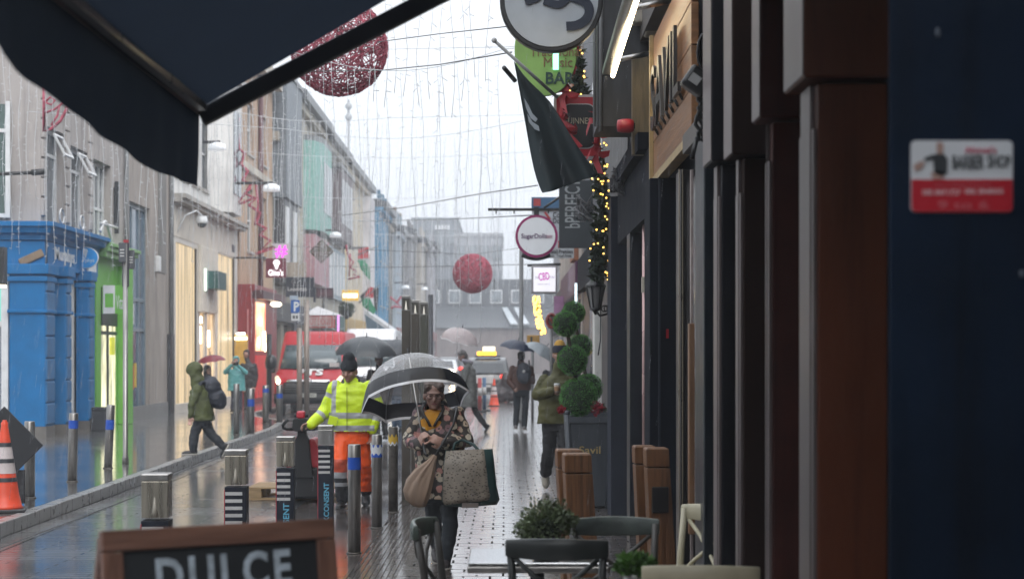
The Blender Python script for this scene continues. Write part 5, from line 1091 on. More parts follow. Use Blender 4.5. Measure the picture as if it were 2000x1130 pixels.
def car(name, lab, cx, d, paint, rear=False, cat='car', lit=0.):
    t = thing(name, lab, cat, (cx, d, 0)); k = .9
    prof = [(0, .3), (0, .7), (.08, .88), (.3, .95), (1.1, 1.03), (1.75, 1.46), (2.9, 1.52), (3.9, 1.1), (4.2, 1.0), (4.25, .3)]
    if rear: prof = [(0, .3), (0, .8), (.1, 1.05), (.35, 1.5), (1.2, 1.66), (2.5, 1.6), (3.2, 1.15), (4.2, .95), (4.3, .3)]
    rings = [[Vector((u * k * (1 - .16 * max(0, (z - .95) / .6)), y + (.1 * u * u if y < 1 else 0), z)) for y, z in prof] for u in (-1, -.9, 0, .9, 1)]
    MB().loft(rings).build('body', paint, t)
    za, zb, ya, yb = ((1.06, 1.44, .08, .3) if rear else (1.06, 1.43, 1.12, 1.7))
    b = MB().prism([(-.68, ya - .03, za), (.68, ya - .03, za), (.6, yb - .03, zb), (-.6, yb - .03, zb)], (0, .05, 0)); b.build('windscreen', glass_dark, t)
    for sg in (-1, 1):
        MB().ell((sg * .66, .04, .78 if not rear else .92), (.17, .1, .12)).build('tail_lamp' if rear else 'headlight', mat('tail_lamp_red', (.4, .01, .01), .3, emit=(1, .05, .03), es=1.6) if rear else mat('bright_headlight_%d' % int(lit), (1, .8, .5), .3, emit=(1, .72, .38), es=lit or 1), t)
        for yv in (.8, 3.4): MB().cyl((sg * .7, yv, .31), (sg * .9, yv, .31), .31, n=18).build('wheel', tyre, t)
    MB().box(-.25, .25, -.03, .02, .5, .61).build('number_plate', stripe, t)
    return t
tx = car('taxi', 'dark taxi with a glowing amber roof sign beyond the grey coat', XW(952, 66), 66, mat('taxi_dark_paint', (.05, .055, .06), .3, coat=.6), True, 'taxi')
MB().box(-.5, .5, .8, 1.2, 1.68, 1.74).build('roof_rack', blackm, tx); MB().box(-.42, .34, .82, 1.1, 1.75, 1.9).build('roof_sign', mat('amber_sign_glow', (.9, .5, .02), .4, emit=(1, .52, .03), es=2.2), tx, bevel=.02); MB().box(-.2, .3, .9, 1.12, 1.91, 2.1).build('white_sign_top', mat('white_roof_sign', (.8, .76, .62), .4, emit=(1, .9, .7), es=.7), tx, bevel=.03)
car('white_car', 'white oncoming car with a dazzling headlight beside the clear umbrella', XW(863, 104), 104, mat('car_white_paint', (.6, .62, .64), .3, coat=.6), lit=60)
car('red_lit_car', 'dark car with red tail lamps seen under the pink tinted umbrella', XW(880, 110), 110, mat('car_dark_paint', (.04, .04, .05), .3, coat=.6), True)
# ================================================================== hanging signs
magenta = mat('magenta_rim', (.3, .01, .12), .4)
def bar(par, a, b_, r=.02, m=None, nm='bracket_arm'): return MB().tube([a, b_], r, 8).build(nm, m or blackm, par, world=True)
def disc(c, rx, rz, th, n=48): return [(c[0] + rx * math.cos(i * 2 * math.pi / n), c[1], c[2] + rz * math.sin(i * 2 * math.pi / n)) for i in range(n)], (0, th, 0)
def px_box(x0, x1, y0, y1, d, th=.06): return MB().box(XW(x0, d), XW(x1, d), d, d + th, ZW(y1, d), ZW(y0, d))
def px_text(txt, x0, x1, y0, y1, d, ext=.004, bold=0., tilt=0.): return MB().text(txt, TM(P((x0 + x1) / 2, (y0 + y1) / 2, d), '-y', tilt), width=(x1 - x0) * d / F, height=(y1 - y0) * d / F, ext=ext, bold=bold)
# round black rimmed sign overhead with a thick navy glyph
d = 13.0; c = P(1077, 0, d)
rs = thing('round_bar_sign', 'big round pale sign with a black rim and thick navy strokes high above the pavement', 'sign', c)
pts, off = disc(c, .398, .40, .09); MB().prism(pts, off).build('black_rim', blackm, rs, world=True, bevel=.01)
pts, off = disc((c.x, c.y - .012, c.z), .36, .362, .02); MB().prism(pts, off).build('pale_face', mat('pale_sign_face', (.42, .46, .50), .35, var=.08), rs, world=True)
glyph = mat('navy_glyph', (.008, .015, .035), .4); b = MB()
def stroke(pts, w):
    ex = [pts[0]] + list(pts) + [pts[-1]]; fine = []
    for i in range(1, len(ex) - 2):
        for k_ in range(8):
            t_ = k_ / 8; fine.append(tuple(.5 * (2 * ex[i][c_] + (ex[i + 1][c_] - ex[i - 1][c_]) * t_ + (2 * ex[i - 1][c_] - 5 * ex[i][c_] + 4 * ex[i + 1][c_] - ex[i + 2][c_]) * t_ ** 2 + (3 * ex[i][c_] - ex[i - 1][c_] - 3 * ex[i + 1][c_] + ex[i + 2][c_]) * t_ ** 3) for c_ in (0, 1)))
    pts = [P(x, y, d - .02) for x, y in fine + [pts[-1]]]; w = w * d / F / 2
    L_, R_ = [], []
    for i, p in enumerate(pts):
        t = (pts[min(i + 1, len(pts) - 1)] - pts[max(i - 1, 0)]).normalized(); n_ = Vector((-t.z, 0, t.x)); L_.append(p + n_ * w); R_.append(p - n_ * w)
    for i in range(len(pts) - 1): b.prism([L_[i], L_[i + 1], R_[i + 1], R_[i]], (0, -.008, 0))
stroke([(1025, 3), (1052, -8), (1075, -40)], 17); stroke([(1062, 2), (1092, 9), (1112, -8)], 15)
stroke([(1098, -12), (1128, -2), (1146, 8), (1151, 24), (1143, 40), (1126, 50), (1106, 52)], 18)
b.build('glyph_stroke', glyph, rs, world=True); bar(rs, Vector((c.x + .3, d + .05, c.z + .2)), Vector((1.3, d + .05, c.z + .22)), .03)
# green oval music bar sign
d = 17.0; c = P(1066, 98, d); gsn = thing('green_oval_sign', 'green oval traditional music bar sign behind the round overhead sign', 'sign', c)
gpan = mat('green_sign_paint', (.24, .42, .1), .5, var=.25, scale=3); pts, off = disc(c, .315, .46, .05); MB().prism(pts, off).build('panel', gpan, gsn, world=True, bevel=.008)
brn = mat('brown_lettering', (.2, .1, .04), .5); blt = mat('dark_green_lettering', (.01, .05, .035), .5)
px_text('Traditional', 1035, 1135, 90, 110, d - .006).build('lettering', brn, gsn, world=True); px_text('Music', 1062, 1118, 112, 131, d - .006).build('lettering', brn, gsn, world=True); px_text('BAR', 1066, 1122, 141, 164, d - .006, bold=.02).build('lettering', blt, gsn, world=True)
gl = px_box(1080, 1091, 99, 136, d - .03, .02); gl.build('lit_panel', mat('green_lit_panel', (.4, 1, .7), .4, emit=(.45, 1, .75), es=1.1), gsn, world=True); bar(gsn, Vector((c.x, d + .03, c.z + .44)), Vector((1.37, d + .03, c.z + .46)), .025)
# lit red framed beer sign
d = 17.3; bsn = thing('beer_sign', 'red framed black beer sign box with white edge projecting below the garland', 'sign', P(1124, 248, d))
MB().prism(rrect(XW(1082, d), XW(1172, d), ZW(310, d), ZW(185, d), .03, d), (0, .14, 0)).build('white_case', mat('sign_case_white', (.6, .6, .62), .4), bsn, world=True)
MB().prism(rrect(XW(1087, d), XW(1172, d), ZW(305, d), ZW(190, d), .03, d - .012), (0, .012, 0)).build('red_face', mat('sign_red', (.45, .015, .03), .4), bsn, world=True)
MB().prism(rrect(XW(1096, d), XW(1164, d), ZW(291, d), ZW(203, d), .09, d - .02), (0, .008, 0)).build('cream_line', stripe, bsn, world=True)
MB().prism(rrect(XW(1098, d), XW(1162, d), ZW(289, d), ZW(205, d), .085, d - .026), (0, .008, 0)).build('black_face', blackm, bsn, world=True)
px_text('GUINNESS', 1100, 1160, 230, 242, d - .03).build('lettering', mat('cream_lettering', (.5, .45, .33), .5), bsn, world=True)
# flag on its pole
d = 16.4; fg = thing('black_flag', 'large black flag hanging from a white angled pole under the green oval sign', 'flag', P(1085, 190, d))
MB().tube([P(965, 79, 15.9), P(1088, 190, 16.5)], .017, 10).build('pole', mat('white_pole_paint', (.55, .56, .57), .4), fg, world=True); MB().ell(P(965, 79, 15.9), (.026, .026, .026)).build('finial', stripe, fg, world=True)
tip = [(1003, 118), (1020, 145), (1045, 170), (1075, 195), (1100, 240), (1130, 290), (1160, 330)]
edge = [(1003, 118), (1012, 165), (1021, 215), (1030, 265), (1038, 310), (1047, 350), (1059, 377)]
b = MB(); rows = []; n = 16
for i, (a, e) in enumerate(zip(tip, edge)):
    row = []
    for j in range(n + 1):
        u = j / n; x, y = lerp(e[0], a[0], u), lerp(e[1], a[1], u); row.append(P(x, y, d + .09 * math.sin(u * 9 + i * .5) * (i / 6) + .12 * u))
    rows.append(row)
low = [(1059, 377), (1078, 374), (1098, 366), (1118, 360), (1136, 352), (1152, 348), (1168, 345)]
rows.append([P(*[lerp(low[min(5, int(u * 6))][k], low[min(5, int(u * 6)) + 1][k], u * 6 - min(5, int(u * 6))) for k in (0, 1)], d + .09 * math.sin(u * 9 + 3.5) + .12 * u) for u in [j / n for j in range(n + 1)]])
vs = [v for r_ in rows for v in r_]; b.add(vs, [(i * (n + 1) + j, i * (n + 1) + j + 1, (i + 1) * (n + 1) + j + 1, (i + 1) * (n + 1) + j) for i in range(len(rows) - 1) for j in range(n)], 0, True)
o = b.build('cloth', mat('black_flag_cloth', (.008, .018, .022), .7, var=.3, scale=4), fg, world=True); md = o.modifiers.new('t', 'SOLIDIFY'); md.thickness = .004
md = o.modifiers.new('s', 'SUBSURF'); md.levels = 1; md.render_levels = 1
q = MB()
for pts_ in (((1024, 192), (1032, 205), (1040, 222), (1050, 232), (1046, 238), (1036, 230), (1027, 210)), ((1030, 222), (1040, 238), (1052, 246), (1054, 256), (1044, 252), (1033, 238))): q.prism([P(x, y, d - .1) for x, y in pts_], (0, .015, 0))
q.build('white_emblem', mat('flag_emblem', (.3, .34, .38), .7), fg, world=True); bar(fg, P(984, 132, 16.2), P(1006, 158, 16.4), .022)
# round sweet shop sign with bracket
d = 27.0; c = P(1048, 461, d); ss = thing('round_sweet_shop_sign', 'round white sign with a magenta rim hanging from a black bracket', 'sign', c)
pts, off = disc(c, 41.5 * d / F, 41.5 * d / F, .12); MB().prism(pts, off).build('magenta_rim', magenta, ss, world=True)
pts, off = disc((c.x, c.y - .01, c.z), 36.5 * d / F, 36.5 * d / F, .01); MB().prism(pts, off).build('white_face', mat('sign_face_white', (.66, .67, .7), .22, var=.05, emit=(.9, .95, 1), es=.12), ss, world=True)
px_text('SugarDolls', 1018, 1068, 456, 468, d - .02, bold=.012).build('lettering', mat('purple_lettering', (.08, .01, .1), .5), ss, world=True); px_text('BAKERY', 1068, 1079, 459, 465, d - .02).build('lettering', magenta, ss, world=True)
MB().box(XW(953, d), 1.46, d + .03, d + .09, ZW(411, d), ZW(406, d)).build('bracket_arm', blackm, ss, world=True)
MB().box(XW(1043, d), XW(1053, d), d + .02, d + .1, ZW(424, d), ZW(404, d)).build('hanger', blackm, ss, world=True); bar(ss, P(1062, 406, d + .06), P(1096, 383, d + .06), .02)
b = MB()
for px in (969, 1004, 1071): b.tube([P(px, 410, d + .06), P(px, 417, d + .06)], .012, 6)
b.build('hook', blackm, ss, world=True); b = MB(); b.tube([P(1020 + i * 6, 496 + 7 * math.sin(i * .35), d + .2) for i in range(10)], .05, 8); b.build('scroll_iron', blackm, ss, world=True)
# dark vertical banner
d = 25.5; vb = thing('vertical_banner_sign', 'tall charcoal banner sign with pale sideways lettering', 'sign', P(1120, 420, d))
px_box(1092, 1158, 352, 484, d, .08).build('panel', mat('charcoal_sign', (.03, .037, .043), .5), vb, world=True, bevel=.005); px_text('bPERFECT', 1102, 1132, 352, 446, d - .003).build if False else None
MB().text('bPERFECT', TM(P(1118, 398, d - .004), '-y', R(90)), width=94 * d / F, height=30 * d / F, ext=.003, bold=.01).build('lettering', mat('pale_grey_lettering', (.33, .35, .36), .5), vb, world=True)
d = 32.0; wsn = thing('blue_topped_sign', 'white sign with a red and blue top partly hidden behind the round magenta rimmed sign', 'sign', P(1066, 440, d))
px_box(1039, 1093, 385, 487, d, .1).build('panel', mat('white_blue_sign', (.5, .53, .58), .5), wsn, world=True); px_box(1038, 1094, 385, 412, d - .02, .02).build('blue_top', mat('sign_blue', (.06, .15, .28), .5), wsn, world=True)
px_box(1042, 1056, 388, 402, d - .03, .01).build('red_mark', mat('sign_red2', (.45, .05, .05), .5), wsn, world=True); px_text('Co', 1080, 1093, 414, 425, d - .01, bold=.01).build('lettering', dark_fr, wsn, world=True); px_text('Do', 1080, 1093, 426, 436, d - .01, bold=.01).build('lettering', dark_fr, wsn, world=True)
MB().prism([P(1062, 415, d - .02), P(1066, 413, d - .02), P(1076, 427, d - .02), P(1072, 429, d - .02)], (0, .01, 0)).build('red_stroke', mat('sign_red2', (.45, .05, .05), .5), wsn, world=True)
px_box(1090, 1094, 470, 488, d - .03, .02).build('red_edge', mat('sign_red2', (.45, .05, .05), .5), wsn, world=True)
d = 30; lt = thing('letting_sign', 'narrow white retail premises letting board under the round sign', 'sign', P(1095, 495, d)); px_box(1062, 1121, 484, 504, d, .04).build('board', mat('letting_white', (.5, .52, .54), .5), lt, world=True)
px_text('Retail Premises', 1072, 1119, 487, 495, d - .004, bold=.01).build('lettering', dark_fr, lt, world=True); px_text('To Let  Total Area', 1064, 1116, 496.5, 501.5, d - .004).build('lettering', dark_fr, lt, world=True)
d = 36; cb = thing('lit_square_sign', 'glowing white square shop sign with pink letters below the round sign', 'sign', P(1063, 546, d)); px_box(1038, 1088, 518, 573, d, .2).build('case', mat('grey_case', (.3, .29, .31), .5), cb, world=True, bevel=.02)
px_box(1042, 1085, 522, 569, d - .012, .01).build('lit_face', mat('lit_sign_face', (.5, .5, .55), .4, emit=(.96, .95, 1), es=.55), cb, world=True); px_text('CBD', 1052, 1073, 532, 547, d - .018, bold=.02, tilt=R(8)).build('lettering', mat('pink_sign_lettering', (.5, .05, .4), .5, emit=(.9, .1, .7), es=.25), cb, world=True)
px_text('THE', 1045, 1053, 540, 544, d - .018).build('lettering', mat('lilac_lettering', (.4, .3, .45), .5), cb, world=True); px_text('STORE', 1072, 1083, 539, 543, d - .018).build('lettering', mat('lilac_lettering', (.4, .3, .45), .5), cb, world=True); px_text('unlock nature', 1050, 1074, 553, 555.5, d - .018).build('lettering', mat('lilac_lettering', (.4, .3, .45), .5), cb, world=True)
bar(cb, P(1030, 518, d + .1), P(1095, 516, d + .1), .03)
d = 34; ne = thing('no_entry_sign', 'round red ringed prohibition sign on the right pavement', 'sign', P(1077, 626, d)); MB().tube([P(1077 + 8.5 * math.cos(a), 626 + 13 * math.sin(a), d) for a in [i * math.pi / 10 for i in range(20)]], .03, 8, closed=True).tube([P(1071, 617, d), P(1083, 635, d)], .025, 8).build('red_ring', mat('dull_red_ring', (.25, .04, .04), .5), ne, world=True)
MB().cyl(P(1077, 626, d + .05), P(1077, 626, d + .03), .13, n=24).build('grey_face', leadgrey, ne, world=True); MB().cyl(P(1077, 640, d + .04), P(1077, 780, d + .04), .03).build('pole', leadgrey, ne, world=True)
d = 46; ye = thing('yellow_sign', 'yellow street sign beyond the navy umbrella', 'sign', P(1040, 664, d)); px_box(1029, 1054, 654, 675, d, .05).build('panel', mat('sign_yellow', (.5, .28, .05), .5), ye, world=True, bevel=.02); px_box(1036, 1040, 657, 672, d - .01, .01).build('black_mark', dark_fr, ye, world=True); MB().cyl(P(1040, 675, d + .03), Vector((XW(1040, d), d + .03, 0)), .04).build('pole', leadgrey, ye, world=True)
pn = thing('pink_poster', 'pale pink poster panel on the right hand shops', 'poster', P(1092, 592, 38)); px_box(1082, 1102, 578, 612, 38, .03).build('panel', mat('pink_poster', (.4, .2, .36), .6), pn, world=True)
ln = thing('lit_strip_sign', 'thin glowing vertical strip light above the topiary', 'lamp', P(1125, 573, 28)); px_box(1123, 1127, 553, 592, 28, .04).build('strip', mat('cool_strip_glow', (.8, .95, 1), .4, emit=(.75, .95, 1), es=1.6), ln, world=True)
gbx = thing('grey_speaker_box', 'grey box fixed to the black pub wall by the fairy lights', 'box', P(1180, 443, 18.9)); px_box(1170, 1194, 408, 479, 18.8, .2).build('case', mat('grey_box_paint', (.25, .27, .29), .5), gbx, world=True, bevel=.01); px_box(1176, 1190, 425, 470, 18.78, .015).build('front_panel', mat('grey_box_front', (.3, .32, .34), .5), gbx, world=True)
# pub lantern
d = 18.9; pl = thing('wall_lantern', 'old black hexagonal wall lantern beside the white pillar', 'lamp', P(1163, 580, d)); c = P(1163, 578, d)
MB().lathe([(.055, -.13), (.1, .1)], c, 6, cap=False).build('lantern_glass', mat('lantern_glass', (.16, .16, .16), .1), pl, world=True)
b = MB()
for i in range(6): a = i * math.pi / 3; b.tube([c + Vector((.057 * math.cos(a), .057 * math.sin(a), -.13)), c + Vector((.103 * math.cos(a), .103 * math.sin(a), .1))], .009, 6)
b.lathe([(.125, .1), (.11, .13), (.03, .2), (.035, .22), (.012, .25), (.0, .28)], c, 6).lathe([(.06, -.13), (.065, -.15), (.03, -.17), (.01, -.21)], c, 6).build('iron_frame', blackm, pl, world=True)
b = MB().tube([c + Vector((0, 0, -.16)), c + Vector((.05, 0, -.22)), c + Vector((.12, 0, -.2)), c + Vector((.22, 0, -.16))], .014, 8)
for k in range(3): b.tube([c + Vector((.1 + .03 * k + .035 * math.cos(a), -.01, -.14 + .035 * math.sin(a))) for a in [i * .7 for i in range(9)]], .008, 6)
b.build('scroll_bracket', blackm, pl, world=True); MB().tube([c + Vector((.06, 0, -.15)), c + Vector((.055, 0, -.5)), c + Vector((.03, 0, -.66))], .008, 6).build('cable', blackm, pl, world=True)
# garland with bows and fairy lights on the black pub
garl = mat('garland_needle', (.018, .035, .018), .7, var=.5, scale=20); warm = mat('fairy_light_glow', (1, .75, .3), .4, var=0, emit=(1, .55, .1), es=2.6)
ribbon = mat('red_ribbon', (.32, .01, .018), .5, var=.25, scale=9)
def garland(lab, path, r, n, nl, lr, seed, br=None):
    t = thing('garland', lab, 'garland', path[len(path) // 2]); rnd = random.Random(seed); b = MB(); l = MB()
    def at(u): u *= len(path) - 1; i = min(int(u), len(path) - 2); return Vector(path[i]).lerp(Vector(path[i + 1]), u - i)
    for i in range(n):
        c = at(rnd.random()); leaves(b, c, r * rnd.uniform(.6, 1.1), 6, .09, .9, 1, .3, i)
    for i in range(nl):
        c = at(rnd.random()); a = rnd.uniform(0, 6.28); c = c + Vector((r * 1.05 * math.cos(a), -abs(r * .8 * math.sin(a)) - .03, rnd.uniform(-r, r))); l.ell(c, (lr, lr, lr), nu=8, nv=6)
    if n: b.build('needles', garl, t, world=True)
    MB().tube(path, .02, 6).build('stem', garl, t, world=True)
    o = l.build('fairy_bulb', warm, t, world=True); o['kind'] = 'stuff'; return t
g1 = garland('dark garland with warm fairy lights hanging down the black pub wall', [P(1122, 90, 17.8), P(1132, 170, 17.9), P(1138, 240, 18.0), P(1165, 300, 18.2), P(1176, 380, 18.4), P(1172, 470, 18.5), P(1168, 545, 18.6)], .1, 420, 85, .010, 4)
g2 = garland('bright yellow string of fairy lights running down a sign edge by the glowing square sign', [P(1047, 582, 33), P(1050, 610, 33), P(1054, 632, 33), P(1060, 650, 33)], .05, 30, 90, .026, 6)
for lab, pxs in (('long red ribbon bow tied over the garland beside the green sign', ((1108, 100), (1100, 140), (1104, 180), (1096, 235), (1112, 262))), ('red ribbon bow on the garland below the red framed beer sign', ((1166, 235), (1166, 300)))):
    t = thing('ribbon_bow', lab, 'ribbon', P(*pxs[0], 17.2)); b = MB()
    for k, (x, y) in enumerate(pxs):
        c = P(x, y, 17.05)
        for s_ in range(4):
            a = k * 1.3 + s_ * 1.6; q = c + Vector((.07 * math.cos(a), .03 * math.sin(a * 2), .07 * math.sin(a))); e = c + Vector((.13 * math.cos(a + .5), -.03, .16 * math.sin(a + .5) - .05)); w = Vector((.035 * math.sin(a), .015, -.035 * math.cos(a)))
            b.prism([c - w * .4, q - w, e - w * .8, e + w * .8, q + w, c + w * .4], (0, .012, 0))
    b.tube([P(x, y, 17.1) for x, y in pxs], .035, 6); b.build('loop', ribbon, t, world=True)
for lab, x, y, d, r in (('tangle of pale wires under the pub fascia by the slate blue pilaster', 1218, 345, 16.8, .13), ('knot of white light cables below the charcoal banner sign', 1142, 400, 18.2, .12)):
    t = thing('cable_tangle', lab, 'cables', P(x, y, d)); rnd = random.Random(x); b = MB()
    for i in range(9): b.tube([P(x, y, d) + Vector((rnd.uniform(-r, r), rnd.uniform(-.05, .05), rnd.uniform(-r * 1.5, r))) for j in range(6)], .006, 5)
    b.build('cable', mat('grey_cable', (.16, .16, .17), .5), t, world=True)
b = thing('black_speaker', 'black outdoor loudspeaker under the flag beside the pub wall', 'speaker', P(1180, 222, 17)); MB().obox(P(1180, 222, 17), (.16, .16, .2), Matrix.Rotation(R(25), 3, 'Y')).build('case', blackm, b, world=True, bevel=.02); MB().cyl(P(1174, 226, 16.88), P(1174, 226, 16.9), .05).build('cone', leadgrey, b, world=True); MB().tube([P(1205, 215, 17.1), P(1190, 215, 17.1)], .02).build('mount', blackm, b, world=True)
# long dark eaves / fascia of the pubs, seen against the sky at the top
ev = thing('pub_eaves', 'weathered dark eaves board with gutter running above the pub fronts', 'eaves', (1.0, 16, 4.8))
MB().box(XW(1166, 15), 1.36, 14.95, 15.7, 3.75, 5.6).build('dark_board', mat('weathered_black_board', (.035, .037, .042), .45, var=.4, scale=4, stretch=(3, .4, .5)), ev, world=True); MB().tube([(XW(1166, 15) - .02, 14.95, 3.75), (XW(1166, 15) - .02, 14.95, 5.6)], .014, 6).tube([(XW(1172, 15), 14.9, 3.7), (XW(1174, 15), 14.9, 5.6)], .02, 6).build('edge_pipe', leadgrey, ev, world=True)
# --- signs on the left
d = 35.6; mo = thing('oval_shop_sign', 'bright blue oval ice cream shop sign with white cone emblem', 'sign', P(167, 503, d)); c = P(167, 503, d); sb = mat('sign_bright_blue', (.01, .24, .6), .4)
pts, off = disc(c, 25 * d / F, 21 * d / F, .05); MB().prism(pts, off).build('white_rim', white_fr, mo, world=True); pts, off = disc((c.x, c.y - .01, c.z), 23.8 * d / F, 19.8 * d / F, .01); MB().prism(pts, off).build('blue_face', sb, mo, world=True)
MB().ell(P(167, 490, d - .015), (.05, .01, .05)).prism([P(163.5, 494, d - .02), P(170.5, 494, d - .02), P(167, 505, d - .02)], (0, .01, 0)).build('cone_emblem', mat('pale_blue_emblem', (.5, .6, .7), .5), mo, world=True); px_text('Murphys', 150, 184, 504, 514, d - .016).build('lettering', mat('pale_blue_emblem', (.5, .6, .7), .5), mo, world=True)
px_box(131, 147, 489, 519, d + .1, .03).build('white_backing', white_fr, mo, world=True); bar(mo, P(150, 481, d + .03), Vector((LX, d + .03, ZW(480, d))), .02)
d = 56; gn = thing('ice_cream_sign', 'maroon ice cream sign with a glowing white cone and script', 'sign', P(538, 523, d)); px_box(519, 558, 504, 542, d, .15).build('panel', mat('maroon_sign', (.13, .012, .03), .4), gn, world=True, bevel=.01)
gw = mat('glowing_white_lettering', (.9, .9, .95), .4, emit=(1, .95, 1), es=1.3); MB().ell(P(540, 513, d - .01), (.11, .03, .1)).prism([P(535.5, 516, d - .02), P(545, 516, d - .02), P(540, 527, d - .02)], (0, .02, 0)).build('cone_emblem', gw, gn, world=True); px_text('Gino\'s', 524, 553, 526, 538, d - .01, bold=.015).build('lettering', gw, gn, world=True); bar(gn, P(519, 503, d + .07), Vector((LX, d + .07, ZW(503, d))), .03)
d = 60; hsn = thing('hashtag_sign', 'white sign with a glowing magenta hash symbol above the maroon ice cream sign', 'sign', P(548, 490, d)); px_box(532, 566, 475, 509, d, .12).build('panel', mat('hash_panel', (.5, .47, .52), .4), hsn, world=True); px_text('#', 537, 561, 479, 503, d - .01, bold=.015).build('symbol', mat('magenta_glow', (.8, .05, .7), .4, emit=(1, .08, .85), es=.8), hsn, world=True)
d = 58; le = thing('chocolate_shop_sign', 'black square sign with a pale crest and lettering above the parking sign', 'sign', P(585, 560, d)); px_box(558, 613, 541, 580, d, .12).build('panel', mat('black_blue_sign', (.012, .018, .03), .4), le, world=True); px_text('Leonidas', 562, 599, 560, 568, d - .01, bold=.02).build('lettering', mat('silver_lettering', (.4, .42, .44), .4), le, world=True)
MB().tube([P(579 + 9 * math.cos(a), 550 + 7 * math.sin(a), d - .01) for a in [i * math.pi / 8 for i in range(16)]], .015, 6, closed=True).tube([P(579, 545, d - .01), P(575, 552, d - .01), P(583, 554, d - .01)], .015, 6).build('crest', mat('dim_silver_crest', (.14, .15, .16), .4), le, world=True); px_box(560, 598, 512, 540, d + .3, .05).build('buff_panel', render_mat('buff_panel', (.3, .27, .23)), le, world=True)
px_box(612, 616, 560, 590, d, .12).build('side_panel', mat('black_blue_sign', (.012, .018, .03), .4), le, world=True)
d = 66; dk = thing('dark_hanging_sign', 'small dark maroon hanging sign right of the crested black sign', 'sign', P(633, 571, d)); px_box(617, 651, 562, 582, d, .1).build('panel', mat('dark_maroon_sign', (.03, .015, .022), .4), dk, world=True); px_text('BARBER', 621, 648, 566, 577, d - .01).build('lettering', mat('dim_pink_lettering', (.14, .05, .07), .5), dk, world=True)
d = 74; dm = thing('diamond_lattice_sign', 'brown lattice diamond sign hanging over the far left pavement', 'sign', P(628, 490, d)); c = P(628, 491, d); k = 23 * d / F
b = MB()
for i in range(-5, 6):
    u = i / 5 * k; w_ = k - abs(u); b.tube([c + Vector((u, 0, -w_)), c + Vector((u, 0, w_))], .03, 5); b.tube([c + Vector((-w_, 0, u)), c + Vector((w_, 0, u))], .03, 5)
b.build('lattice', mat('brown_lattice', (.12, .1, .07), .5), dm, world=True); MB().tube([c + Vector((0, 0, k)), c + Vector((k, 0, 0)), c + Vector((0, 0, -k)), c + Vector((-k, 0, 0))], .05, 6, closed=True).build('frame', mat('brown_lattice', (.12, .1, .07), .5), dm, world=True); px_box(612, 645, 486, 491, d + .06, .03).build('cross_plate', mat('olive_plate', (.2, .18, .12), .5), dm, world=True)
d = 76; yl = thing('lit_yellow_sign', 'yellow sign with a white glowing band on the cream gable house', 'sign', P(684, 576, d)); px_box(668, 700, 566, 587, d, .15).build('panel', mat('yellow_sign_panel', (.6, .36, .03), .5, emit=(1, .6, .08), es=.25), yl, world=True); px_box(670, 698, 573, 581, d - .01, .01).build('glowing_band', mat('yellow_band_glow', (1, .95, .7), .4, emit=(1, .9, .6), es=2.2), yl, world=True)
# kiosk
d = 64; ki = thing('market_kiosk', 'market kiosk with a white peaked roof and a red lettered banner behind the red van', 'kiosk', (XW(627, d), d, 0)); xa, xb = XW(594, d), XW(655, d); zt, ze = ZW(596, d), ZW(615, d)
b = MB(); ap = Vector(((xa + xb) / 2 - .2, d + 1.1, zt)); cs_ = [Vector((xa - .1, d - .1, ze)), Vector((xb + .15, d - .1, ze)), Vector((xb + .15, d + 2.3, ze)), Vector((xa - .1, d + 2.3, ze))]; b.add(cs_ + [ap], [(0, 1, 4), (1, 2, 4), (2, 3, 4), (3, 0, 4), (3, 2, 1, 0)]); b.build('roof', mat('kiosk_roof_canvas', (.55, .55, .57), .5), ki, world=True)
MB().box(xa, xb, d, d + 2.2, 0, 2.4).build('hut', mat('kiosk_brown', (.09, .06, .05), .6), ki, world=True); MB().box(xa, xb, d - .06, d - .02, ZW(640, d), ZW(616, d)).build('red_banner', mat('banner_red', (.32, .06, .06), .5), ki, world=True); MB().box(xa + .08, xb - .15, d - .08, d - .062, ZW(637, d), ZW(619, d)).build('banner_face', mat('banner_pale', (.32, .28, .28), .5), ki, world=True)
px_text('HOT DOGS', 599, 645, 621, 634, d - .085, bold=.01).build('lettering', mat('banner_red', (.32, .06, .06), .5), ki, world=True); MB().tube([(xb + .12, d - .1, 0), (xb + .12, d - .1, ze)], .04).build('pink_lit_post', mat('pink_neon', (.8, .3, .8), .4, emit=(.9, .35, 1), es=.5), ki, world=True)
# striped awning far left and flags
d = 92; fa = thing('side_awning', 'pale edged blue awning sloping over the far left pavement', 'awning', P(750, 630, d)); b = MB(); a_, b2, h_ = P(712, 605, d), P(784, 656, d), Vector((0, 6, 0)); b.prism([a_, b2, b2 + Vector((0, 0, -.25)), a_ + Vector((0, 0, -.3))], h_); b.build('canopy', mat('pale_awning', (.45, .46, .48), .6), fa, world=True); b = MB(); b.prism([P(712, 613, d - .05), P(782, 662, d - .05), P(782, 672, d - .05), P(716, 640, d - .05)], (0, .03, 0)); b.build('blue_underside', mat('awning_blue', (.05, .1, .14), .6), fa, world=True)
def palflag(lab, quads, d, pl):
    t = thing('tricolour_flag', lab, 'flag', P(*quads[0][0][0], d), 0, 'red white and green flags'); MB().tube([P(*pl[0], d), P(*pl[1], d)], .03, 6).build('pole', leadgrey, t, world=True)
    for pts_, m in quads: MB().prism([P(x, y, d + .02 * i) for i, (x, y) in enumerate(pts_)], (0, .04, 0)).build('cloth', m, t, world=True)
fr_, fg_, fw_, fk_ = mat('flag_red', (.5, .05, .06), .6), mat('flag_green', (.02, .25, .12), .6), mat('flag_white', (.5, .52, .53), .6), mat('flag_black', (.02, .022, .025), .6)
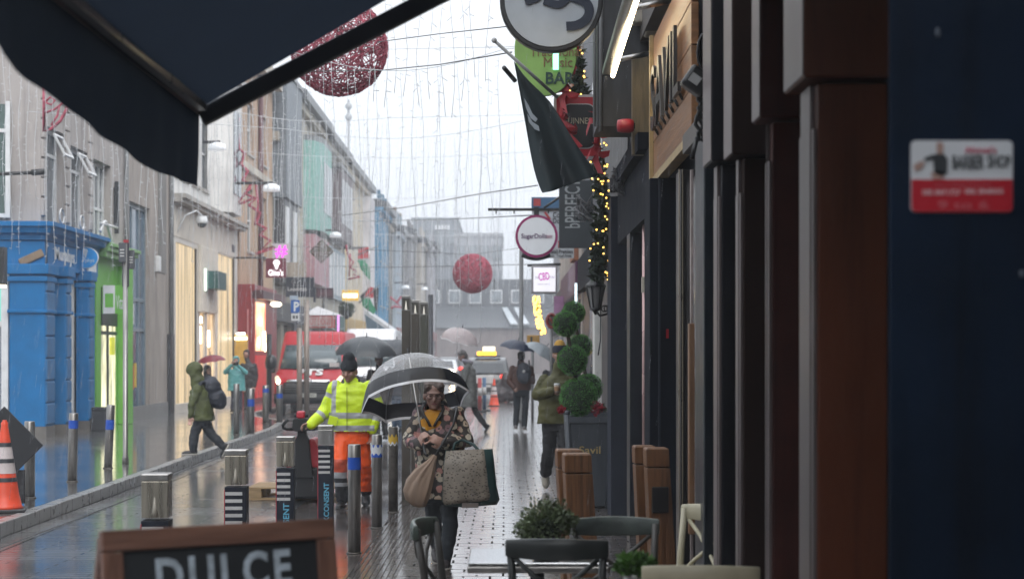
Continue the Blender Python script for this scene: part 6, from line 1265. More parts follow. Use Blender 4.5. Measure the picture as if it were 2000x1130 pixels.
palflag('red white and green flag drooping high on the cream gable house', [([(700, 486), (720, 482), (721, 504), (699, 505)], fr_), ([(699, 505), (721, 504), (722, 513), (700, 509)], fw_), ([(698, 508), (712, 508), (722, 522), (724, 548), (716, 540), (706, 528)], fg_)], 84, ((699, 497), (740, 480)))
palflag('black red and green flag hanging lower down by the far awning', [([(703, 578), (722, 560), (712, 584), (708, 592)], fk_), ([(712, 578), (722, 560), (730, 561), (729, 582)], fr_), ([(706, 582), (722, 582), (734, 606), (730, 614), (708, 597)], fg_), ([(729, 562), (740, 562), (737, 610), (731, 600)], fk_)], 80, ((702, 590), (742, 556)))
# hanging flower basket, round dark sign
hb = thing('hanging_basket', 'dark round hanging basket by the lit yellow sign', 'plant', P(677, 606, 78)); b = MB(); leaves(b, P(677, 604, 78), .38, 700, .12, .5, .9, .3, 4); b.build('foliage', leaf_d, hb, world=True); MB().lathe([(.05, -.4), (.25, -.2), (.3, 0)], P(677, 606, 78), 12).build('basket', blackm, hb, world=True)
# red wire balls
redw = mat('red_wire', (.34, .055, .09), .6, var=.4, scale=10)
def ball(lab, c, r, n, tr, seed, cable):
    t = thing('wire_ball', lab, 'decoration', c, 0, 'red wire balls over the street'); rnd = random.Random(seed); b = MB()
    for i in range(n):
        ax_ = Vector((rnd.gauss(0, 1), rnd.gauss(0, 1), rnd.gauss(0, 1))).normalized(); u = ax_.orthogonal().normalized(); v = ax_.cross(u); h = rnd.uniform(-.85, .85); rr = math.sqrt(1 - h * h); ph = rnd.random() * 6.28; ar = rnd.uniform(1.2, 6.2); k = max(6, int(ar * 5 * rr + 3))
        b.tube([(ax_ * h + (u * math.cos(ph + ar * j / k) + v * math.sin(ph + ar * j / k)) * rr) * r * (1 + .025 * math.sin(j * 2.1 + i)) for j in range(k + 1)], tr, 5)
    b.build('tangled_wire', redw, t); MB().ell((0, 0, 0), (r * .9, r * .9, r * .9)).build if False else None
    MB().tube([(-cable[0], 0, r + cable[2]), (0, 0, r * .98), (cable[1], 0, r + cable[2] * 1.1)], .01, 5).build('hanging_cable', blackm, t)
ball('large red wire ball hanging beside the awning arm', P(662, 92, 25.0), 94 * 25 / F, 170, .0078, 3, (6.5, 3.8, .5)); ball('smaller looking red wire ball hanging far down the street', P(923, 534, 62.5), 38 * 62.5 / F, 210, .010, 4, (7, 2.5, .3))
# red wire tree shapes on the left facades
def tree_deco(lab, pts_, d, r, extra=None):
    t = thing('red_wire_tree', lab, 'decoration', P(*pts_[0], d), 0, 'red wire tree decorations'); b = MB(); pp_ = [P(x, y, d) for x, y in pts_]; b.tube(pp_, r, 6)
    for e in extra or []: b.tube([P(x, y, d) for x, y in e], r * .7, 6)
    b.build('outline', redw, t, world=True)
tree_deco('red wire half tree outline on the grey corner building below the awning edge', [(86, 150), (86, 257), (100, 252), (118, 236), (130, 214), (134, 196)], 31.5, .03, [[(88, 200), (100, 205), (108, 196), (98, 190), (90, 198)], [(90, 220), (106, 214), (118, 205), (126, 198)], [(100, 245), (112, 226), (116, 206)]])
zig = [(464, 230), (466, 290), (478, 300), (470, 320), (484, 334), (474, 352), (490, 360), (478, 378), (500, 388), (486, 400), (508, 416), (500, 436), (520, 446), (508, 458), (528, 470), (512, 486), (536, 482), (500, 496)]
tree_deco('long zigzag red wire tree outline hanging on the tan building', zig, 55, .06, [[(466, 230), (464, 400), (480, 395)], [(500, 360), (504, 400), (498, 440)], [(490, 366), (478, 378), (466, 396), (484, 392), (498, 385)]])
tree_deco('small red wire tree shape on the far cream gable house', [(676, 478), (680, 500), (690, 512), (684, 522), (696, 530), (690, 536), (704, 540), (680, 545)], 82, .055, [[(684, 495), (682, 540)]])
tree_deco('distant red wire bow shape by the tall light columns', [(762, 580), (775, 590), (784, 578), (775, 592), (786, 600), (770, 598), (764, 602)], 105, .09)
# street lamps on brackets
for lab, px, py, d, L_ in (('white headed street lamp on a long bracket by the tan building', 530, 366, 54, 70), ('white headed street lamp reaching out from the dark bay house', 655, 458, 78, 46), ('white headed street lamp above the lit yellow sign', 712, 492, 86, 40), ('white headed street lamp on the white bay window house', 424, 286, 52, 28), ('far street lamp head by the blue house', 792, 560, 120, 22), ('farthest street lamp head past the blue house', 829, 563, 140, 16)):
    t = thing('street_lamp', lab, 'lamp', P(px, py, d), 0, 'bracket street lamps'); MB().tube([P(px + 6, py - 9, d), P(px - L_, py - 8, d)], .05, 6).build('bracket_arm', blackm, t, world=True); MB().tube([P(px, py - 9, d), P(px, py - 3, d)], .04, 6).build('stem', blackm, t, world=True)
    MB().lathe([(.28, -.12), (.26, .05), (.1, .12)], P(px, py, d), 14).build('lamp_head', mat('lamp_head_white', (.7, .72, .75), .3, emit=(.9, .95, 1), es=.25), t, world=True)
bk = thing('wall_bracket_arm', 'black bar bracket projecting from the grey corner building', 'bracket', P(40, 337, 32)); MB().tube([P(-30, 341, 32), P(64, 337, 32)], .035, 8).build('arm', blackm, bk, world=True); MB().tube([P(62, 337, 32), P(88, 335, 32)], .06, 8).build('thick_end', blackm, bk, world=True)
px_ = thing('black_edge_sign', 'black vertical sign box at the left edge of the blue shop', 'sign', P(2, 518, 31)); px_box(-14, 8, 482, 556, 31, .2).build('case', blackm, px_, world=True); px_box(-12, 9, 556, 561, 31.02, .1).build('warm_light', mat('warm_lamp', (1, .8, .5), .5), px_, world=True)
# ================================================================== fairy light curtains over the street
wire = mat('curtain_wire', (.6, .62, .65), .5, var=.1); wire_far = wire
def curtain(lab, d, yl, yr, xl, xr, n, lmin, lmax, th, seed, dl=0., gather=0):
    t = thing('light_curtain', lab, 'light curtain', (0, d, ZW((yl + yr) / 2, d)), 0, 'fairy light curtains across the street'); rnd = random.Random(seed)
    A, B = P(xl, yl, d + dl), P(xr, yr, d); cab = lambda u: A.lerp(B, u) - Vector((0, 0, .25 * math.sin(u * math.pi)))
    Aw = cab(0); lft = A.lerp(B, -max(0, (A.x - LX) / (B.x - A.x))) if A.x > LX else A; rgt = Vector((max(B.x, 1.36), B.y, B.z))
    MB().tube([lft + Vector((0, 0, .5))] + [cab(i / 16) for i in range(17)] + [rgt + Vector((0, 0, .1))], th * 1.1, 5).build('cable', wire, t, world=True)
    for i in range(n):
        u = (i + .5 + rnd.uniform(-.3, .3)) / n; p = cab(u); L_ = rnd.uniform(lmin, lmax); k = max(4, int(L_ / .3)); b = MB(); ph = rnd.random() * 6
        dx = 0
        if gather and i % gather in (0, 2): dx = (1 if i % gather == 0 else -1) * (B.x - A.x) / n * .9
        pts_ = [p + Vector((.022 * math.sin(j * 1.1 + ph) + dx * (j / k) ** 1.5, .03 * math.sin(j * .9 + ph), -L_ * j / k)) for j in range(k + 1)]
        b.tube(pts_, th * .62, 4)
        m = int(L_ / (.16 if d < 30 else .24))
        for j in range(m):
            v = (j + rnd.random()) / m; q = pts_[min(k - 1, int(v * k))].lerp(pts_[min(k, int(v * k) + 1)], v * k - int(v * k)); s_ = rnd.choice((-1, 1)); b.tube([q, q + Vector((s_ * rnd.uniform(.02, .05), rnd.uniform(-.02, .02), rnd.uniform(-.045, .02)))], th * .7, 4)
        b.build('strand', wire, t, world=True)
curtain('nearest fairy light curtain with strands hanging from above the frame top', 13.5, -40, -60, 720, 960, 11, .7, 1.0, .0032, 1)
curtain('fairy light curtain with long gathered strands below the big red ball', 20, 98, 96, 560, 985, 20, 2.3, 3.9, .0038, 2, gather=6)
curtain('fairy light curtain over the grey corner building windows', 29, 60, 100, -40, 560, 34, 2.3, 4.2, .0055, 3)
curtain('fairy light curtain strung level with the curved cream roofs', 32, 252, 236, 560, 1020, 26, 1.6, 3.4, .0045, 4)
curtain('fairy light curtain hanging before the tan building', 46, 205, 230, 400, 760, 34, 3.5, 6.5, .0075, 5)
curtain('fairy light curtain hanging across the green bay house', 58, 292, 296, 430, 1035, 34, 2.6, 4.8, .0075, 6)
curtain('fairy light curtain spanning above the far red ball', 72, 380, 372, 500, 1040, 34, 2.6, 4.6, .009, 7)
curtain('far fairy light curtain in front of the blue house', 88, 425, 418, 560, 1040, 34, 2.8, 4.8, .011, 8)
curtain('most distant fairy light curtain before the office blocks', 110, 455, 450, 700, 1040, 28, 3, 5, .013, 9)
# plain span wires
for lab, pts_, r in (('dark span wire sagging past the big red ball', [P(560, 140, 24), P(740, 138, 23), P(860, 126, 20), P(1000, 102, 18)], .007), ('thin span wire above the gathered strands', [P(740, 82, 18), P(860, 66, 17), P(1010, 50, 15)], .005), ('long span wire slanting up to the bracket of the round magenta rimmed sign', [P(640, 424, 60), P(790, 405, 48), P(940, 378, 38), P(1050, 362, 32)], .012), ('level far span wire above the lower office block', [P(700, 432, 70), P(880, 428, 50), P(1045, 420, 35)], .012), ('faint wire crossing below the cream gables', [P(560, 518, 85), P(760, 522, 80), P(1040, 516, 60)], .014)):
    t = MB().tube(pts_, r, 6).build('span_wire', blackm); tag(t, lab, 'wire', 'span wires over the street')
# ================================================================== people
def skin_mat(name, c):
    m = mat(name, c, .45, var=.12, scale=14)
    return m
skin_f = skin_mat('fair_skin', (.42, .25, .2)); skin_r = skin_mat('ruddy_skin', (.33, .18, .14)); skin_b = skin_mat('brown_skin', (.2, .1, .07))
eye_m = mat('eye_dark', (.03, .025, .025), .15); lip = mat('lip_tone', (.25, .09, .09), .5)
def hand_prims(wr, dirv, palmn, curl=.6, r=.0095, side=1, k=1.):
    z = Vector(dirv).normalized(); n = Vector(palmn); n = (n - z * n.dot(z)).normalized(); x = n.cross(z) * side
    M = Matrix((x, n, z)).transposed(); out = [('e', wr + z * .048 * k, (.041 * k, .019 * k, .055 * k), M)]
    for i, (ox, L_) in enumerate(((-.03, .78), (-.0105, .95), (.0095, 1.), (.029, .9))):
        p = wr + z * .088 * k + x * ox * k; a = 0.
        for sl, da in ((.042, curl * .8), (.027, curl * 1.1), (.021, curl * .9)):
            a += da; q = p + (z * math.cos(a) + n * math.sin(a)) * sl * L_ * k; out.append(('c', p, r, q, r * .9)); p = q
    b0 = wr + z * .025 * k + x * .03 * k; b1 = b0 + (z * .6 + x * .55 + n * .35).normalized() * .042 * k; b2 = b1 + (z * .75 + x * -.05 * curl + n * (.3 + curl * .5)).normalized() * .034 * k
    out += [('c', b0, r * 1.3, b1, r * 1.15), ('c', b1, r * 1.15, b2, r)]
    return out
def ring(c, rx, ry, yaw, n=20, sq=.85):
    out = []
    for i in range(n):
        a = 2 * math.pi * i / n; ca, sa = math.cos(a), math.sin(a)
        x = rx * math.copysign(abs(ca) ** sq, ca); y = ry * math.copysign(abs(sa) ** sq, sa)
        out.append(Vector((c.x + x * math.cos(yaw) - y * math.sin(yaw), c.y + x * math.sin(yaw) + y * math.cos(yaw), c.z)))
    return out
def person(label, d, cx, z0, j, byaw=0., hyaw=0., hpitch=0., skin=None, coat=None, hemdrop=.25, cw=(.235, .215, .225), cd=.66, legs=None, lr=(.092, .07, .062), shoe=None, toes=(0, 0), toepitch=(0, 0), hood=None, hat=None, hair=None,
           paint_coat=None, paint_legs=None, coatm=None, legm=None, vox=.012, seed=1, cut=None, hands=None, collar=True, sl=(.074, .062, .05), face=True, group=None, wr_amp=.010, hs=1., name='person'):
    s_ = d / F
    def J(k):
        px, py, *dy = j[k]; return Vector(((px - cx) * s_, dy[0] if dy else 0., ZW(py, d) - z0))
    t = thing(name, label, 'person', (XW(cx, d), d, z0), 0, group)
    q = {k: J(k) for k in j}; hc = q['head']; HM = Matrix.Rotation(hyaw, 3, 'Z') @ Matrix.Rotation(hpitch, 3, 'X'); H = lambda x, y, z: hc + HM @ Vector((x * hs, y * hs, z * hs)); e = lambda c, r: ('e', H(*c), tuple(v * hs for v in r), HM)
    sm = (q['sa'] + q['sb']) / 2; pm = (q['ha'] + q['hb']) / 2
    pr = [e((0, .012, .022), (.075, .094, .096)), e((0, -.012, -.04), (.06, .078, .072)), e((0, -.062, -.088), (.028, .024, .022)), ('c', H(0, -.088, .005), .011 * hs, H(0, -.108, -.026), .015 * hs), e((0, -.078, .024), (.05, .018, .011)),
          e((.042, -.06, -.022), (.024, .026, .022)), e((-.042, -.06, -.022), (.024, .026, .022)), e((.077, .012, -.012), (.012, .022, .033)), e((-.077, .012, -.012), (.012, .022, .033)), ('c', H(0, .018, -.06), .056 * hs, sm + Vector((0, 0, .03)), .06)]
    pr += [('l', [ring(pm + Vector((0, 0, -.08)), .14, .1, byaw), ring(pm + Vector((0, 0, .1)), .14, .1, byaw), ring(sm.lerp(pm, .3), .16, .11, byaw), ring(sm, .13, .08, byaw), ring(sm + Vector((0, 0, .06)), .05, .05, byaw)])]
    for a in 'ab':
        pr += [('c', q['s' + a], .05, q['e' + a], .042), ('c', q['e' + a], .042, q['w' + a], .03), ('c', q['h' + a], lr[0] * .6, q['k' + a], lr[1] * .6), ('c', q['k' + a], lr[1] * .6, q['a' + a], lr[2] * .6)]
        dv, nv, cu, sd = (hands or {}).get(a, ((q['w' + a] - q['e' + a]), Vector((0, -1, 0)), .55, 1 if a == 'a' else -1)); pr += hand_prims(q['w' + a], dv, nv, cu, max(.0095, vox * .75), sd, max(1, vox / .011))
    blob(pr, 'body', skin or skin_f, t, vox, 2)
    if face:
        for sx in (-1, 1): MB().ell(H(sx * .031, -.086, .002), (.010, .006, .005), HM).build('eye', eye_m, t)
        MB().ell(H(0, -.089, -.062), (.026, .007, .006), HM).build('mouth', lip, t)
    # clothing
    hem = pm + Vector((0, 0, -hemdrop)); w0, w1, w2 = cw; sw = (q['sa'] - q['sb']).length / 2; up = Vector((0, 0, 1))
    ch = sm.lerp(pm, .28); wa = sm.lerp(pm, .68)
    rings = [ring(hem, w0, w0 * cd, byaw), ring(hem.lerp(pm, .6), w0 * .98, w0 * cd, byaw), ring(wa, w1, w1 * cd, byaw), ring(ch, w2, w2 * cd, byaw), ring(sm - up * .035, max(.1, w2 * .93), w2 * cd * .9, byaw), ring(sm + up * .03, w2 * .62, w2 * .42, byaw), ring(sm + up * .065, .078, .075, byaw)]
    cp = [('l', rings)]
    for a in 'ab':
        S, E, W_ = q['s' + a], q['e' + a], q['w' + a]; m1, m2 = S.lerp(E, .55), E.lerp(W_, .5)
        cp += [('c', S, sl[0], m1, sl[0] * .93), ('c', m1, sl[0] * .93, E, sl[1]), ('c', E, sl[1], m2, sl[1] * .95), ('c', m2, sl[1] * .95, W_, sl[2])]
    if collar: cp += [('c', H(0, .02, -.1), .07 * hs, sm + up * .05, .088)]
    if hood == 'up': cp += [e((0, .045, .02), (.1, .108, .122)), e((0, .035, -.06), (.085, .09, .08)), e((0, -.01, .085), (.085, .085, .04))]
    if hood == 'full': cp += [e((0, .03, .02), (.105, .12, .125)), e((0, .02, -.06), (.09, .1, .085)), e((0, -.05, .02), (.09, .085, .105)), ('c', H(0, .03, -.05), .1, sm + up * .01, .14)]
    if hood == 'down': cp += [('e', sm + Matrix.Rotation(byaw, 3, 'Z') @ Vector((0, .11, .05)), (.12, .06, .07), Matrix.Rotation(byaw, 3, 'Z'))]
    co = blob(cp, 'coat', coatm or coat, t, vox, 4, cut=cut, paint=paint_coat, wrinkle=wr_amp, wf=8, seed=seed)
    lp2 = [('l', [ring(pm + up * -.12, .165, .115, byaw), ring(pm + up * .0, .17, .12, byaw), ring(pm + up * .12, .16, .11, byaw)])]
    for a in 'ab':
        h_, k_, n_ = q['h' + a], q['k' + a], q['a' + a]; lp2 += [('c', h_, lr[0], h_.lerp(k_, .6), lr[0] * .88), ('c', h_.lerp(k_, .6), lr[0] * .88, k_, lr[1]), ('c', k_, lr[1], k_.lerp(n_, .5), lr[1] * .97), ('c', k_.lerp(n_, .5), lr[1] * .97, n_, lr[2])]
    blob(lp2, 'trousers', legm or legs, t, vox, 3, paint=paint_legs, wrinkle=wr_amp * .9, wf=9, seed=seed + 5)
    for i, a in enumerate('ab'):
        n_ = q['a' + a]; M = Matrix.Rotation(toes[i], 3, 'Z') @ Matrix.Rotation(toepitch[i], 3, 'X'); o = lambda x, y, z: n_ + M @ Vector((x, y, z))
        sp = [('e', o(0, .02, -.035), (.042, .055, .05), M), ('e', o(0, -.075, -.055), (.047, .1, .034), M), ('e', o(0, -.13, -.062), (.043, .055, .028), M), ('c', n_, .047, o(0, 0, -.03), .045)]
        so = blob(sp, 'shoe', shoe or blackm, t, max(.009, vox * .8), 2)
        MB().loft([[o(x * k2, y, z) for x, y in ((.045, .07), (.05, -.04), (.05, -.13), (.02, -.185), (-.02, -.185), (-.05, -.13), (-.05, -.04), (-.045, .07))] for k2, z in ((1, -.095), (1.03, -.07))]).build('sole', mat('shoe_sole', (.35, .33, .3), .6) if shoe else blackm, so)
    if hat: 
        hm, hp = hat; blob([e((0, .008, .055), (.088, .105, .09)), e((0, .015, .125), (.066, .08, .08)), e((0, .002, .035), (.09, .108, .035))] if hp == 'beanie' else [e((0, .012, .06), (.09, .106, .08)), e((0, .01, .03), (.091, .109, .03))], 'hat', hm, t, .009, 2, wrinkle=.002, wf=30)
    if hair:
        hm, hp = hair
        sets = {'short': [e((0, .026, .04), (.086, .1, .094)), e((0, .05, -.02), (.08, .07, .07)), e((.05, -.02, .075), (.04, .055, .04)), e((-.05, -.02, .075), (.04, .055, .04))], 'bob': [e((0, .026, .04), (.09, .102, .094)), e((.07, .03, -.02), (.03, .065, .075)), e((-.07, .03, -.02), (.03, .065, .075)), e((0, .06, -.04), (.08, .06, .09)), e((0, -.045, .09), (.07, .045, .03))],
                'long': [e((0, .026, .04), (.09, .102, .094)), e((0, .06, -.08), (.085, .06, .13)), e((.07, .02, -.05), (.03, .05, .1)), e((-.07, .02, -.05), (.03, .05, .1))]}
        blob(sets[hp], 'hair', hm, t, .009, 2, wrinkle=.008, wf=40)
    t_info[t.name] = (q, H, HM, J, s_)
    return t
t_info = {}
def umbrella(lab, apex, axis, rad, dep, canopy_m, shaft, band=None, trim=None, A=78, rib_m=None, tip=.05, ng=8, spin=.2, cat='umbrella'):
    t = thing('umbrella', lab, cat, apex); z = Vector(axis).normalized(); Mq = (Matrix.Rotation(0, 3, 'Z') if False else z.to_track_quat('Z', 'Y').to_matrix())
    a_ = R(A); m = 6
    def pt(u, gi, f):
        ph = spin + 2 * math.pi * (gi + f) / ng; loc = (f - .5) * 2 * math.pi / ng; r = rad * math.sin(u * a_) / math.sin(a_); zz = -dep * (1 - math.cos(u * a_)) / (1 - math.cos(a_))
        k = math.cos(math.pi / ng) / math.cos(loc); r *= (1 - .35 * u) + .35 * u * k if u < .5 else lerp(.825 + .175 * k, k * (1 - .02 * (1 - (2 * f - 1) ** 2)), (u - .5) * 2)
        return Mq @ Vector((r * math.cos(ph), r * math.sin(ph), zz + .02 * u * u * (1 - (2 * f - 1) ** 2)))
    def shell(u0, u1, nm, mm, off=1., n=8):
        b = MB(); g = []
        for i in range(n + 1):
            u = lerp(u0, u1, i / n); g.append([pt(max(u, .02), gi, f / m) * off for gi in range(ng) for f in range(m)])
        w = ng * m; vs = [v for r_ in g for v in r_]; b.add(vs, [(i * w + q_, i * w + (q_ + 1) % w, (i + 1) * w + (q_ + 1) % w, (i + 1) * w + q_) for i in range(n) for q_ in range(w)], 0, True)
        return b.build(nm, mm, t)
    shell(0, .775 if band else 1, 'canopy', canopy_m)
    if band: shell(.775, .965, 'dark_band', band, n=4); shell(.965, 1, 'white_edge', trim, n=1)
    elif trim: shell(.97, 1.004, 'edge', trim, 1.004, n=1)
    for gi in range(ng): MB().tube([pt(u, gi, 0) * .992 for u in (.03, .2, .4, .6, .8, 1.0)], .0035 if rad < .6 else .005, 5).build('rib', rib_m or leadgrey, t)
    sh_ = Vector(shaft) - Vector(apex); MB().tube([z * tip, Vector((0, 0, 0)), sh_ * .5, sh_], [.006, .007, .007, .007], 8).build('shaft', steel, t); dv = sh_.normalized()
    MB().tube([sh_ - dv * .03, sh_ + dv * .09, sh_ + dv * .11 + Vector((.02, 0, 0))], .013, 8).build('handle', blackm, t); MB().tube([z * .0, z * tip * 1.6], .009, 8).build('ferrule', blackm, t)
    return t
# ------------------------------------------------ woman in the floral coat
def floral():
    m = D.materials.new('floral_coat_cloth'); m.use_nodes = True; N, L, b = nd(m); b.inputs['Roughness'].default_value = .65
    tc = N.new('ShaderNodeTexCoord'); nz = N.new('ShaderNodeTexNoise'); nz.inputs['Scale'].default_value = 38; nz.inputs['Detail'].default_value = 2
    L.new(tc.outputs['Object'], nz.inputs['Vector']); va = N.new('ShaderNodeVectorMath'); va.operation = 'MULTIPLY_ADD'; va.inputs[1].default_value = (.026, .026, .026); L.new(nz.outputs['Color'], va.inputs[0]); L.new(tc.outputs['Object'], va.inputs[2])
    vo = N.new('ShaderNodeTexVoronoi'); vo.inputs['Scale'].default_value = 17; vo.inputs['Randomness'].default_value = .85; L.new(va.outputs[0], vo.inputs['Vector'])
    cr = N.new('ShaderNodeValToRGB'); cr.color_ramp.interpolation = 'CONSTANT'; E = cr.color_ramp.elements; E[0].position = 0; E[0].color = (.02, .014, .014, 1); E[1].position = .15; E[1].color = (1, 1, 1, 1)
    x = E.new(.47); x.color = (.5, .5, .5, 1); x = E.new(.51); x.color = (0, 0, 0, 1); L.new(vo.outputs['Distance'], cr.inputs['Fac'])
    sp = N.new('ShaderNodeSeparateColor'); L.new(vo.outputs['Color'], sp.inputs[0]); pc = N.new('ShaderNodeValToRGB'); pc.color_ramp.interpolation = 'CONSTANT'; E = pc.color_ramp.elements; E[0].position = 0; E[0].color = (.5, .4, .3, 1); E[1].position = .3; E[1].color = (.42, .2, .17, 1)
    for p_, c_ in ((.5, (.5, .45, .36, 1)), (.72, (.22, .13, .14, 1)), (.88, (.03, .026, .025, 1))): x = E.new(p_); x.color = c_
    L.new(sp.outputs[0], pc.inputs['Fac']); mx = N.new('ShaderNodeMix'); mx.data_type = 'RGBA'; L.new(cr.outputs['Color'], mx.inputs['Factor']); mx.inputs[6].default_value = (.034, .028, .026, 1); L.new(pc.outputs['Color'], mx.inputs[7]); L.new(mx.outputs[2], b.inputs['Base Color'])
    return m
dark_leg = mat('dark_jeans', (.012, .018, .025), .6, var=.3, scale=9); black_leg = mat('black_trousers', (.012, .012, .014), .65, var=.25, scale=8)
d = 13.87
def cut_v(c):  # open neck of the coat
    return c.y < -.02 and 1.165 < c.z < 1.335 and abs(c.x + .04) < (c.z - 1.165) * .55
wo = person('person in a dark floral coat and yellow top, holding a clear umbrella and two bags', d, 857, 0, dict(head=(848, 771, -.05), sa=(821, 807, 0), sb=(893, 807, .02), ea=(799, 858, -.06), eb=(912, 860, -.04), wa=(820, 866, -.22), wb=(870, 864, -.22), ha=(846, 952, 0), hb=(873, 952, 0), ka=(847, 1022, .08), kb=(880, 1022, -.06), aa=(849, 1068, .3), ab=(871, 1086, -.04)),
    skin=skin_f, coatm=[floral()], hemdrop=.085, cw=(.2, .2, .215), cd=.68, legm=[dark_leg], lr=(.088, .068, .054), shoe=mat('dark_trainer', (.03, .025, .026), .5), toes=(.1, -.05), toepitch=(.5, 0), vox=.0075, seed=2, cut=cut_v, hair=(mat('grey_brown_hair', (.13, .095, .08), .6, var=.4, scale=30, stretch=(1, 1, .2)), 'short'), hpitch=R(6), hyaw=R(4), sl=(.064, .06, .05),
    hands={'a': (Vector((.35, -.3, .75)), Vector((.8, .5, 0)), 1.15, 1), 'b': (Vector((-.75, -.35, .4)), Vector((-.25, .9, 0)), 1.05, -1)})
q, H, HM, J, s_ = t_info[wo.name]
blob([('l', [ring(Vector((-.03, 0, .95)), .14, .105, 0), ring(Vector((-.03, 0, 1.12)), .165, .13, 0), ring(Vector((-.035, 0, 1.21)), .145, .118, 0), ring(Vector((-.035, 0, 1.265)), .1, .09, 0), ring(Vector((-.035, 0, 1.285)), .06, .06, 0)])], 'yellow_top', mat('mustard_top', (.62, .27, .01), .7, var=.1, bump=.2, bscale=90), wo, .009, 3, wrinkle=.005, wf=12)
b = MB()
for sx in (-1, 1): b.tube([H(sx * .034 + .026 * math.cos(a), -.104 + .012 * abs(math.cos(a)), .002 + .021 * math.sin(a)) for a in [i * math.pi / 7 for i in range(14)]], .0022, 6, closed=True)
b.tube([H(-.008, -.108, .004), H(.008, -.108, .004)], .003, 6)
for sx in (-1, 1): b.tube([H(sx * .06, -.095, .004), H(sx * .079, -.01, .004)], .003, 5)
b.build('glasses', mat('dark_spectacle_frame', (.06, .03, .025), .3), wo)
for sg in (-1, 1):
    b = MB(); b.loft([[Vector((-.047 + sg * x0, y0_, z_)) + Vector(o) for o in ((-.012, -.01, 0), (.012, -.01, 0), (.012, .015, 0), (-.012, .015, 0))] for x0, y0_, z_ in ((.075, -.03, 1.325), (.088, -.085, 1.29), (.072, -.135, 1.245), (.04, -.155, 1.2), (.014, -.158, 1.15))]); b.build('lapel', mat('coat_dark_lapel', (.03, .026, .024), .6), wo)
clear = clear_mat('clear_umbrella_plastic', (.95, .96, .98), .12); um_black = mat('umbrella_black_band', (.008, .009, .013), .4)
ax_ = Vector((-.15, .37, .92)); ap_ = P(799, 697, 13.87 + .1)
sh_end = P(827, 866, 13.87 - .26)
umbrella('clear dome umbrella with a black band, held by the person in the floral coat', ap_, ax_, .455, .41, clear, sh_end, um_black, mat('umbrella_white_edge', (.6, .6, .62), .4), 82, mat('umbrella_rib', (.25, .25, .27), .3, metal=.6), spin=.28)
def bird():
    m = mat('taupe_bird_print', (.2, .172, .14), .55, var=.2, scale=14); N, L, b = nd(m); src = b.inputs['Base Color'].links[0].from_socket
    tc = N.new('ShaderNodeTexCoord'); mp = N.new('ShaderNodeMapping'); mp.inputs['Scale'].default_value = (1, 1, 1.7); mp.inputs['Rotation'].default_value = (0, .6, 0); L.new(tc.outputs['Object'], mp.inputs['Vector'])
    nz = N.new('ShaderNodeTexNoise'); nz.inputs['Scale'].default_value = 40; va = N.new('ShaderNodeVectorMath'); va.operation = 'MULTIPLY_ADD'; va.inputs[1].default_value = (.03, .03, .03); L.new(tc.outputs['Object'], nz.inputs['Vector']); L.new(nz.outputs['Color'], va.inputs[0]); L.new(mp.outputs['Vector'], va.inputs[2])
    vo = N.new('ShaderNodeTexVoronoi'); vo.inputs['Scale'].default_value = 38; L.new(va.outputs[0], vo.inputs['Vector']); cr = N.new('ShaderNodeValToRGB'); cr.color_ramp.elements[0].position = .27; cr.color_ramp.elements[0].color = (.12, .09, .08, 1); cr.color_ramp.elements[1].position = .4; cr.color_ramp.elements[1].color = (1, 1, 1, 1); L.new(vo.outputs['Distance'], cr.inputs['Fac'])
    mx = N.new('ShaderNodeMix'); mx.data_type = 'RGBA'; mx.blend_type = 'MULTIPLY'; mx.inputs['Factor'].default_value = .85; L.new(src, mx.inputs[6]); L.new(cr.outputs['Color'], mx.inputs[7]); L.new(mx.outputs[2], b.inputs['Base Color']); return m
d = 13.6; tote = thing('tote_bag', 'big square taupe bird print shopping bag with dark green sides', 'bag', P(912, 990, d))
dg = mat('dark_green_bag_cloth', (.008, .035, .035), .5)
rows = []
for (pxl, pxr, py, th) in ((870, 966, 988, .05), (862, 972, 978, .08), (864, 966, 950, .09), (866, 962, 910, .08), (870, 958, 879, .05)):
    rows.append([P(pxl, py, d - th), P(lerp(pxl, pxr, .33), py + 2, d - th - .02), P(lerp(pxl, pxr, .66), py, d - th - .015), P(pxr, py - 3, d - th), P(pxr + 4, py - 3, d + th), P(lerp(pxl, pxr, .5), py, d + th + .02), P(pxl + 2, py, d + th)])
MB().loft(rows).build('bag_body', dg, tote, world=True)
b = MB(); g = []
for (pxl, pxr, py, th) in ((868, 955, 981, .085), (864, 957, 972, .092), (865, 953, 945, .102), (867, 949, 908, .092), (871, 945, 878, .062)):
    g.append([P(lerp(pxl, pxr, u), py + (u - .5) * -9 * (1 if py > 960 else .4), d - th - .03 * math.sin(u * math.pi) - .008 * math.sin(u * 9 + py)) for u in [i / 10 for i in range(11)]])
vs = [v for r_ in g for v in r_]; b.add(vs, [(i * 11 + k, i * 11 + k + 1, (i + 1) * 11 + k + 1, (i + 1) * 11 + k) for i in range(4) for k in range(10)], 0, True); o = b.build('printed_front', bird(), tote, world=True); md = o.modifiers.new('t', 'SOLIDIFY'); md.thickness = .006
MB().box(XW(903, d), XW(935, d), d - .125, d - .118, ZW(988, d), ZW(979, d)).build('label_patch', mat('bag_label', (.12, .1, .09), .5), tote, world=True)
MB().tube([P(885, 880, d - .05), P(888, 866, d - .02), P(902, 858, d + .1), P(925, 868, d), P(935, 879, d - .05)], .012, 6).build('handle', dg, tote, world=True)
d = 13.55; sb_ = thing('shoulder_bag', 'slouchy beige cloth bag hanging at the hip of the floral coat', 'bag', P(815, 985, d)); rows = []
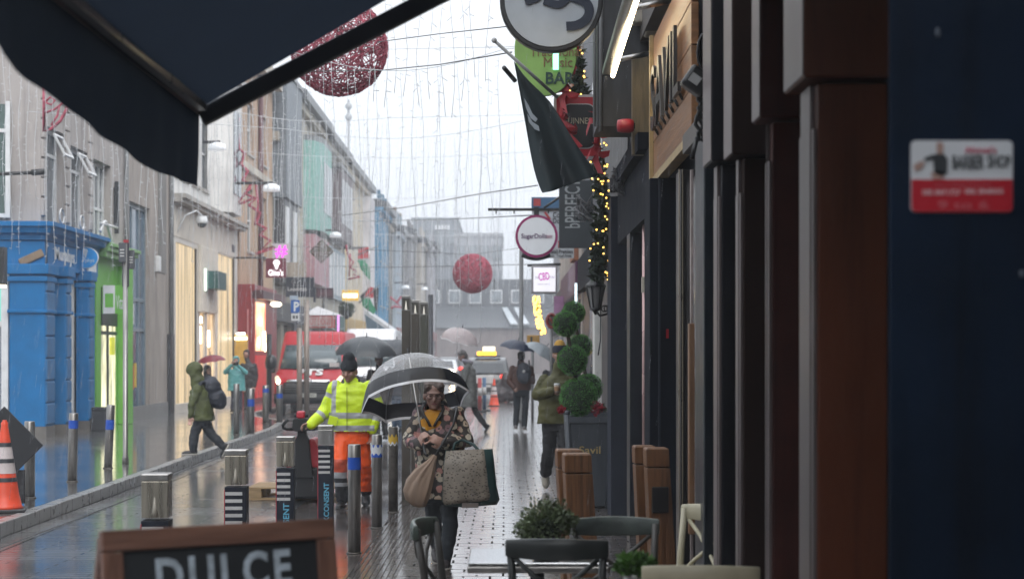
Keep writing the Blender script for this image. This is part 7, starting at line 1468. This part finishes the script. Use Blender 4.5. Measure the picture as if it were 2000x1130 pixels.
def bagring(px, py, w, th, tilt): c = P(px, py, d); k = lambda a: 1 + (.13 * math.sin(a * 7 + 1) + .09 * math.sin(a * 11 + py * .03)) * min(1, max(.15, (975 - py) / 50)); return [c + Vector((w * k(a) * math.cos(a) * math.cos(tilt), th * k(a) * math.sin(a), w * k(a) * math.cos(a) * math.sin(tilt))) for a in [i * math.pi / 24 for i in range(48)]]
for px, py, w, th in ((811, 988, .03, .03), (811, 982, .085, .06), (812, 965, .112, .08), (818, 945, .106, .08), (829, 922, .075, .055), (842, 902, .035, .03), (850, 888, .015, .015)): rows.append(bagring(px, py, w, th, R(-20)))
MB().loft(rows).build('bag_body', mat('beige_bag_cloth', (.24, .17, .125), .75, var=.2, scale=9, bump=.5, bscale=14, stretch=(1, 1, .35)), sb_, world=True)
MB().tube([P(849, 892, d), P(862, 870, d + .0), P(885, 830, d + .05), P(893, 797, d + .28), P(880, 800, d + .5)], .011, 6).build('strap', blackm, sb_, world=True)
# ------------------------------------------------ hi-vis worker
d = 19.2
hv = mat('hivis_yellow', (.6, .8, .012), .5, var=.12, scale=6, bump=.1, bscale=30); hg = mat('reflective_grey', (.33, .34, .36), .35, var=.1); ho = mat('hivis_orange', (.95, .105, .008), .5, var=.12, scale=6); hod = mat('dirty_orange', (.5, .07, .03), .6, var=.3, scale=9); hk = mat('workwear_black', (.015, .016, .02), .6)
zz = lambda py: ZW(py, 19.2)
def pc_(c):
    x, z = c.x, c.z
    if abs(x) < .26:
        if zz(816) < z < zz(804) or zz(840) < z < zz(829): return 1
        if z > zz(806) and c.y < .05 and (.035 - .05 < -(x + .195) * -1 < .02 or False): return 1
        if z > zz(804) and z < zz(742) and (abs(x + .205 - (z - 1.1) * .03) < .026 or abs(x - .225 + (z - 1.1) * -.03) < .026): return 1
    for p_, e_ in sleeves:
        ax = (e_ - p_); L_ = ax.length; ax = ax / L_; u = (c - p_).dot(ax); r_ = ((c - p_) - ax * u).length
        if r_ < .11 and (abs(x) > .2) and .32 * L_ < u < .32 * L_ + .05: return 1
    return 0
hx = lambda px: (px - 688) * 19.2 / F
sleeves = [(Vector((hx(655), 0, zz(754))), Vector((hx(637), 0, zz(800)))), (Vector((hx(637), 0, zz(800))), Vector((hx(613), -.1, zz(826)))), (Vector((hx(724), 0, zz(754))), Vector((hx(736), 0.02, zz(800)))), (Vector((hx(736), 0.02, zz(800))), Vector((hx(727), 0, zz(838))))]
def pl_(c):
    z = c.z; 
    if z > .56 if c.x < .03 else z > .16: return 0
    if c.x >= .03: return 3
    if z > .41: return 1
    if z > .345: return 2
    if z > .295: return 3
    return 2 if z > .25 else 3
hw = person('person in yellow hi-vis jacket, orange trousers and black beanie, one hand on the pallet truck', d, 688, 0, dict(head=(683, 724, -.06), sa=(655, 756, 0), sb=(724, 756, 0), ea=(636, 802, .02), eb=(737, 800, .02), wa=(612, 826, -.14), wb=(727, 838, -.05), ha=(670, 846, 0), hb=(706, 846, 0), ka=(666, 905, -.12), kb=(710, 905, .1), aa=(669, 972, -.04), ab=(709, 962, .35)),
    skin=skin_r, coatm=[hv, hg], paint_coat=pc_, legm=[ho, hod, hg, hk], paint_legs=pl_, hemdrop=-.03, cw=(.265, .262, .265), cd=.6, lr=(.1, .083, .074), shoe=None, vox=.0085, seed=3, hat=(mat('black_knit', (.012, .015, .02), .85, var=.3, scale=30, bump=.4, bscale=70), 'beanie'), hyaw=R(-14), hpitch=R(12), sl=(.09, .08, .066), toes=(-.15, .1), toepitch=(.1, .5), hs=1.08,
    hands={'a': (Vector((-.9, -.1, -.1)), Vector((0, -.3, -1)), .75, 1), 'b': (Vector((-.05, 0, -1)), Vector((-.8, -.6, 0)), .35, -1)})
q, H, HM, J, s_ = t_info[hw.name]
blob([('c', H(-.075, .02, -.125), .035, H(-.06, .07, -.09), .03), ('c', H(.075, .02, -.125), .035, H(.06, .07, -.09), .03), ('c', H(-.06, .07, -.09), .03, H(.06, .07, -.09), .03), ('c', H(-.075, .02, -.125), .03, H(-.035, -.055, -.15), .02), ('c', H(.075, .02, -.125), .03, H(.05, -.05, -.15), .02)], 'collar', [mat('collar_dark', (.03, .03, .033), .6)], hw, .009, 3)
MB().box(hx(680) - .001, hx(680) + .003, -.168, -.15, zz(838), zz(755)).build('zip_flap', mat('zip_dark_line', (.06, .07, .02), .6), hw)  # thin dark olive line down the jacket front
MB().obox(Vector((hx(653), -.165, zz(820))), (.1, .012, .1), Matrix.Rotation(R(14), 3, 'Y')).build('pocket_flap', hv, hw, bevel=.004)
# ------------------------------------------------ hooded walker with a backpack
olive = mat('olive_coat_cloth', (.06, .072, .018), .7, var=.3, scale=7, bump=.15, bscale=40); navy_cl = mat('navy_backpack_cloth', (.01, .013, .024), .6, var=.2, scale=9)
d = 27.0
wk = person('person in an olive hooded coat with a navy backpack, striding left off the kerb', d, 395, .14, dict(head=(379, 723, 0), sa=(390, 759, -.17), sb=(392, 759, .17), ea=(380, 787, -.24), eb=(394, 785, .22), wa=(378, 811, -.24), wb=(388, 806, .2), ha=(392, 818, -.08), hb=(394, 818, .08), ka=(381, 848, -.08), kb=(411, 848, .08), aa=(379, 876, -.08), ab=(433, 871, .08)),
    byaw=R(90), hyaw=R(-112), skin=skin_f, coat=olive, hemdrop=.02, cw=(.24, .22, .2), cd=.9, legs=mat('navy_trousers', (.012, .016, .024), .6, var=.2), lr=(.1, .078, .066), shoe=mat('black_shoe', (.012, .012, .013), .4), toes=(R(-90), R(-90)), toepitch=(0, R(62)), hood='full', face=False, vox=.011, seed=7, wr_amp=.013)
bp2 = thing('backpack', 'navy backpack on the olive hooded walker', 'backpack', P(420, 770, d)); blob([('e', P(415, 757, d) - P(420, 770, d), (.14, .15, .2), Matrix.Rotation(R(-24), 3, 'Y')), ('e', P(424, 778, d) - P(420, 770, d), (.15, .16, .17), Matrix.Rotation(R(-20), 3, 'Y')), ('e', P(432, 785, d) - P(420, 770, d), (.09, .13, .12)), ('c', P(402, 745, d) - P(420, 770, d) + Vector((0, -.1, 0)), .03, P(392, 752, d) - P(420, 770, d) + Vector((0, -.16, .03)), .025)], 'pack', navy_cl, bp2, .012, 4, wrinkle=.012, wf=9, seed=3)
MB().tube([P(398, 748, d) + Vector((0, -.17, 0)), P(388, 758, d) + Vector((0, -.17, 0)), P(390, 775, d) + Vector((0, -.18, 0)), P(402, 788, d) + Vector((0, -.15, 0))], .02, 6).build('strap', navy_cl, bp2, world=True)
# ------------------------------------------------ red umbrella and its owner
d = 40.0
person('person with dark hair under the red umbrella, mostly behind the olive walker', d, 405, .14, dict(head=(406, 722, 0), sa=(397, 740, 0), sb=(417, 740, 0), ea=(394, 760, 0), eb=(420, 758, -.05), wa=(396, 778, 0), wb=(414, 745, -.15), ha=(402, 777, 0), hb=(411, 777, 0), ka=(402, 801, 0), kb=(411, 801, 0), aa=(402, 819, 0), ab=(411, 819, 0)), skin=skin_f, coat=mat('dark_coat', (.015, .015, .02), .6), hemdrop=.1, legs=black_leg, hair=(mat('black_hair', (.012, .01, .01), .5), 'long'), hyaw=R(50), vox=.013, seed=11, hs=.95)
umbrella('deep red umbrella above the dark haired person', P(411, 693, 39.9), (-.14, -.05, 1), .36, .17, mat('red_umbrella_cloth', (.2, .014, .028), .5, var=.15), P(413, 742, 39.8), None, None, 66, spin=.1)
# ------------------------------------------------ teal raincoat
d = 47.4; teal = mat('teal_raincoat', (.1, .33, .34), .5, var=.15, scale=5)
te = person('person in a teal hooded raincoat raising a phone to their face', d, 461, .14, dict(head=(461, 704, 0), sa=(449, 724, 0), sb=(474, 724, 0), ea=(441, 726, -.12), eb=(482, 727, -.12), wa=(456, 712, -.26), wb=(467, 713, -.26), ha=(457, 757, 0), hb=(467, 757, 0), ka=(456, 780, 0), kb=(468, 780, 0), aa=(454, 797, 0), ab=(468, 797, 0)), skin=skin_r, coat=teal, hemdrop=.08, cw=(.26, .24, .24), legs=mat('grey_navy_trousers', (.035, .04, .06), .6), shoe=None, hood='up', vox=.013, seed=12, wr_amp=.012)
ph = thing('mobile_phone', 'black phone held up by the person in the teal raincoat', 'phone', P(461, 709, d - .33)); MB().box(-.085, .07, -.006, .006, -.045, .045).build('case', blackm, ph, bevel=.005)
person('person in a black hooded jacket standing behind the teal raincoat', 50.0, 486, .14, dict(head=(481, 691, 0), sa=(474, 713, 0), sb=(497, 713, 0), ea=(473, 735, 0), eb=(501, 734, 0), wa=(476, 754, -.05), wb=(498, 754, -.08), ha=(481, 752, 0), hb=(491, 752, 0), ka=(481, 775, 0), kb=(491, 775, 0), aa=(480, 793, 0), ab=(491, 793, 0)), skin=skin_r, coat=mat('black_hooded_jacket', (.014, .014, .017), .55), hemdrop=-.02, legs=mat('charcoal_trousers', (.03, .03, .035), .6), shoe=None, hood='up', vox=.014, seed=13)
# ------------------------------------------------ the two dark umbrellas in the middle
d = 34.0
person('person in dark clothes under the larger dark grey umbrella', d, 742, 0, dict(head=(740, 702, 0), sa=(724, 727, 0), sb=(760, 727, 0), ea=(720, 757, 0), eb=(764, 757, 0), wa=(728, 745, -.25), wb=(758, 782, 0), ha=(736, 779, 0), hb=(750, 779, 0), ka=(736, 820, 0), kb=(750, 818, .1), aa=(736, 852, 0), ab=(751, 848, .25)), skin=skin_b, coat=mat('dark_brown_coat', (.03, .022, .022), .6), hemdrop=.05, legs=mat('dark_grey_trousers', (.04, .04, .035), .6), hair=(mat('black_hair', (.012, .01, .01), .5), 'short'), vox=.013, seed=15)
um_grey = mat('dark_grey_umbrella_cloth', (.03, .036, .042), .4, var=.2)
umbrella('large dark grey umbrella behind the hi-vis worker', P(716, 657, 33.6), (.04, -.1, 1), .66, .36, um_grey, P(728, 745, 33.7), None, None, 66, spin=.15)
umbrella('second dark umbrella overlapping the larger dark grey one', P(775, 663, 39), (.05, -.15, 1), .52, .36, mat('slate_umbrella_cloth', (.04, .045, .055), .45, var=.2), P(776, 745, 39), None, None, 68, spin=.3)
person('person hidden behind the clear umbrella under the second dark umbrella', 39.2, 776, 0, dict(head=(776, 702, 0), sa=(762, 722, 0), sb=(790, 722, 0), ea=(759, 748, 0), eb=(793, 748, 0), wa=(768, 742, -.2), wb=(790, 770, 0), ha=(771, 768, 0), hb=(782, 768, 0), ka=(771, 803, 0), kb=(782, 803, 0), aa=(770, 832, 0), ab=(783, 832, 0)), skin=skin_f, coat=mat('slate_coat', (.04, .045, .06), .6), hemdrop=.05, legs=mat('blue_jeans', (.05, .08, .13), .7), vox=.014, seed=16, hair=(mat('black_hair', (.012, .01, .01), .5), 'short'))
# ------------------------------------------------ grey coat under the clear umbrella tinted for pink light behind it
d = 38.0; gcoat = mat('grey_wool_coat', (.13, .135, .13), .85, var=.35, scale=12)
gy = person('person in a long grey wool coat striding left with head bowed', d, 914, 0, dict(head=(903, 695, 0), sa=(913, 718, -.16), sb=(917, 718, .16), ea=(907, 746, -.2), eb=(915, 748, .2), wa=(893, 736, -.18), wb=(896, 742, .1), ha=(913, 768, -.07), hb=(916, 768, .07), ka=(901, 803, -.07), kb=(930, 806, .07), aa=(893, 834, -.07), ab=(949, 832, .07)), byaw=R(90), hyaw=R(-78), hpitch=R(28), skin=skin_r, coat=gcoat, hemdrop=.3, cw=(.24, .21, .2), cd=.88, legs=black_leg, shoe=mat('black_boot', (.014, .014, .016), .4), toes=(R(-90), R(-90)), toepitch=(0, R(58)), vox=.012, seed=18, hair=(mat('grey_hair', (.16, .15, .15), .6, var=.3, scale=20), 'short'), lr=(.085, .068, .058))
blob([('c', Vector((-.1, -.08, 1.62)), .045, Vector((.07, .02, 1.58)), .05)], 'scarf', mat('lilac_scarf', (.4, .38, .45), .8), gy, .012, 2)
pink_lit_clear = clear_mat('pink_lit_umbrella_plastic', (.85, .72, .72), .3)  # pink of the lights behind put into the clear plastic tint
umbrella('clear pink tinted umbrella of the person in the grey coat', P(903, 640, 37.9), (.25, -.1, 1), .46, .33, pink_lit_clear, P(894, 738, 37.85), None, mat('umbrella_white_edge', (.6, .6, .62), .4), 78, spin=.1)
# ------------------------------------------------ brown jacket, blue backpack, navy umbrella
d = 38.3
person('person seen from behind in a brown jacket and dark jeans under the navy umbrella', d, 1018, 0, dict(head=(1018, 697, 0), sa=(1001, 719, 0), sb=(1036, 719, 0), ea=(994, 744, -.05), eb=(1041, 745, 0), wa=(1004, 757, -.2), wb=(1034, 735, .22), ha=(1010, 763, 0), hb=(1027, 763, 0), ka=(1009, 800, 0), kb=(1026, 800, 0), aa=(1007, 829, 0), ab=(1024, 831, 0)), byaw=R(180), hyaw=R(180), skin=skin_b, coat=mat('brown_jacket', (.075, .03, .02), .65, var=.25), hemdrop=-.02, legs=dark_leg, shoe=mat('grey_trainer', (.25, .24, .24), .5), toes=(R(176), R(172)), vox=.012, seed=21, hair=(mat('black_hair', (.012, .01, .01), .5), 'short'), lr=(.095, .072, .064), face=False, cw=(.22, .215, .225))
bq = thing('backpack', 'blue grey backpack with a white dot on the brown jacketed person', 'backpack', P(1023, 730, d - .24)); blob([('e', Vector((0, 0, .02)), (.17, .1, .25)), ('e', Vector((0, -.05, -.08)), (.14, .08, .13)), ('c', Vector((-.13, .05, .2)), .025, Vector((-.12, .22, .3)), .02), ('c', Vector((.13, .05, .2)), .025, Vector((.12, .22, .3)), .02)], 'pack', mat('blue_grey_backpack', (.025, .03, .045), .6, var=.2), bq, .012, 3, wrinkle=.006)
MB().cyl((.0, -.105, .06), (.0, -.09, .06), .035).build('white_dot', stripe, bq)
umbrella('navy umbrella held over the brown jacketed person', P(1013, 664, 38.2), (-.1 + .28, -.1, 1), .43, .2, mat('navy_umbrella_cloth', (.012, .022, .055), .45, var=.15), P(1030, 735, 38.4), None, None, 62, spin=.1)
# ------------------------------------------------ coffee drinker in olive
d = 21.3
cf = person('person in an olive jacket and mustard striped beanie carrying a coffee cup past the topiary', d, 1086, 0, dict(head=(1093, 692, -.03), sa=(1063, 741, 0), sb=(1116, 741, 0), ea=(1048, 772, .02), eb=(1126, 775, .02), wa=(1077, 762, -.26), wb=(1122, 800, 0), ha=(1074, 822, 0), hb=(1102, 822, 0), ka=(1073, 875, .05), kb=(1103, 878, -.12), aa=(1067, 925, .32), ab=(1104, 944, -.12)), skin=skin_f, coat=mat('olive_jacket_cloth', (.07, .066, .015), .65, var=.2, scale=6), hemdrop=.03, cw=(.25, .245, .245), cd=.62, legs=black_leg, lr=(.11, .088, .078), shoe=mat('beige_trainer', (.3, .27, .22), .6, var=.15, scale=20), toes=(.05, 0), toepitch=(R(52), 0), vox=.009, seed=23, sl=(.074, .07, .056), hs=1.04,
    hands={'a': (Vector((.85, -.35, .1)), Vector((.2, .9, .1)), 1.0, 1), 'b': (Vector((0, 0, -1)), Vector((-.7, -.6, 0)), .4, -1)})
q, H, HM, J, s_ = t_info[cf.name]
def cap_paint(c):
    u = ((c - H(0, 0, 0)).z - .02); return 1 if .045 < u < .085 or u > .15 else 0
blob([('e', H(0, .008, .06), (.093, .11, .095), HM), ('e', H(0, .012, .1), (.075, .09, .085), HM), ('e', H(0, .004, .03), (.095, .112, .04), HM)], 'beanie', [mat('mustard_knit', (.45, .25, .04), .85, bump=.3, bscale=70), mat('navy_knit', (.015, .017, .03), .85, bump=.3, bscale=70)], cf, .009, 2, paint=lambda c: 0 if (c - H(0, 0, 0)).z > .115 else (1 if (c - H(0, 0, 0)).z > .02 else 0))
cu = thing('coffee_cup', 'white lidded paper coffee cup in the hand of the person in the olive jacket', 'cup', P(1088, 758, d - .33)); MB().lathe([(.028, -.05), (.038, .04)], n=20).build('paper_cup', mat('cup_paper', (.55, .45, .36), .6), cu); MB().lathe([(.041, .04), (.041, .052), (.035, .056), (.034, .064), (.0, .064)], n=20).build('lid', white_fr, cu); MB().lathe([(.0325, -.03), (.0375, .022)], n=20, cap=False).build('cup_sleeve', mat('cup_sleeve_card', (.3, .17, .09), .7), cu)
# hidden walker with a pale umbrella behind the coffee drinker
umbrella('pale grey umbrella showing just left of the olive jacket', P(1068, 676, 36), (.55, -.1, .8), .42, .22, mat('pale_grey_umbrella_cloth', (.3, .34, .37), .5), P(1078, 735, 36), None, None, 66, spin=.1)
person('person in dark clothing mostly hidden behind the olive jacket', 36, 1082, 0, dict(head=(1084, 704, 0), sa=(1066, 728, 0), sb=(1102, 728, 0), ea=(1062, 756, 0), eb=(1106, 756, 0), wa=(1078, 740, -.2), wb=(1104, 782, 0), ha=(1077, 778, 0), hb=(1091, 778, 0), ka=(1077, 815, 0), kb=(1091, 815, 0), aa=(1076, 846, 0), ab=(1092, 846, 0)), skin=skin_f, coat=mat('dark_coat', (.015, .015, .02), .6), hemdrop=.05, legs=black_leg, vox=.014, seed=26)
# falling rain: fine streaks in the air over the street
rnd = random.Random(77); b = MB()
for i in range(2900):
    y = 4 + 46 * rnd.random() ** 1.4; x = rnd.uniform(-.31 * y - .5, min(1.0, .3 * y)); z = rnd.uniform(.02, 1.72 + .21 * y); l = rnd.uniform(.05, .13); w_ = .0007 + .00004 * y
    if y < 9.5 and x > -1.6: continue
    p = Vector((x, y, z)); q_ = p + Vector((.012, .004, l)); b.add([p + Vector((-w_, 0, 0)), p + Vector((w_, 0, 0)), q_ + Vector((w_, 0, 0)), q_ + Vector((-w_, 0, 0)), p + Vector((0, -w_, 0)), p + Vector((0, w_, 0)), q_ + Vector((0, w_, 0)), q_ + Vector((0, -w_, 0))], [(0, 1, 2, 3), (4, 5, 6, 7)])
ro = b.build('rain', clear_mat('raindrop_water', (.9, .93, 1), .2)); tag(ro, 'fine rain streaks falling through the air over the street', 'rain', None, 'stuff')
# ================================================================== light, air, lens
w = D.worlds.new('World'); SC.world = w; w.use_nodes = True; N = w.node_tree.nodes; L = w.node_tree.links
bg = N['Background']; sky = N.new('ShaderNodeTexSky'); sky.sky_type = 'NISHITA'; sky.sun_disc = False; sky.sun_elevation = R(38); sky.sun_rotation = R(160); sky.air_density = 1.2; sky.dust_density = 3.0; sky.ozone_density = 1
hs_ = N.new('ShaderNodeHueSaturation'); hs_.inputs['Saturation'].default_value = .25; L.new(sky.outputs[0], hs_.inputs['Color'])
mx = N.new('ShaderNodeMix'); mx.data_type = 'RGBA'; mx.inputs['Factor'].default_value = .8; L.new(hs_.outputs[0], mx.inputs[6]); mx.inputs[7].default_value = (9.3, 9.75, 10.3, 1)  # overcast cloud deck
tc = N.new('ShaderNodeTexCoord'); sx = N.new('ShaderNodeSeparateXYZ'); L.new(tc.outputs['Generated'], sx.inputs[0])
gr = N.new('ShaderNodeMapRange'); gr.inputs['From Min'].default_value = 0; gr.inputs['From Max'].default_value = 1; gr.inputs['To Min'].default_value = .79; gr.inputs['To Max'].default_value = 1.9; L.new(sx.outputs['Z'], gr.inputs['Value'])  # overcast sky: the zenith is about three times the horizon
mg = N.new('ShaderNodeMix'); mg.data_type = 'RGBA'; mg.blend_type = 'MULTIPLY'; mg.inputs['Factor'].default_value = 1; L.new(mx.outputs[2], mg.inputs[6]); L.new(gr.outputs['Result'], mg.inputs[7]); L.new(mg.outputs[2], bg.inputs['Color']); bg.inputs['Strength'].default_value = .1
sl_ = D.lights.new('sun', 'SUN'); sl_.energy = 1.2; sl_.angle = R(40); sl_.color = (1, .97, .93); so = D.objects.new('sun', sl_); COL.objects.link(so); so.rotation_euler = (R(52), 0, R(20)); so.location = (0, -5, 30)
hz = MB().box(-163, 163, -34, 445, -1.5, 34).build('haze', [])
hm = D.materials.new('street_haze'); hm.use_nodes = True; n_ = hm.node_tree.nodes; n_.remove(n_['Principled BSDF']); pv = n_.new('ShaderNodeVolumePrincipled'); pv.inputs['Color'].default_value = (.86, .9, .97, 1); pv.inputs['Density'].default_value = HAZE; pv.inputs['Anisotropy'].default_value = .2
hm.node_tree.links.new(pv.outputs[0], n_['Material Output'].inputs['Volume']); hz.data.materials.append(hm); tag(hz, kind='stuff')
ca = D.cameras.new('camera'); co = D.objects.new('camera', ca); COL.objects.link(co); co.location = (0, 0, HC); co.rotation_euler = (R(90), 0, 0)
ca.sensor_width = 36; ca.lens = F / 2000 * 36; ca.shift_x = (1000 - VX) / 2000; ca.shift_y = (HY - 565) / 2000; ca.clip_start = .05; ca.clip_end = 1000
ca.dof.use_dof = True; ca.dof.focus_distance = 14.5; ca.dof.aperture_fstop = 2.8; ca.dof.aperture_blades = 9
SC.camera = co
vs_ = SC.view_settings; vs_.view_transform = 'Standard'; vs_.look = 'None'; vs_.gamma = 1; vs_.exposure = EXPO
SC.cycles.use_denoising = True; SC.cycles.denoiser = 'OPENIMAGEDENOISE'; SC.cycles.max_bounces = 7; SC.cycles.diffuse_bounces = 3; SC.cycles.glossy_bounces = 4; SC.cycles.transparent_max_bounces = 16; SC.cycles.volume_bounces = 1; SC.cycles.sample_clamp_indirect = 6; SC.cycles.caustics_reflective = False; SC.cycles.caustics_refractive = False
